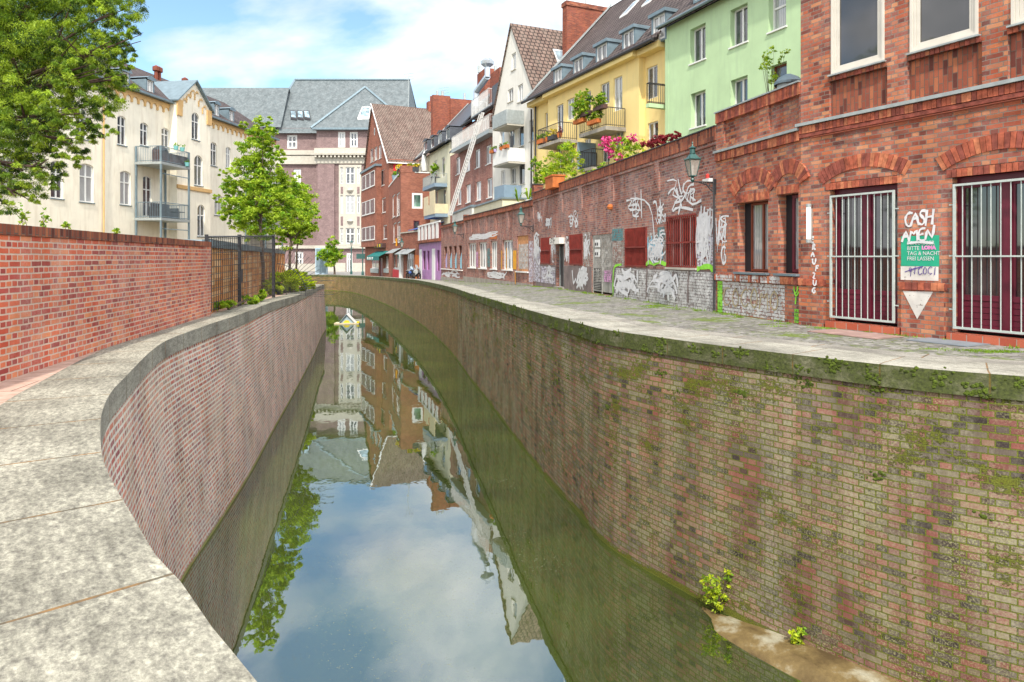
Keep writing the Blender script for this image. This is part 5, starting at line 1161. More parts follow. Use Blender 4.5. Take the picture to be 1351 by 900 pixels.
# ================================================================ yellow house
Y = Fac((1.43,45.), (7.27,32.), 0, 'yellow_house', 'yellow rendered house with zinc dormers and planted balconies', 'house')
YL = Y.L; b0, b1 = Y.x(723,-.35), Y.x(843,-.35); EZ = 11.5; BY = -.35
hs = []; kw = dict(nx=2, fw=.06, dep=.2, sill=None)
wins(Y, [(719.2,722.6,149,172,dict(nx=1))], hs, **kw); hr = []
wins(Y, [(853.5,867.5,87.5,130),(854.6,868.2,161,186)], hr, **kw)
hb = []; wins(Y, [(734.4,743.2,138,176),(748.2,757.5,130,158),(771,779.5,121,147),(792.5,804,109.5,138),(809.5,821,101.5,146),(735,741,195.5,224),(771,779.5,183,207),(794.5,804.5,177,214),(811.5,822.5,172,198),(750,757,190,215)], hb, y0=BY, **kw)
for q in hs+hr: pass
mb = MB(); wall(mb, [(0,-.2),(b0,-.2),(b0,EZ),(0,EZ)], [h for h, k, y in hs]); wall(mb, [(b1,-.2),(YL,-.2),(YL,EZ),(b1,EZ)], [h for h, k, y in hr]); wall(mb, [(b0,-.2),(b1,-.2),(b1,EZ),(b0,EZ)], [h for h, k, y in hb], BY)
for xx in (b0, b1): mb.face([(xx,BY,-.2),(xx,0,-.2),(xx,0,EZ),(xx,BY,EZ)])
mb.box(0,0,-.2,YL,11,EZ,skip='ft'); mb.build('wall', 'yellow', Y.root); put(Y, hs+hr+hb)
mb = MB(); mb.box(0,-.5,EZ-.3,b0,-.001,EZ); mb.box(b0,-.75,EZ-.3,b1,-.001,EZ+.001); mb.box(b1,-.5,EZ-.3,YL,-.001,EZ); mb.build('eaves', 'yellow', Y.root)
mb = MB(); L_ = math.hypot(6.8, 7.4); mb.slab([(-.05,-.75,EZ+.06),(YL,-.75,EZ+.06),(YL,6,EZ+7.3),(-.05,6,EZ+7.3)], .1, 0, [(0,0),(YL,0),(YL,L_),(0,L_)]); mb.slab([(-.05,5.9,EZ+7.25),(YL,5.9,EZ+7.25),(YL,11.3,EZ),(-.05,11.3,EZ)], .1); mb.build('roof', 'tile_dk', Y.root)
gutter(Y, -.1, YL, EZ+.0, -.82, .09, 'iron')
mb = MB(); mb.slab([(-.15,-.7,EZ+.25),(.2,-.7,EZ+.25),(.2,6,EZ+7.5),(-.15,6,EZ+7.5)], .1); mb.build('verge', 'metal', Y.root)
for a, b, t_, bt in ((731.5,741,91,114),(757.5,769,77,99.5),(787.5,800.5,59,85),(822.5,836,41,69),(861.5,877,20,53)):
    pm = (a+b)/2; dormer(Y, Y.x(a,-.4), Y.x(b,-.4), Y.z(pm,bt,-.4), Y.z(pm,t_,-.4), -.4, 1.6, roof=.16)
rs = lambda y: EZ+.06+(y+.75)*7.24/6.75
for a, yy, w_ in ((7.6, 3.2, .8), (9.6, 3.3, .8), (13.2, 3.4, .8), (5.0, 3.4, .8)):
    mb = MB(); mb.slab([(a,yy,rs(yy)+.08),(a+w_,yy,rs(yy)+.08),(a+w_,yy+1.,rs(yy+1.)+.08),(a,yy+1.,rs(yy+1.)+.08)], .1); o = mb.build('skylight', 'frame', Y.root)
    mb = MB(); mb.face([(a+.08,yy+.08,rs(yy+.08)+.085),(a+w_-.08,yy+.08,rs(yy+.08)+.085),(a+w_-.08,yy+.92,rs(yy+.92)+.085),(a+.08,yy+.92,rs(yy+.92)+.085)]); mb.build('pane', 'skyg', o)
mb = MB(); mb.box(-.75,2.56,EZ,-.15,6.6,18.45); mb.build('chimney_wall', 'chim', Y.root); mb = MB(); mb.box(-.82,2.5,18.452,-.08,6.66,18.75); mb.build('chimney_cap', 'brick_solid', Y.root)
mb = MB(); mb.bar((-.4,4.2,18.7),(-.4,4.2,20), .05, n=6); mb.bar((-.4,6.2,18.7),(-.4,6.2,22), .03, n=6); mb.build('antenna', 'metal', Y.root)
mb = MB(); mb.bar((.06,-.2,.2),(.06,-.2,EZ-.4), .06, n=8); mb.build('downpipe', 'iron', Y.root)
def bal(f, pa, pb, dep, py, y0=0, **kw):
    """balcony from its outer corners' columns; py = slab underside height read at pb"""
    x0, x1 = f.x(pa, y0-dep), f.x(pb, y0); q_ = f.wp(x1, y0-dep, 0); z = EYE+(HZ-py)/F*q_.y; o = balcony(f.root, x0, x1, dep, z+kw.get('th', .16), y0=y0, **kw); return x0, x1, z+kw.get('th', .16), o
yb1 = bal(Y, 709, 762, 1.15, 187, BY, h=.95, th=.18); yb2 = bal(Y, 764, 826, 1.2, 171, BY, h=.95, th=.2, rm='iron')
yb3 = bal(Y, 852, 882, 1.1, 141, 0, h=.95, slab='green', th=.18); yb4 = bal(Y, 764, 804, 1.1, 224, BY, h=.95)
mb = MB(); mb.box(yb4[0]-.2, BY-1.1, yb4[2], yb4[0]-.1, BY-.01, yb4[2]+1.5); mb.build('screen', 'bluegrey', Y.root)
# ================================================================ white gable house
Wt = Fac((-1.46,51.5), (1.66,44.5), 0, 'white_gable_house', 'white gabled house with three balconies and brown tiled roof', 'house')
WL = Wt.L; hs = []; kw = dict(nx=1, fw=.07, dep=.2, sill='stone')
wins(Wt, [(675,680.6,70,92),(670.2,677,117,134,dict(nx=2)),(683,690,111.5,134,dict(nx=2)),(659.3,665.3,173,192.5),(671.3,678.5,169,193,dict(nx=2)),(683.5,691,164.5,193,dict(nx=1)),(698.3,706,158,186,dict(nx=1)),
          (661.2,666.6,225,244,dict(nx=2)),(674,680.3,221.5,243,dict(nx=2)),(685,692.4,217,243,dict(nx=1,pm='glassd',fm='iron')),(700.3,707,214,242)], hs, **kw)
AZ = 17.8; WE = 11.7; wx = WL*.46; mb = MB(); wall(mb, [(0,-.2),(WL,-.2),(WL,WE),(wx,AZ),(0,WE)], [h for h, k, y in hs])
mb.face([(0,0,-.2),(0,0,WE),(0,11,WE),(0,11,-.2)]); mb.face([(WL,0,-.2),(WL,11,-.2),(WL,11,WE),(WL,0,WE)]); mb.face([(WL,11,-.2),(0,11,-.2),(0,11,WE),(wx,11,AZ),(WL,11,WE)]); mb.build('wall', 'white', Wt.root); put(Wt, hs)
mb = MB()
for p, s_ in (((WL+.1, WE-.1), 1), ((-.25, WE-.3), -1)):
    L_ = math.hypot(p[0]-wx, AZ-p[1]); pts = [(p[0],-.12,p[1]),(p[0],11,p[1]),(wx,11,AZ+.14),(wx,-.12,AZ+.14)]; uv = [(0,0),(11,0),(11,L_),(0,L_)]
    mb.slab(pts[::s_], .16, 0, uv[::s_])
mb.build('roof', 'tile', Wt.root)
yy, zz0 = 2.4, 0; rz = lambda x: AZ+.14+(x-wx)*(WE-.1-AZ-.14)/(WL+.1-wx)
mb = MB(); a, b = wx+1.3, wx+2.0; mb.slab([(a,2.6,rz(a)+.1),(b,2.6,rz(b)+.1),(b,3.5,rz(b)+.1),(a,3.5,rz(a)+.1)], .1); o = mb.build('skylight', 'frame', Wt.root); mb = MB(); a += .08; b -= .08; mb.face([(a,2.68,rz(a)+.105),(b,2.68,rz(b)+.105),(b,3.42,rz(b)+.105),(a,3.42,rz(a)+.105)]); mb.build('pane', 'skyg', o)
mb = MB(); mb.bar((wx,4.2,AZ),(wx,4.2,AZ+4.5), .04, n=5); mb.bar((wx,9.3,AZ),(wx,9.3,AZ+1.6), .14, n=8); mb.build('antenna', 'metal', Wt.root)
wb1 = bal(Wt, 650.5, 691.5, 1.25, 164.7, 0, h=.9, style='ribbed', rm='metal', slab='stone', th=.14)
wb2 = bal(Wt, 651, 693, 1.25, 215, 0, h=.9, style='solid', rm='wpaint', slab='stone', th=.14)
wb3 = bal(Wt, 653, 688, 1.25, 263, 0, h=.85, style='solid', rm='bluegrey', slab='pale', th=.14)
mb = MB(); mb.bar((WL-.05,-.12,.2),(WL-.05,-.12,WE-.3), .06, n=8); mb.build('downpipe', 'iron', Wt.root)
# ================================================================ brick house with terraces and flue
R_ = Fac((-5.98,66.), (-1.4,53.5), zf(60), 'flue_house', 'pale red brick house with white roof terraces and a steel flue', 'house')
RL = R_.L; hs = []; kw = dict(nx=1, fw=.12, dep=.16, sill='wpaint')
wins(R_, [(601.6,607,207.5,230),(614,620,202,226),(626.8,633.3,197,221.5),(641,648,191.5,216.5),(603.5,608.5,251,270),(614.8,621,243.6,267.3),(628,634.5,239.5,264.5),(642.3,649.3,235,261)], hs, **kw)
z0 = zf(60)-.4; TZ2 = 11.15; mb = MB(); wall(mb, [(0,z0),(RL,z0),(RL,TZ2),(0,TZ2)], [h for h, k, y in hs]); mb.box(0,0,z0,RL,11,TZ2,skip='f'); mb.build('wall', 'brick_mid', R_.root); put(R_, hs)
hs = []; wins(R_, [(615,619,168,182),(623,631,164.5,176),(636,642,157,171)], hs, y0=.9, nx=2, fw=.1, dep=.1, sill=None)
UZ = 13.7; mb = MB(); wall(mb, [(1.2,TZ2),(RL-.1,TZ2),(RL-.1,UZ),(1.2,UZ)], [h for h, k, y in hs], .9); mb.box(1.2,.9,TZ2,RL-.1,10,UZ,skip='f'); mb.build('attic_storey', 'chim', R_.root); put(R_, hs)
rb1 = balcony(R_.root, R_.x(595.5,-.7), R_.x(645,-.7), .7, TZ2+.12, 1.15, 'bars', 'metal', 'wpaint', .3)
ux0 = R_.x(619,.3)
mb = MB(); L_ = math.hypot(6, 5.6); mb.slab([(0.,-.1,TZ2+.4),(2.4,-.1,TZ2+.4),(2.4,6,UZ+4.6),(0,6,UZ+4.6)], .15); mb.slab([(2.4,.45,UZ),(RL,.45,UZ),(RL,6,UZ+4.6),(2.4,6,UZ+4.6)], .15, 0, [(0,0),(RL,0),(RL,7),(0,7)]); mb.slab([(0,5.9,UZ+4.55),(RL,5.9,UZ+4.55),(RL,11.4,UZ-1),(0,11.4,UZ-1)], .15); mb.build('roof', 'slate_dk', R_.root)
gutter(R_, 2.4, RL+.1, UZ-.03, .38, .08, 'iron')
x0, x1 = R_.x(620.5,.5), R_.x(643,.5); o = balcony(R_.root, x0, x1, 1.5, UZ+.25, 1.5, 'bars', 'metal', 'wpaint', .2, y0=2.05)
mb = MB(); mb.box(x1+.05,.9,UZ,RL-.05,3.2,UZ+1.9); mb.build('roof_dormer', 'slate_dk', R_.root)
for a, b, t_, yy in ((629.5,640,94,4.4),(646.5,659,93.5,3.6)):
    mb = MB(); mb.box(R_.x(a,yy),yy,UZ,R_.x(b,yy),yy+1.4,R_.z((a+b)/2,t_,yy)); mb.build('chimney', 'chim', R_.root)
for px, yy in ((632,4.9),(654,4.2)): mb = MB(); mb.bar((R_.x(px,yy),yy,R_.z(px,96,yy)),(R_.x(px,yy),yy,R_.z(px,87,yy)), .16, n=8); mb.build('chimney_pot', 'metal', R_.root)
yy = 1.4; q = lambda px, py: (R_.x(px,yy), yy, R_.z(px,py,yy)); mb = MB(); r = .3
mb.bar(q(628.5,141), q(628.5,120), r, n=14); mb.bar(q(628.5,121), q(643,101), r*.92, n=14); mb.bar(q(643,102), q(643,89), r*.8, n=14)
mb.lathe(q(643,89), [(r*.8,0),(.55,.25),(.6,.5),(.25,.8),(0,.8)], 14); mb.build('flue', 'silver', R_.root)
# inclined white lift ladder leaning at the roof terrace
ld = empty('furniture_lift', R_.wp(R_.x(595,-2.0),-2.0,4.), R_.root.rotation_euler.z, 'long white inclined lift ladder leaning from low roof to the upper terrace', 'ladder lift')
p0 = Vector((0,0,0)); a_ = R_.wp(R_.x(595,-2.0),-2.0,R_.z(595,284,-2.)); b_ = R_.wp(R_.x(637,-.3),-.3,R_.z(637,150,-.3))
iv = Matrix.Rotation(-ld.rotation_euler.z, 3, 'Z'); a2, b2 = iv @ (a_-ld.location), iv @ (b_-ld.location); sx = Vector((.26,0,0)); dn = Vector((0,-.2,0))
mb = MB()
for s_ in (-1, 1): mb.bar(a2+sx*s_, b2+sx*s_, .075, n=4); mb.bar(a2+sx*s_+dn, b2+sx*s_+dn, .045, n=4)
mb.build('rails', 'wpaint', ld); mb = MB()
for i in range(31): t_ = i/30; c_ = a2.lerp(b2, t_); mb.bar(c_-sx, c_+sx, .05, n=4); mb.bar(c_+sx, c_+sx+dn, .03, n=4)
mb.build('rungs', 'wpaint', ld)
# ================================================================ pale yellow house
Q = Fac((-10.9,80.), (-6.07,67.), zf(73), 'pale_yellow_house', 'narrow pale yellow house with two balconies and dark curved dormers', 'house')
QL = Q.L; hs = []; kw = dict(nx=1, fw=.1, dep=.14, sill=None)
wins(Q, [(554.6,557.2,219.5,231),(560.3,564,217,236),(573,576.6,212,234),(582.7,586.6,207.6,234),(573.8,577.4,251.5,280),(584.3,588,249,280)], hs, **kw)
EZ = 12.75; mb = MB(); wall(mb, [(0,z0-.6),(QL,z0-.6),(QL,EZ),(0,EZ)], [h for h, k, y in hs]); mb.box(0,0,z0-.6,QL,11,EZ,skip='ft'); mb.build('wall', 'pale', Q.root); put(Q, hs)
mb = MB(); mb.slab([(-.1,-.5,EZ),(QL,-.5,EZ),(QL,6,EZ+7),(-.1,6,EZ+7)], .15, 0, [(0,0),(QL,0),(QL,9.6),(0,9.6)]); mb.slab([(-.1,5.9,EZ+6.95),(QL,5.9,EZ+6.95),(QL,11.3,EZ),(-.1,11.3,EZ)], .15); mb.build('roof', 'slate_dk', Q.root)
gutter(Q, -.2, QL, EZ-.02, -.58, .1, 'iron'); mb = MB(); mb.slab([(-.25,-.4,EZ+.3),(.1,-.4,EZ+.3),(.1,6,EZ+7.2),(-.25,6,EZ+7.2)], .12); mb.build('verge', 'metal', Q.root)
for a, b, t_, bt in ((559.2,563.6,186.5,199),(568.6,572.8,181.5,195),(578.2,582.8,175.5,190),(588.4,593.2,169,184.5)):
    pm = (a+b)/2; dormer(Q, Q.x(a,-.2), Q.x(b,-.2), Q.z(pm,bt,-.2), Q.z(pm,t_,-.2), -.2, 1.8, 'slate_dk', curved=True, nx=1)
mb = MB(); mb.box(-1.3,1.74,EZ-2,-.4,3.9,20.7); mb.box(-1.0,3.85,EZ-2,-.2,6.6,20.4); mb.build('chimney_wall', 'chim', Q.root)
for yy in (2.4, 3.0, 5.8): mb = MB(); mb.bar((-.8,yy,20.4),(-.8,yy,21.3), .16, n=8); mb.build('chimney_pot', 'metal', Q.root)
qb1 = bal(Q, 557.5, 590, 1.3, 246, 0, h=1., th=.35, slab='bluegrey', rm='metal'); qb2 = bal(Q, 559.5, 591, 1.3, 286, 0, h=.95, style='solid', rm='beige', slab='bluegrey', th=.35)
mb = MB(); mb.box(qb2[0],-1.35,qb2[2]+.95,qb2[0]+2.,-1.3,qb2[2]+1.9); mb.box(qb2[1]-2.2,-1.35,qb2[2]+.95,qb2[1],-1.3,qb2[2]+2.3); mb.build('privacy_screen', 'beige', Q.root)
mb = MB(); mb.slab([(qb2[0]-.6,-2.9,qb2[2]-1.5),(qb2[1]-1.5,-2.9,qb2[2]-1.5),(qb2[1]-1.5,-.01,qb2[2]-.7),(qb2[0]-.6,-.01,qb2[2]-.7)], .08); mb.build('awning', 'blue', Q.root)
# white low extensions behind D/E
ew = Fac((-5.3,60.5), (-3.0,51.), zf(55), 'white_roof_hut', 'low white rendered hut with flat roof behind the brick annex', 'hut'); mb = MB(); mb.box(0,0,-.7,ew.L,3,5.15); mb.build('wall', 'white', ew.root); mb = MB(); mb.box(-.1,-.1,5.152,ew.L+.1,3.1,5.3); mb.build('roof', 'lead', ew.root)
ew = Fac((-2.8,50.5), (-.6,43.), zf(48), 'cream_roof_hut', 'low cream rendered hut with flat roof behind the studio front', 'hut'); mb = MB(); mb.box(0,0,-.7,ew.L,3,5.05); mb.build('wall', 'pale', ew.root); mb = MB(); mb.box(-.1,-.1,5.052,ew.L+.1,3.1,5.16); mb.build('roof', 'lead', ew.root)
# ================================================================ institution
S = Fac((X(417.5,142),142.), (X(585,142),142.), zf(130), 'institution', 'large purple brick institution with slate hipped roof and stone window bay', 'building')
BZ = -1.7; SE = S.z(420, 171)
def sw(a, b, t_, bt, **k): return (a, b, t_, bt, k)
hs = []; kw = dict(nx=2, fw=.35, mw=.12, dep=.5, sill='stone', tr=(.5,))
wins(S, [sw(446,455.5,174,194.5),sw(461.5,472,174,194.5)], hs, **kw)
wins(S, [sw(457.2,465,334,361,pm='glassd',tr=(.7,),bars=(.2,.4,.85))], hs, **kw)
mb = MB(); wall(mb, [(0,BZ),(S.L,BZ),(S.L,SE),(0,SE)], [h for h, k, y in hs]); mb.box(0,0,BZ,S.L,18,SE,skip='f'); mb.build('wall', 'brick_dark', S.root); put(S, hs)
# corner pilaster and stone bay
px_ = lambda p: S.x(p)
mb = MB(); mb.box(px_(420),-.5,S.z(430,327),px_(442),-.002,S.z(430,217)); mb.build('pilaster', 'brick_dark', S.root)
# stone bay with three storeys of windows
bz1, bz0 = S.z(460,218), S.z(460,324); xa, xb = px_(448), px_(477.5); rows_ = [(221,243),(258,282),(301,321.5)]
mb = MB(); bh = []
for t_, bt in rows_:
    for a, b, n_ in ((450,453.5,1),(457,468.5,2),(472,475.5,1)): bh.append((px_(a), S.z(460,bt), px_(b), S.z(460,t_), .4, True, 0, n_))
wall(mb, [(xa,bz0),(xb,bz0),(xb,bz1),(xa,bz1)], [h[:7] for h in bh], -.62); mb.face([(xa,-.62,bz0),(xa,-.62,bz1),(xa,-.0,bz1),(xa,-.0,bz0)]); mb.face([(xb,-.62,bz0),(xb,0,bz0),(xb,0,bz1),(xb,-.62,bz1)]); mb.face([(xa,-.62,bz1),(xb,-.62,bz1),(xb,0,bz1),(xa,0,bz1)])
mb.build('stone_bay', 'stone', S.root)
for i, h in enumerate(bh): window(S.root, h[0], h[1], h[2], h[3], -.4, 'frame', 'glassd' if i > 5 else 'glass', h[7], (.62,) if i < 9 else (), .18, .14, None, bars=(.2,.42))
for t_, bt in ((247,256),(286,298)):
    for a, b in ((450.5,453.5),(472,475.3)): mb = MB(); mb.box(px_(a),-.66,S.z(460,bt),px_(b),-.622,S.z(460,t_)); mb.build('brick_inlay', 'brick_dark', S.root)
    mb = MB(); mb.lathe((px_(463),-.62,S.z(463,(t_+bt)/2)-.4), [(0,0),(.5,.1),(.7,.4),(.5,.7),(0,.8)], 10); mb.build('relief', 'stone', S.root)
mb = MB()
mb.box(-.3,-.6,S.z(430,203),S.L,-.002,S.z(430,196)); mb.box(-.9,-1.4,S.z(430,205.5),S.L,-.002,S.z(430,204)-.01,1); mb.box(-.3,-.4,S.z(430,216),S.L,-.002,S.z(430,207),0)
for i in range(int(S.L/.8)): xx = i*.8; mb.box(xx,-1.3,S.z(430,206.4)-.35,xx+.35,-.71,S.z(430,206.5),0)
mb.build('cornice', ['stone', 'stone'], S.root)
mb = MB(); mb.box(-.2,-.6,S.z(430,328),S.L,-.002,S.z(430,324)); mb.build('string_course', 'stone', S.root); mb = MB(); mb.box(-.2,-.55,BZ,px_(456.5),-.002,S.z(430,347)); mb.box(px_(465.7),-.55,BZ,S.L,-.002,S.z(430,347)); mb.build('plinth', 'stone', S.root)
mb = MB(); mb.box(-.6,-1.2,SE-.2,S.L,0,SE+.2); mb.build('gutter', 'lead', S.root)
# left recessed front
S2 = Fac((X(282,147),147.), (X(417.5,147),147.), BZ); S2.root = S.root
def s2box(mb, px0, py0, px1, py1, y0, y1, mi=0):   # boxes given on the recessed plane, written in S coordinates
    a, b = S2.wp(S2.x(px0), 0, 0), S2.wp(S2.x(px1), 0, 0); z0_, z1_ = S2.z(px0, py1), S2.z(px0, py0); mb.box(a.x-S.A.x, 5+y0, z0_, b.x-S.A.x, 5+y1, z1_, mi)
Zs = lambda py: S2.z(400, py); xs2 = lambda p: S2.x(p)+S2.A.x-S.A.x
hs = [(xs2(a), Zs(bt), xs2(b), Zs(t_), .5, True, 0) for a, b, t_, bt in ((378.5,392,178,196),(387,397,223,246),(389,400,332,352),(350,361,178,196),(350,361,223,246))]
mb = MB(); wall(mb, [(xs2(282),BZ),(0,BZ),(0,Zs(169)),(xs2(282),Zs(169))], hs, 5); mb.box(xs2(282),5,BZ,-.01,18,Zs(169),skip='f'); mb.build('wing_wall', 'brick_dark', S.root)
for h in hs: window(S.root, h[0], h[1], h[2], h[3], 5.2, 'frame', 'glass', 2, (.5,), .4, .14, 'stone', bars=(.25,.75), yb=5)
mb = MB(); mb.box(xs2(282),4.2,Zs(205),-.01,4.998,Zs(199)); mb.box(xs2(282),4.4,Zs(217),-.01,4.998,Zs(206)); mb.build('cornice', 'stone', S.root); mb = MB(); mb.box(xs2(282),4.5,BZ,-.01,4.998,Zs(348)); mb.build('plinth', 'stone', S.root); mb = MB(); mb.box(xs2(282),4.5,Zs(328),-.01,4.998,Zs(324)); mb.build('string_course', 'stone', S.root)
mb = MB(); mb.bar((-.5,4.5,BZ),(-.5,4.5,SE), .25, n=8); mb.build('downpipe', 'lead', S.root)
# roof
ry = 16; ZR = EYE+(HZ-106)/F*(142+ry); xl = X(389,142+ry)-S.A.x; xr = X(541,142+ry)-S.A.x; xe = xs2(348); es = 4
mb = MB(); UVs = lambda pts: [(p[0], math.hypot(p[1], p[2])) for p in pts]
def rf(pts): mb.face(pts, 0, UVs(pts))
rf([(xe,es,SE),(0,es,SE),(0,-1.2,SE),(S.L,-1.2,SE),(S.L,ry,ZR),(xl,ry,ZR)] if 0 else [(xe,es,SE),(S.L-8,es,SE),(xr,ry,ZR),(xl,ry,ZR)])
rf([(xe,es,SE),(xl,ry,ZR),(xl-3,ry+16,SE)][::1]); rf([(S.L-8,es,SE),(S.L-8,ry+16,SE),(xr,ry,ZR)]); rf([(S.L-8,40,SE),(xe,40,SE),(xl,ry,ZR),(xr,ry,ZR)])
g0, g1_, gz, gy = -.8, X(545,140)-S.A.x, EYE+(HZ-114)/F*150, 9.0; gx_ = X(480.5,150)-S.A.x
rf([(g0,-1.2,SE),(g1_,-1.2,SE),(gx_,gy,gz)]); rf([(g0,-1.2,SE),(gx_,gy,gz),(gx_,ry+2,gz),(g0,es+1,SE+.3)]); rf([(g1_,-1.2,SE),(g1_,es+1,SE+.3),(gx_,ry+2,gz),(gx_,gy,gz)])
ZW = EYE+(HZ-123)/F*(147+12); xw = xs2(200); rf([(xw,es,Zs(169)),(xe+4,es,Zs(169)),(xl,12,ZW),(xw,12,ZW)]); rf([(xw,12,ZW),(xl,12,ZW),(xl,22,Zs(169)),(xw,22,Zs(169))])
mb.build('roof', 'slate', S.root)
mb = MB(); mb.bar((g0,-1.2,SE+.1),(gx_,gy,gz+.1), .28, n=4); mb.bar((gx_,gy,gz+.1),(g1_,-1.2,SE+.1), .28, n=4); mb.bar((xl,ry,ZR+.1),(xr,ry,ZR+.1), .28, n=4); mb.bar((xe,es,SE),(xl,ry,ZR+.1), .28, n=4); mb.build('ridge_caps', 'lead', S.root)
def on_slope(px, py, sx=0):   # main roof plane: from (es,SE) to (ry,ZR)
    k = (HZ-py)/F; m = (ZR-SE)/(ry-es); y = (SE-m*es-EYE-k*142)/(k-m); return X(px, 142+y)-S.A.x, y, SE+m*(y-es)
mb = MB(); gl2 = MB()
for a in (384, 393, 402):
    q = [on_slope(*p) for p in ((a,157),(a+8,158.5),(a+7,148),(a-1,147))]; q = [(p[0],p[1]-.25,p[2]+.25) for p in q]; mb.slab(q, .4); c_ = sum((Vector(p) for p in q), Vector())/4; gl2.face([tuple(c_+(Vector(p)-c_)*.78+Vector((0,-.03,.03))) for p in q]); mb.cut(); gl2.cut()
mb.build('skylight', 'iron', S.root); gl2.build('skylight_pane', 'skyg', S.root)
m_ = (gz-SE)/(gy+1.2); fs = lambda px, py: (lambda y: (X(px,142+y)-S.A.x, y-.2, SE+m_*(y+1.2)+.2))((SE+m_*1.2-EYE-(HZ-py)/F*142)/((HZ-py)/F-m_))
q = [fs(*p) for p in ((472,157),(489,156),(489,142.5),(478,142.5))]; mb = MB(); mb.slab(q, .4); c_ = sum((Vector(p) for p in q), Vector())/4; o = mb.build('skylight', 'frame', S.root); mb = MB(); mb.face([tuple(c_+(Vector(p)-c_)*.8+Vector((0,-.03,.03))) for p in q]); mb.build('pane', 'skyg', o)
# ================================================================ cream house on the left
V = Fac((-26.,31.8), (-21.5,62.), 0, 'cream_house', 'long cream brick apartment house with arched windows and gabled centre bay', 'house')
VL = V.L; EZ = 12.0; t0, t1 = V.x(233.5,-.6), V.x(277.5,-.6)
hs = []; kw = dict(nx=2, fw=.07, mw=.045, dep=.2, sill='lead', tr=(.66,), rise=.14)
wins(V, [(155,166.5,153,191.5),(185,195.5,162,192.5),(213,223,169,195),(67,83.5,212,262),(105,123.5,216,267),(158.5,172.5,225.7,270.5),(188.6,200.5,232,286,dict(sill=None)),(220,228.5,236,272),(278,286,188,219),(298,304.5,194,222),(283,293,257,284),(303,309,262,286),(100,115,141,183),(60,78,131,176),(0,20,205,255)], hs, **kw)
hb = []; wins(V, [(253,263,148.7,184.5,dict(rise=.35)),(256.3,267.3,205,245,dict(rise=.35)),(260.5,270.5,270,312,dict(rise=.35))], hb, y0=-.6, **kw)
mb = MB(); wall(mb, [(0,-.3),(t0,-.3),(t0,EZ),(0,EZ)], [h for h, k, y in hs if h[2] < t0]); wall(mb, [(t1,-.3),(VL,-.3),(VL,EZ),(t1,EZ)], [h for h, k, y in hs if h[0] > t1])
gm = (t0+t1)/2; GE = 12.3; GA = 14.0; wall(mb, [(t0,-.3),(t1,-.3),(t1,GE),(gm,GA),(t0,GE)], [h for h, k, y in hb], -.6)
for xx in (t0, t1): mb.face([(xx,-.6,-.3),(xx,0,-.3),(xx,0,GE),(xx,-.6,GE)] if xx == t1 else [(xx,0,-.3),(xx,-.6,-.3),(xx,-.6,GE),(xx,0,GE)])
mb.box(0,0,-.3,VL,11,EZ,skip='ft'); mb.build('wall', 'cream', V.root); put(V, [q for q in hs if q[0][2] < t0 or q[0][0] > t1]+hb)
mb = MB()
def frieze(x0, x1, z, y):
    n = int((x1-x0)/.62)
    mb.box(x0, y-.1, z+.28, x1, y-.001, z+.5)
    for i in range(n):
        a, b = x0+(x1-x0)*i/n, x0+(x1-x0)*(i+1)/n; mb.box(a-.07, y-.09, z-.18, a+.07, y-.001, z+.28)
        ap = arcpts(a+.07, b-.07, z+.02, .2, 5)
        for p, q in zip(ap, ap[1:]): mb.face([(p[0],y-.09,p[1]),(q[0],y-.09,q[1]),(q[0],y-.09,z+.28),(p[0],y-.09,z+.28)]); mb.face([(p[0],y-.09,p[1]),(p[0],y-.001,p[1]),(q[0],y-.001,q[1]),(q[0],y-.09,q[1])])
frieze(0, t0-.02, EZ-.55, 0); mb.cut(); frieze(t1+.02, VL, EZ-.55, 0); mb.build('frieze', 'cream_trim', V.root)
mb = MB(); mb.box(t0-.06,-.7,11.2,t0+.5,-.601,12.3); mb.cut(); mb.box(t1-.5,-.7,11.2,t1+.06,-.601,12.3); mb.cut()
for k in range(6):
    xx = t0+.55+(t1-t0-1.1)*(k+.5)/6; zz = GE+(GA-GE)*(1-abs(xx-gm)/(gm-t0))-.75; ap = arcpts(xx-.2, xx+.2, zz, .18, 5)
    for p, q in zip(ap, ap[1:]): mb.face([(p[0],-.68,p[1]),(q[0],-.68,q[1]),(q[0],-.68,q[1]+.14),(p[0],-.68,p[1]+.14)])
    mb.box(xx-.27,-.68,zz-.35,xx-.2,-.601,zz+.1)
mb.build('gable_trim', 'cream_trim', V.root)
mb = MB(); mb.box(t0-.05,-.72,V.z(262,248,-.6)-.25,t1+.05,-.601,V.z(262,248,-.6)); mb.build('string_course', 'cream_trim', V.root)
mb = MB()
for s_ in (-1, 1):
    e = t0-.2 if s_ < 0 else t1+.2; mb.slab([(e,-.85,GE-.05),(e,4,GE-.05),(gm,4,GA+.12),(gm,-.85,GA+.12)][::-s_], .1)
mb.build('gable_roof', 'lead', V.root)
mb = MB(); mb.box(-.1,-.42,EZ-.03,t0,-.001,EZ+.1); mb.cut(); mb.box(t1,-.42,EZ-.03,VL,-.001,EZ+.1); mb.build('gutter', 'lead', V.root)
mb = MB(); mb.slab([(0,-.35,EZ+.12),(VL,-.35,EZ+.12),(VL,5,EZ+3.6),(0,5,EZ+3.6)], .12, 0, [(0,0),(VL,0),(VL,6.4),(0,6.4)]); mb.slab([(0,4.95,EZ+3.58),(VL,4.95,EZ+3.58),(VL,11,EZ+.1),(0,11,EZ+.1)], .1); mb.build('roof', 'tile_dk', V.root)
for a, b, t_, bt in ((161,170,95,117.5),(194.5,202,106,127.5),(283.5,288.5,138,155.5),(303,308,146,161)):
    pm = (a+b)/2; dormer(V, V.x(a,0), V.x(b,0), V.z(pm,bt,0), V.z(pm,t_,0), 0, 2.8, 'lead', curved=True, nx=2)
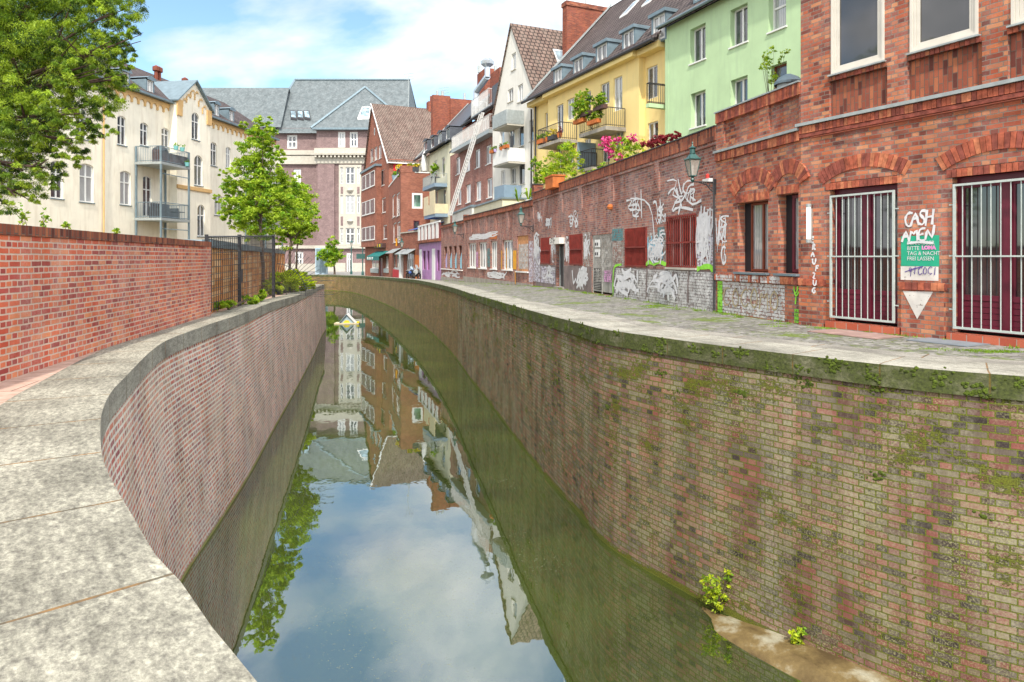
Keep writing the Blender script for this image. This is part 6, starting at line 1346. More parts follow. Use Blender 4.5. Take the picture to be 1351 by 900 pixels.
for px in (206, 210, 244): xx = V.x(px, 4.); mb = MB(); mb.lathe((xx,4.,EZ+2.6), [(.14,0),(.14,.9),(.26,.95),(.26,1.25),(0,1.4)], 8); mb.build('vent_pot', 'brown', V.root)
for px in (137, 234.5): mb = MB(); xx = V.x(px, -.1); mb.bar((xx,-.1,0),(xx,-.1,EZ-.1), .05, n=8); mb.build('downpipe', 'cream_trim' if px < 200 else 'lead', V.root)
def vbal(x0, x1, dep, z, parent=None):
    o = balcony(V.root, x0, x1, dep, z, 1.0, 'bars', 'metal', 'lead', .16); return o
bx0, bx1 = V.x(177), V.x(251,-1.9); BD = 1.9
zb1, zb2 = V.z(215.5,213.5,-BD), V.z(216,287.5,-BD)
xs_p = (bx0, V.x(216,-BD)-.0, bx1)
for off in (0, 13.2):
    for z in (zb1, zb2): vbal(bx0+off, bx1+off, BD, z)
    mb = MB()
    for xx, yy in ((bx0+.06,-.1),(bx0+.06,-BD+.06),(bx1-.06,-BD+.06),(bx1-.06,-.1)): mb.box(off+xx-.05,yy-.05,-.2,off+xx+.05,yy+.05,zb1+1.); mb.cut()
    mb.build('balcony_post', 'lead', V.root)
    for z in (zb1-.75, zb2-.7): mb = MB(); mb.bar((bx0+off,-BD+.06,z),(bx1+off,-BD+.06,z), .03, n=6); mb.build('brace', 'lead', V.root)
def CL(px, py, r, d, sx=1., sz=1., sy=1.):
    p = P(px, py, d); k = r/F*d; return (p.x, p.y, p.z, k*sx, k*sy, k*sz)
def tree(name, label, base, clumps, n, size, mats, trunk_r, limbs, seed, bark='bark', group=None, crown='crown', **kw):
    root = empty(name, base, 0, label, 'tree', group); b = Vector(base)
    mb = MB(); rng = random.Random(seed)
    cen = sum((Vector(c[:3])*c[3] for c in clumps), Vector())/sum(c[3] for c in clumps)
    top = cen-b; fork = Vector((top.x*.25, top.y*.25, top.z*.55)); r = trunk_r
    mb.tube([(0,0,-.3), (fork.x*.3+.03, fork.y*.3, fork.z*.45), tuple(fork)], [r*1.25, r, r*.8], 9); mb.tube([tuple(fork), tuple(fork.lerp(top, .6)+Vector((.06,0,0))), tuple(top*1.12)], [r*.8, r*.5, r*.15], 7)
    for c in clumps[:limbs]:
        if trunk_r > .2 and c[3] < .8: r = .13
        elif trunk_r > .2: r = .2
        e = Vector(c[:3])-b; s_ = fork.lerp(top, rng.uniform(0, .6)); m = s_.lerp(e, .5)+Vector((rng.uniform(-.2,.2), rng.uniform(-.2,.2), rng.uniform(0,.3)))*c[3]
        mb.tube([tuple(s_), tuple(m), tuple(e)], [r*.45, r*.3, r*.1], 6)
        for k in range(4):
            e2 = e+Vector((rng.uniform(-1,1)*c[3], rng.uniform(-1,1)*c[4], rng.uniform(-.3,.9)*c[5]))*.8; mb.tube([tuple(m.lerp(e, rng.random())), tuple(e2)], [r*.16, r*.05], 5)
    mb.build('trunk', bark, root)
    foliage(crown, clumps, n, size, mats, root, seed, **kw); return root
# big conifer over the garden wall
yc = [CL(60,30,95,13.5), CL(135,22,42,12.5), CL(150,60,36,12.2), CL(120,85,55,12.6), CL(150,105,28,12.4), CL(60,110,85,13), CL(105,150,48,12.4), CL(95,190,36,12.2), CL(45,170,60,12.8), CL(30,225,45,12.4), CL(20,258,28,12.2), CL(62,222,22,12.),
      CL(-40,60,120,13.5), CL(-60,180,110,13), CL(-20,-70,150,14), CL(90,-60,100,13.5), CL(-150,0,170,14.5), CL(140,-30,45,12.6), CL(122,172,22,12.1), CL(165,80,14,12.1)]
b0_ = P(-170, 340, 14.5)
tree('conifer_tree', 'huge conifer with drooping dark green and yellow tipped sprays hanging over the left wall', (b0_.x, b0_.y, 0), yc, 700000, .034, ['yew_l', 'yew_m', 'yew_d'], .3, 14, 3, 'barkr', aspect=.17, droop=.5, sub=190, spread=.13, up=.6, mw=(.45,.33,.22))
# trees behind the mesh fence
def mt(label, px, d, clumps, n, seed, r=.075, size=.058, group='young trees along the left canal bank'):
    z = zl(d); tree('deciduous_tree', label, (X(px,d), d, z), clumps, n, size, ['leaf_l', 'leaf_m', 'leaf_l'], r, 9, seed, aspect=.55, sub=46, spread=.24, group=None, mw=(.5,.28,.22))
c1 = [CL(347,178,17,29.5,1,1.3), CL(335,200,22,29.8), CL(362,205,14,29.6), CL(325,228,22,29.6), CL(356,238,26,30), CL(303,248,14,29.6), CL(340,262,30,29.6), CL(310,275,20,29.6), CL(372,270,24,29.4), CL(335,292,26,29.8), CL(292,228,6,29.4), CL(286,262,6,29.3), CL(320,165,7,29.5), CL(352,162,9,29.5), CL(300,290,10,29.5)]
mt('tallest young deciduous tree with pointed crown behind the mesh fence', 347, 29.5, c1, 34000, 11)
c2 = [CL(385,245,17,35), CL(392,265,24,35.5), CL(375,285,24,35), CL(402,290,20,35), CL(385,308,22,35), CL(410,300,9,35), CL(365,310,14,35)]
mt('shorter bushy tree with two thin stems right of the tallest one', 381, 35, c2, 17000, 12)
c3 = [CL(396,255,14,38.5), CL(404,275,16,38.5), CL(400,302,17,38.5), CL(388,312,12,38.5)]
mt('slim pale green tree nearest the canal bend behind the mesh fence', 389.5, 38.5, c3, 9500, 13, .06)
c4 = [CL(437,322,11,112), CL(432,334,13,112), CL(445,337,12,112), CL(425,338,7,112)]
root = tree('deciduous_tree', 'small round street tree standing far off above the canal end', (X(441.5,117), 117, -1.55), [CL(438,321,8,117), CL(433,332,11,117), CL(444,336,10,117), CL(424,338,6,117), CL(438,341,11,117)], 2600, .26, ['leaf_m', 'leaf_l'], .16, 4, 14, sub=20, spread=.35, mw=(.6,.4,0))
# low bright shrub and bed plants
def shrub(name, label, base, clumps, n, size, mats, seed, stems=7, cat='shrub', group=None, r=.012, petals=None, pot=None, bark='bark', **kw):
    root = empty(name, base, 0, label, cat, group); rng = random.Random(seed); mb = MB(); b = Vector(base)
    for i in range(stems):
        c = clumps[i % len(clumps)]; e = Vector(c[:3])-b+Vector((rng.uniform(-.5,.5)*c[3], rng.uniform(-.5,.5)*c[4], rng.uniform(0,.5)*c[5])); mb.tube([(rng.uniform(-.05,.05),rng.uniform(-.05,.05),0), tuple(e*.5+Vector((0,0,.05))), tuple(e)], [r, r*.8, r*.3], 5)
    mb.build('stem', bark, root); foliage('foliage', clumps, n, size, mats, root, seed, **kw)
    if petals: foliage('flowers', petals[0], petals[1], petals[2], petals[3], root, seed+1, aspect=.8, sub=14, spread=.3)
    return root
sc_ = [CL(352,378,8,29.5), CL(375,374,18,34,1.1,.9), CL(395,372,15,36,1.1,.9), CL(362,382,12,31), CL(410,376,6,40), CL(385,366,12,36)]
shrub('shrub', 'low spreading yellow green shrub on the left bank beyond the mesh fence', (X(382,34), 34, zl(34)), sc_, 22000, .06, ['bush_l', 'bush_l', 'leaf_l'], 21, 12, sub=34, spread=.3)
shrub('shrub', 'leafy green bed plants at the foot of the timber fence inside the mesh', (X(300,18.5), 18.5, zl(18)), [CL(292,404,8,17.6,1.4,.7), CL(303,401,7,18.3,1.3,.7), CL(330,396,9,21,1.5,.7), CL(345,390,7,23,1,1)], 2600, .05, ['leaf_l', 'leaf_m'], 22, 8)
for i, (px, py, d, h) in enumerate(((35,296,8.1,.3), (58,293,8.6,.26), (93,300,9.2,.12), (160,304,10.9,.1))):
    p = P(px, 300, d); q = gl_.A.x+(d-gl_.A.y)*(gl_.B.x-gl_.A.x)/(gl_.B.y-gl_.A.y)-.12
    shrub('weed', ('thin tall weed nearest the photographer on the brick garden wall','second thin weed on the brick garden wall under the conifer','low tuft third along the top of the brick garden wall','smallest tuft farthest along the top of the brick garden wall')[i], (q, d, 1.72), [(q, d, 1.72+h*.5, .05, .05, h*.5)], 60, .03, ['leaf_m', 'leaf_l'], 30+i, 3, 'plant', r=.003)
# weeds on the foot of the right wall
def wallweed(label, px, py, d, k, seed):
    x = xat(wfoot, d)-.06; b = Vector((x, d, WATER+.08)); root = shrub('wall_plant', label, tuple(b), [(x-.05*k, d-.03, b.z+.16*k, .13*k, .12*k, .14*k), (x-.12*k, d-.05, b.z+.34*k, .14*k, .12*k, .12*k), (x+.04*k, d-.08, b.z+.42*k, .10*k, .1*k, .12*k)], int(620*k), .028, ['leaf_l', 'bush_l', 'leaf_m'], seed, 8, 'plant', r=.006, sub=14, spread=.45, aspect=.5)
wallweed('leafy bright green plant growing from the waterline of the right canal wall', 980, 790, 10.45, 1.15, 41); wallweed('smaller sprig growing from the right canal wall above the stone footing', 1067, 830, 9.45, .55, 42)
# grass between the cobbles
def tufts(name, spots, seed):
    rng = np.random.RandomState(seed); V_ = []; 
    for (x, y, z, r, n, h) in spots:
        a = rng.uniform(0, 6.283, n); q = r*rng.uniform(0, 1, n)**.6; cx = x+np.cos(a)*q*1.6; cy = y+np.sin(a)*q*.7; hh = h*rng.uniform(.4, 1.3, n); th = rng.uniform(0, 6.283, n); w_ = .006+.006*rng.uniform(size=n); lx = rng.normal(size=n)*h*.45; ly = rng.normal(size=n)*h*.45
        dx, dy = np.cos(th)*w_, np.sin(th)*w_; V_.append(np.stack([np.stack([cx-dx, cy-dy, np.full(n, z)], 1), np.stack([cx+dx, cy+dy, np.full(n, z)], 1), np.stack([cx+lx, cy+ly, z+hh], 1)], 1).reshape(-1, 3))
    V_ = np.concatenate(V_); n = len(V_)//3; me = bpy.data.meshes.new(name); me.vertices.add(3*n); me.vertices.foreach_set('co', V_.ravel()); me.loops.add(3*n); me.loops.foreach_set('vertex_index', np.arange(3*n)); me.polygons.add(n); me.polygons.foreach_set('loop_start', np.arange(n)*3); me.polygons.foreach_set('loop_total', np.full(n, 3)); me.materials.append(M['grass']); me.update()
    o = bpy.data.objects.new(name, me); col.objects.link(o); return tag(o, kind='stuff')
sp_ = []; rng = random.Random(9)
def foot(f, t, off): p = f.wp(t*f.L, -off, 0); return p.x, p.y
for f, cnt in ((A, 60), (B, 14), (C, 12), (D, 26), (E, 8)):
    for i in range(cnt): x, y = foot(f, rng.random(), abs(rng.gauss(.08, .12))); sp_.append((x, y, zf(y)-.01, rng.uniform(.04,.14), rng.randrange(14,50), rng.uniform(.03,.07)))
for px, py, r, n in ((870,404,.3,500),(855,402,.2,300),(1090,431,.25,450),(1300,461,.35,700),(1330,463,.3,500),(1185,441,.3,260),(1160,444,.25,200),(1000,415,.12,120),(780,382,.3,300),(765,378,.25,240),(935,406,.08,90),(1245,459,.25,160),(1020,428,.2,120)):
    d = 1350*.9/(py-340)*.985
    for k in range(5): dd = d*(1+rng.uniform(-.02,.02)); sp_.append((X(px,dd)+rng.gauss(0,.12), dd, -.012, r*.5, n//5, .028))
for i in range(260):
    d = rng.uniform(8.5, 30); t = rng.random(); a, b = xat(RB, d), xat(FR, d); sp_.append((a+(b-a)*(.15+.8*t), d, -.02+(zc(d)+(zf(d)-zc(d))*t), .05, 12, .02))
tufts('cobble_grass', sp_, 5)
# plants on the roof terrace behind the brick front
mb = MB(); mb.box(.5,.4,4.0,AL-.2,3.0,4.12); mb.build('flat_roof', 'concrete', A.root)
def on(px, off=1.): d = A.d(px, off); return d, A.wp(A.x(px, off), off, 4.12)
def roofplant(name, label, px0, spec, n, size, mats, seed, off=1., **kw):
    d, p = on(px0, off); cl = [CL(a, b, r, d, *rest) for a, b, r, *rest in spec]; return shrub(name, label, tuple(p), cl, n, size, mats, seed, kw.pop('stems', 9), **kw)
roofplant('shrub', 'large yellow green bamboo like bush behind the orange planter on the wall', 738, [(745,205,17,1,1), (733,218,16), (755,215,15), (742,232,18), (757,232,14), (726,232,12), (752,190,7)], 5200, .075, ['bush_l', 'leaf_l', 'leaf_m'], 51, 1.4, sub=26, aspect=.3, stems=14)
roofplant('shrub', 'airy green shrub with hanging leaves left of the bamboo bush', 715, [(716,222,11), (707,214,8), (722,232,12), (712,236,9), (703,222,5)], 1500, .085, ['leaf_m', 'leaf_l'], 52, 1.2, sub=18, aspect=.35)
roofplant('shrub', 'low green hedge plant on the wall right of the bamboo bush', 780, [(775,236,10,1.2,.7), (788,229,10,1.2,.7), (796,223,7)], 1800, .06, ['leaf_l', 'leaf_m'], 53, 1.)
ol = [(810,194,9), (822,190,10), (835,190,10), (843,200,9), (828,204,12), (812,206,8), (848,190,6)]
d_, p_ = on(825, 1.); pc_ = [CL(a, b, 7, d_-.1) for a, b in ((800,184),(810,186),(803,196),(806,204),(818,208),(832,182),(815,184),(838,184),(798,190))]
roofplant('oleander_shrub', 'oleander shrub with pink flowers leaning over the brick wall', 825, ol, 2200, .06, ['leaf_m', 'leaf_l', 'bush_l'], 54, 1., petals=(pc_, 900, .045, ['pink']), aspect=.3, cat='shrub')
roofplant('maple_shrub', 'low spreading dark red leaved maple behind the wall edge', 872, [(858,189,9,1.3,.6), (870,186,9,1.3,.7), (882,182,9,1.3,.6), (892,178,6)], 2600, .045, ['leaf_r'], 55, .9)
def palm(label, px, py, seed):
    d = D.d(px, .7); b = D.wp(D.x(px,.7), .7, 4.2); root = empty('potted_palm', tuple(b), 0, label, 'plant', None); rng = random.Random(seed)
    mb = MB(); mb.lathe((0,0,0), [(0,0),(.13,0),(.17,.34),(.15,.34),(0,.3)], 12); mb.build('pot', 'wpaint', root)
    mb = MB(); top = P(px, py, d)-b
    for i in range(13):
        a = rng.uniform(0, 6.28); e = Vector((math.cos(a)*rng.uniform(.3,.6), math.sin(a)*rng.uniform(.3,.6), rng.uniform(.35,.8)*max(.6, top.z))); m = Vector((e.x*.45, e.y*.45, e.z*.95+.1)); s_ = Vector((-math.sin(a), math.cos(a), 0))*.06; z0 = Vector((0,0,.3))
        for p, q, w0, w1 in ((z0, m, .3, 1.), (m, e, 1., .1)): mb.face([tuple(p-s_*w0), tuple(p+s_*w0), tuple(q+s_*w1), tuple(q-s_*w1)], rng.randrange(2))
    mb.build('fronds', ['leaf_l', 'leaf_m'], root)
palm('potted spiky green plant in a white pot left one of the pair on the wall', 684, 238, 61); palm('potted spiky green plant in a white pot right one of the pair on the wall', 697, 240, 62)
pl = empty('wall_planter', A.wp(A.x(733), -.08, 4.45), A.root.rotation_euler.z, 'orange terracotta box planter hanging over the brick wall', 'planter'); mb = MB(); mb.box(-.6,-.24,0,.65,.3,.5); mb.box(-.64,-.28,.5,.69,.34,.56); mb.build('box', 'orange', pl)
mb = MB(); mb.box(-.55,-.2,.561,.6,.26,.58); mb.build('soil', 'dark', pl)
# vent cowl and vine above the bay
vb = B.wp(B.x(1040,1.0), 1.0, 5.16); vc = empty('roof_vent', tuple(vb), 0, 'round metal roof vent with domed dark cap behind the bay parapet', 'vent'); k = vb.y/F; mb = MB()
mb.lathe((0,0,-.8), [(0,0),(14*k,0),(14*k,1.0),(0,1.0)], 18); mb.build('drum', 'metal', vc); mb = MB(); mb.lathe((0,0,.18), [(18*k,0),(18*k,.05),(13*k,.16),(4*k,.24),(0,.25)], 18); mb.build('cap', 'lead', vc)
vb = B.wp(B.x(1016,.9), .9, 4.7); d = vb.y; shrub('climbing_shrub', 'spindly light green shrub growing beside the roof vent', tuple(vb), [CL(1012,85,9,d,.6,1.4), CL(1018,66,5,d), CL(1010,72,5,d), CL(1033,72,5,d), CL(1038,68,4,d), CL(1020,104,8,d,.8,1.2), CL(1005,88,4,d), CL(1028,80,4,d)], 900, .03, ['leaf_l', 'leaf_m'], 71, 9, r=.008, sub=12, spread=.4)
# ================================================================ lanterns on brackets
def lantern(label, f, px, z, x=None, first=None):
    x = f.x(px) if x is None else x; p = f.wp(x, 0, z)
    if first is not None:
        r = first.copy(); col.objects.link(r); r.location = p; r.rotation_euler.z = f.root.rotation_euler.z; r['label'] = label
        for ch in first.children:
            c = ch.copy(); col.objects.link(c); c.parent = r
        return r
    root = empty('wall_lantern', tuple(p), f.root.rotation_euler.z, label, 'lantern', 'green lanterns on scrolled brackets along the brick fronts')
    mb = MB(); Y_ = -.62
    mb.box(-.05,-.03,-.3,.05,-.002,.08); mb.bar((0,-.02,0),(0,Y_,0), .018, n=6); mb.tube([(0,-.02,-.26),(0,-.12,-.2),(0,-.25,-.06),(0,-.45,-.015)], .015, 6)
    for cy, cz, r in ((-.1,-.08,.06),(-.2,-.05,.04),(-.3,-.035,.03)): mb.tube([(0, cy+r*math.cos(t), cz+r*math.sin(t)) for t in [k*.7 for k in range(10)]], .008, 4)
    mb.build('bracket', 'iron', root)
    mb = MB(); c = (0, Y_, 0)
    mb.lathe(c, [(0,-.03),(.03,0),(.055,.05),(.035,.1),(.06,.13)], 8)
    for k in range(4):
        a0 = math.pi/4+k*math.pi/2; a1 = a0+math.pi/2; s0, s1 = .1, .2; z0_, z1_ = .14, .55
        p0, p1 = (math.cos(a0)*s0, Y_+math.sin(a0)*s0, z0_), (math.cos(a0)*s1, Y_+math.sin(a0)*s1, z1_); q0, q1 = (math.cos(a1)*s0, Y_+math.sin(a1)*s0, z0_), (math.cos(a1)*s1, Y_+math.sin(a1)*s1, z1_)
        mb.bar(p0, p1, .011, n=4); mb.bar(p0, q0, .013, n=4); mb.bar(p1, q1, .02, n=4); mb.bar(p1, (p1[0]*1.15, Y_+(p1[1]-Y_)*1.15, .62), .015, .004, n=4)
        mb.face([p1, q1, (math.cos(a1)*.06, Y_+math.sin(a1)*.06, .7), (math.cos(a0)*.06, Y_+math.sin(a0)*.06, .7)])
    mb.lathe(c, [(.07,.69),(.065,.8),(.1,.83),(.03,.87),(.012,.93),(.022,.95),(0,1.)], 10); mb.build('lantern_frame', 'igreen', root)
    mb = MB()
    for k in range(4):
        a0 = math.pi/4+k*math.pi/2; a1 = a0+math.pi/2; mb.face([(math.cos(a0)*.095,Y_+math.sin(a0)*.095,.14),(math.cos(a1)*.095,Y_+math.sin(a1)*.095,.14),(math.cos(a1)*.19,Y_+math.sin(a1)*.19,.55),(math.cos(a0)*.19,Y_+math.sin(a0)*.19,.55)])
    mb.build('panes', 'lampg', root); mb = MB(); mb.lathe((0,Y_,.15), [(0,0),(.03,0),(.03,.1),(.035,.28),(0,.3)], 8); mb.build('gas_mantle', 'wpaint', root); return root
L1 = lantern('nearest green wall lantern on scrolled bracket left of the arched windows', A, 0, 3.22, AL-.04)
L2 = lantern('green wall lantern on the brick pier between studio front and red shutters', A, 0, 2.95, .12, L1)
L3 = lantern('small green wall lantern above the drainpipe left of the tall white windows', E, 0, 3.05, E.L-.05, L1)
L4 = lantern('farthest green wall lantern beside the orange sign on the cafe front', gfx, 0, 2.3, gfx.L*.45, L1)
for L_, k in ((L2,1.05),(L3,1.05),(L4,1.2)): L_.scale = (k,k,k)
# small security light with white box on the first bracket
sl_ = empty('signal_light', A.wp(AL-.3, -.1, 3.24), A.root.rotation_euler.z, 'white junction box with red signal light on top of the nearest lantern bracket', 'signal light'); mb = MB(); mb.box(-.12,-.05,.0,.2,.06,.09); mb.build('box', 'wpaint', sl_); mb = MB(); mb.lathe((.05,0,.09), [(0,0),(.05,0),(.05,.09),(.02,.13),(0,.13)], 10); mb.build('red_lens', 'redp', sl_)
# street lamps on the square
def streetlamp(label, px, d, top, basket):
    z0_ = -1.55; zt_ = EYE+(HZ-top)/F*d; H_ = zt_-z0_; root = empty('street_lamp', (X(px,d), d, z0_), 0, label, 'street lamp', 'old style street lamps on the far square'); mb = MB()
    mb.lathe((0,0,0), [(0,0),(.22,0),(.2,.5),(.1,.8),(.09,H_-1),(.14,H_-.95),(0,H_-.9)], 10); mb.bar((-.5,0,H_-1.2),(.5,0,H_-1.2), .05, n=6); mb.build('post', 'igreen', root)
    mb = MB(); mb.lathe((0,0,H_-.9), [(.12,0),(.32,.65),(0,.66)], 4); mb.build('lamp_glass', 'lampg', root); mb = MB(); mb.lathe((0,0,H_-.25), [(.4,0),(.12,.22),(.1,.3),(0,.36)], 4); mb.build('lamp_roof', 'igreen', root)
    if basket: mb = MB(); mb.box(-1.0,-.15,H_*.46,1.0,.15,H_*.6); mb.build('street_sign_panel', 'igreen', root)
streetlamp('green street lamp on the square left of the two, before the tall white door', 463.5, 118, 318, False); streetlamp('green street lamp with dark panel at mid post beside the gable house', 478.5, 112, 316, True)
cb_ = empty('utility_cabinet', (X(425,119), 119, -1.55), 0, 'tall pale blue metal cabinet by the canal end', 'cabinet'); mb = MB(); mb.box(-1.1,-.4,0,.9,.4,4.6); mb.build('housing', 'lblue', cb_); mb = MB(); mb.box(-.9,-.43,.3,-.05,-.401,4.4); mb.box(.02,-.43,.3,.75,-.401,4.4); mb.build('door', 'lead', cb_)
# ================================================================ duck house on a raft
d = 4905/(427-340); dk = empty('duck_house', (X(458.5,d), d, WATER), math.radians(6), 'small blue and white pointed duck house on a wooden raft', 'duck house')
mb = MB(); [mb.box(-1.15+i*.01,-.6+i*.2,-.03,1.1,-.42+i*.2,.1) for i in range(6)]; mb.build('raft', 'beige', dk)
mb = MB(); mb.slab([(-.75,-.5,.1),(-.68,.5,.1),(.02,.5,.95),(-.02,-.5,.95)][::-1], .05); mb.slab([(.8,-.5,.1),(.8,.5,.1),(.02,.5,.95),(-.02,-.5,.95)], .05, 1); mb.build('roof', ['lblue', 'wpaint'], dk)
mb = MB(); mb.face([(-.62,-.3,.1),(.65,-.3,.1),(0,-.3,.86)]); mb.build('front', 'lblue', dk); mb = MB(); mb.face([(-.4,-.31,.1),(.3,-.31,.1),(.12,-.31,.34),(-.18,-.31,.34)]); mb.build('entrance', 'yel', dk)
mb = MB(); mb.box(.9,-.62,.1,1.15,-.3,.24); mb.build('float', 'yel', dk); dk.scale = (.88, .88, .88)
# ================================================================ motorcycles by the purple shop
def moto(name, label, px, d, mats, s, rz):
    root = empty(name, (X(px,d), d, zf(d)+.0), rz, label, 'motorcycle'); b_, t_ = mats
    for x_ in (-.62, .68):
        mb = MB(); mb.tube([(x_+.3*math.cos(a*.524), 0, .31+.3*math.sin(a*.524)) for a in range(13)], .065, 6); mb.bar((x_,-.05,.31),(x_,.05,.31), .06, n=8)
        for a in range(6): mb.bar((x_,0,.31),(x_+.28*math.cos(a*1.047),0,.31+.28*math.sin(a*1.047)), .012, n=4)
        mb.build('wheel', 'rubber', root)
    mb = MB(); mb.bar((-.6,0,.33),(-.1,0,.5), .08, n=6); mb.bar((.66,.08,.33),(.42,.08,.95), .035, n=6); mb.bar((.66,-.08,.33),(.42,-.08,.95), .035, n=6); mb.box(-.15,-.14,.25,.25,.14,.55); mb.build('frame', 'iron', root)
    mb = MB(); mb.lathe((.12,0,.55), [(0,0),(.24,.05),(.27,.18),(.18,.32),(0,.36)], 10); mb.slab([(.3,-.2,.5),(.75,-.15,.75),(.45,-.1,1.15),(.25,-.2,.9)], .12); mb.slab([(.3,.2,.5),(.75,.15,.75),(.45,.1,1.15),(.25,.2,.9)], .12); mb.build('fairing', b_, root)
    mb = MB(); mb.slab([(-.75,-.14,.9),(-.1,-.16,.72),(-.1,.16,.72),(-.75,.14,.9)], .12); mb.build('seat', 'rubber', root); mb = MB(); mb.slab([(.35,-.16,1.05),(.35,.16,1.05),(.15,.12,1.38),(.15,-.12,1.38)], .02); mb.build('windscreen', t_, root)
    mb = MB(); mb.bar((.3,-.34,1.02),(.3,.34,1.02), .02, n=5); mb.bar((.28,-.3,1.02),(.22,-.36,1.22), .012, n=4); mb.bar((.28,.3,1.02),(.22,.36,1.22), .012, n=4); mb.build('handlebar', 'metal', root)
    root.scale = (s, s, s); return root
moto('motorcycle', 'grey touring motorcycle parked in front of the purple shop', 548, 65, ('tarp', 'metal'), 1.0, -.9)
moto('motor_scooter', 'blue scooter parked behind the grey motorcycle', 541.5, 67, ('blue', 'lblue'), .9, -.9)
# ================================================================ things on balconies
def pot(label, p, r, h, mat, fol, n, size, lm, seed, rz=0, box=None, cat='planter'):
    root = empty('flower_pot' if not box else 'window_box', tuple(p), rz, label, cat); mb = MB()
    if box: mb.box(-box/2,-r,0,box/2,r,h)
    else: mb.lathe((0,0,0), [(0,0),(r*.7,0),(r,h),(r*.85,h),(0,h*.9)], 10)
    mb.build('pot', mat, root)
    w_ = (box/2 if box else r); cs, sn = math.cos(rz), math.sin(rz); cl = []
    for t in ((-.6,0,.6) if box else (0,)): cl.append((p[0]+t*w_*cs, p[1]+t*w_*sn, p[2]+h+fol*.45, max(r, w_*.5)*1.1, r*1.2, fol*.6))
    foliage('plant', cl, n, size, lm, root, seed, sub=12, spread=.45); return root
yr = Y.root.rotation_euler.z
for i, (t, mat, n, lm, lb) in enumerate(((.1,'orange',300,['leaf_m'],'terracotta pot of dark green plants at far end of the left yellow house balcony'),(.38,'orange',160,['leaf_l'],'terracotta pot with upright plant mid way on the left yellow house balcony'),(.62,'iron',200,['yel'],'box of yellow flowers on the left yellow house balcony'),(.9,'orange',110,['leaf_r'],'small pot of red flowers at near end of the left yellow house balcony'))):
    p = Y.wp(yb1[0]+(yb1[1]-yb1[0])*t, BY-1.02, yb1[2]+.1); pot(lb, p, .16, .26, mat, .35, n, .06, lm, 80+i, yr, .7 if i in (0, 2) else None)
for i, (t, mat, n, z_, lb) in enumerate(((.08,'orange',500,.55,'full planter of trailing greenery at far end of the right yellow house balcony'),(.35,'wfurn',600,.8,'long planter of trailing greenery on the rail of the right yellow house balcony'),(.62,'orange',420,.25,'big terracotta pot in the middle of the right yellow balcony'),(.85,'wfurn',520,.85,'planter with grasses at near end of the right yellow balcony'))):
    p = Y.wp(yb2[0]+(yb2[1]-yb2[0])*t, BY-1.28, yb2[2]+z_); pot(lb, p, .13, .2, mat, .65, n*2, .065, ['leaf_m', 'leaf_l', 'leaf_d'], 90+i, yr, 1.)
p = Y.wp(yb2[0]+.5, BY-.6, yb2[2]); shrub('potted_tree', 'small leafy potted tree on the right yellow house balcony', tuple(p), [CL(768,129,9,p.y), CL(760,137,7,p.y), CL(775,122,6,p.y), CL(766,142,8,p.y)], 1100, .07, ['leaf_l', 'leaf_m'], 95, 6)
fl = empty('garden_flag', tuple(Y.wp(Y.x(764,-1.4), -1.4, yb2[2])), yr, 'small orange pennant on a stick above the balcony plants', 'flag'); mb = MB(); mb.bar((0,0,0),(0,0,2.3), .012, n=4); mb.build('stick', 'metal', fl); mb = MB(); mb.slab([(0,0,2.3),(.28,.02,2.1),(.04,0,1.75)], .01); mb.build('pennant', 'yorange', fl)
wr_ = Wt.root.rotation_euler.z
for i, (t, mat, lm, lb) in enumerate(((.03,'orange',['leaf_m'],'terracotta box at far end of the middle white balcony'),(.22,'lilac',['leaf_m'],'lilac pot on the middle white balcony rail'),(.6,'orange',['leaf_d'],'terracotta pot on the middle white balcony rail before the door'),(.93,'orange',['leaf_m'],'terracotta box near end of the middle white balcony rail'))):
    p = Wt.wp(wb2[0]+(wb2[1]-wb2[0])*t, -1.35, wb2[2]+.86); pot(lb, p, .13, .22, mat, .2, 130, .05, lm, 100+i, wr_, .6 if i in (0, 3) else None)
mb = MB(); ch = empty('garden_chair', tuple(Wt.wp(wb2[1]-.5,-.6,wb2[2])), wr_, 'dark folding chair leaning on the middle white balcony', 'chair'); mb.box(-.22,-.2,.75,.22,-.17,1.75); [mb.bar((x_,y_,0),(x_,-.18,.9), .02, n=4) for x_ in (-.2,.2) for y_ in (-.25,.2)]; mb.box(-.22,-.2,.7,.22,.2,.74); mb.build('chair_frame', 'iron', ch)
for i, (px, py, mat, lm, lb, x_) in enumerate(((519,241,'bluegrey',['leaf_m'],'dark blue pot with green plant on the brick terrace edge',None),(525,238,'iron',['yel'],'dark pot of yellow flowers on the brick terrace edge',None))):
    xx = K.x(px); p = K.wp(xx, .15, TZ+.2); pot(lb, p, .35, .6, mat, .5, 160, .13, lm, 110+i)
yA, zA = on_right(K, 549, 238, KL); pot('long grey trough of yellow flowers at right end of the brick terrace', K.wp(KL-.15, yA-.3, TZ+.12), .2, .5, 'iron', .4, 260, .12, ['yel', 'leaf_m'], 113, 0, 1.2)
yA, zA = on_right(K, 533, 230, KL); p = K.wp(KL-1.3, 1.2, TZ-.6); shrub('shrub', 'round reddish brown shrub before the banner on the brick terrace', tuple(p), [CL(532,228,7,p.y)], 700, .12, ['leaf_r', 'leaf_m'], 114, 5)
st = empty('parasol', tuple(K.wp(KL-.6, 2.6, TZ-.6)), 0, 'closed white parasol standing on the brick terrace', 'parasol'); mb = MB(); mb.lathe((0,0,.9), [(.28,0),(.34,.6),(.25,1.6),(.05,2.2),(0,2.25)], 10); mb.build('cloth', 'wpaint', st); mb = MB(); mb.bar((0,0,0),(0,0,.95), .05, n=6); mb.build('pole', 'metal', st)
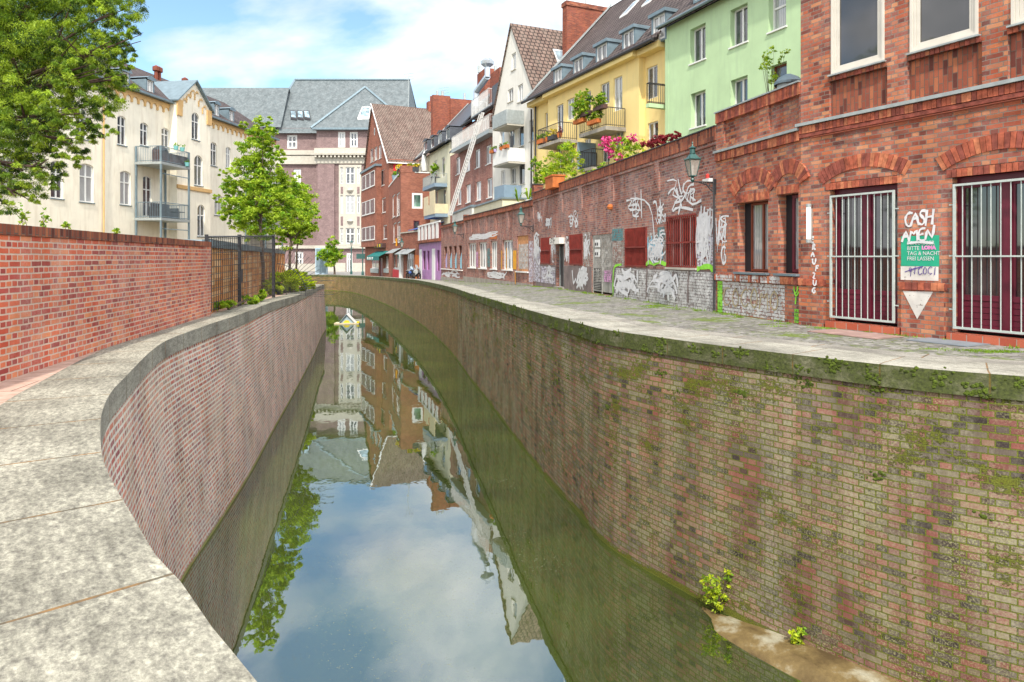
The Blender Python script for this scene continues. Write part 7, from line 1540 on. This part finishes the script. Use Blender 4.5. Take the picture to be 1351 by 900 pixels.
p = Q.wp((qb1[0]+qb1[1])*.45, -.9, qb1[2]); shrub('potted_tree', 'slender potted palm on the upper pale yellow house balcony', tuple(p), [CL(573,221,5,p.y), CL(571,228,3,p.y)], 260, .16, ['leaf_l', 'leaf_m'], 116, 3, r=.04)
p = Q.wp(qb1[1]-1.2, -.9, qb1[2]); tb = empty('patio_table', tuple(p), Q.root.rotation_euler.z, 'small dark table on the upper pale yellow house balcony', 'table'); mb = MB(); mb.lathe((0,0,.68), [(0,0),(.5,0),(.5,.05),(0,.05)], 12); mb.build('table_top', 'iron', tb); mb = MB(); mb.bar((0,0,0),(0,0,.68), .05, n=6); mb.build('leg', 'iron', tb)
# cream house balconies
vr = V.root.rotation_euler.z
def VP(x, y, z): return tuple(V.wp(x, y, z))
bb = empty('barbecue', VP(bx0+.75,-1.3,zb1), vr, 'dark kettle barbecue with slatted body on the upper cream house balcony', 'barbecue'); mb = MB(); mb.box(-.42,-.3,.0,.42,.3,.82); mb.build('cabinet', 'wfurn', bb); mb = MB(); mb.lathe((0,0,.82), [(.45,0),(.42,.12),(.2,.26),(0,.3)], 14); mb.build('lid', 'iron', bb)
bn = empty('balcony_bench', VP(bx0+(bx1-bx0)*.36,-1.3,zb1), vr, 'brown slatted bench on the upper cream house balcony', 'bench'); mb = MB(); [mb.box(-.55,.25,.45+i*.13,.55,.29,.53+i*.13) for i in range(4)]; mb.build('backrest', 'wfurn', bn); mb = MB(); [mb.box(-.55,-.3+i*.14,.4,.55,-.2+i*.14,.44) for i in range(4)]; mb.build('seat', 'wfurn', bn)
for x_ in (-.52,.45): mb = MB(); mb.box(x_,-.28,0,x_+.07,.28,.62); mb.build('leg', 'wfurn', bn)
bo = empty('storage_box', VP(bx0+(bx1-bx0)*.72,-1.35,zb1), vr, 'long dark brown storage box on the upper cream house balcony', 'box'); mb = MB(); mb.box(-.95,-.35,0,.95,.35,.62); mb.build('chest', 'wfurn', bo); mb = MB(); mb.box(-.98,-.38,.622,.98,.38,.68); mb.build('lid', 'wfurn', bo)
for i, (x_, z_) in enumerate(((xs_p[1]+1.2, zb1+.95), (bx1-.9, zb1+.95), (bx1-.4, zb1+.02))): pot(('teal pot on the outer rail of the upper cream house balcony by the corner post','teal pot on the far part of the outer rail of the upper cream balcony','teal pot standing on the floor at far end of the upper cream house balcony')[i], Vector(VP(x_,-BD-.02,z_)), .17, .26, 'plastic', .2, 60, .05, ['leaf_m'], 120+i)
so_ = empty('lounge_sofa', VP(bx0+(bx1-bx0)*.42,-1.2,zb2), vr, 'dark woven lounge sofa on the lower cream house balcony', 'sofa'); mb = MB(); mb.box(-.85,-.4,.0,.85,.4,.42); mb.build('seat', 'iron', so_); mb = MB(); mb.box(-.85,.22,.421,.85,.4,1.); mb.build('backrest', 'iron', so_); mb = MB(); mb.box(-.95,-.4,.0,-.852,.4,.75); mb.cut(); mb.box(.852,-.4,.0,.95,.4,.75); mb.build('armrest', 'iron', so_)
tb = empty('patio_table', VP(bx0+(bx1-bx0)*.78,-1.2,zb2), vr, 'low dark table on the lower cream house balcony', 'table'); mb = MB(); mb.box(-.6,-.35,.5,.6,.35,.55); mb.build('table_top', 'iron', tb)
for x_ in (-.5,.5): mb = MB(); mb.bar((x_,0,0),(x_,0,.5), .03, n=5); mb.build('leg', 'iron', tb)
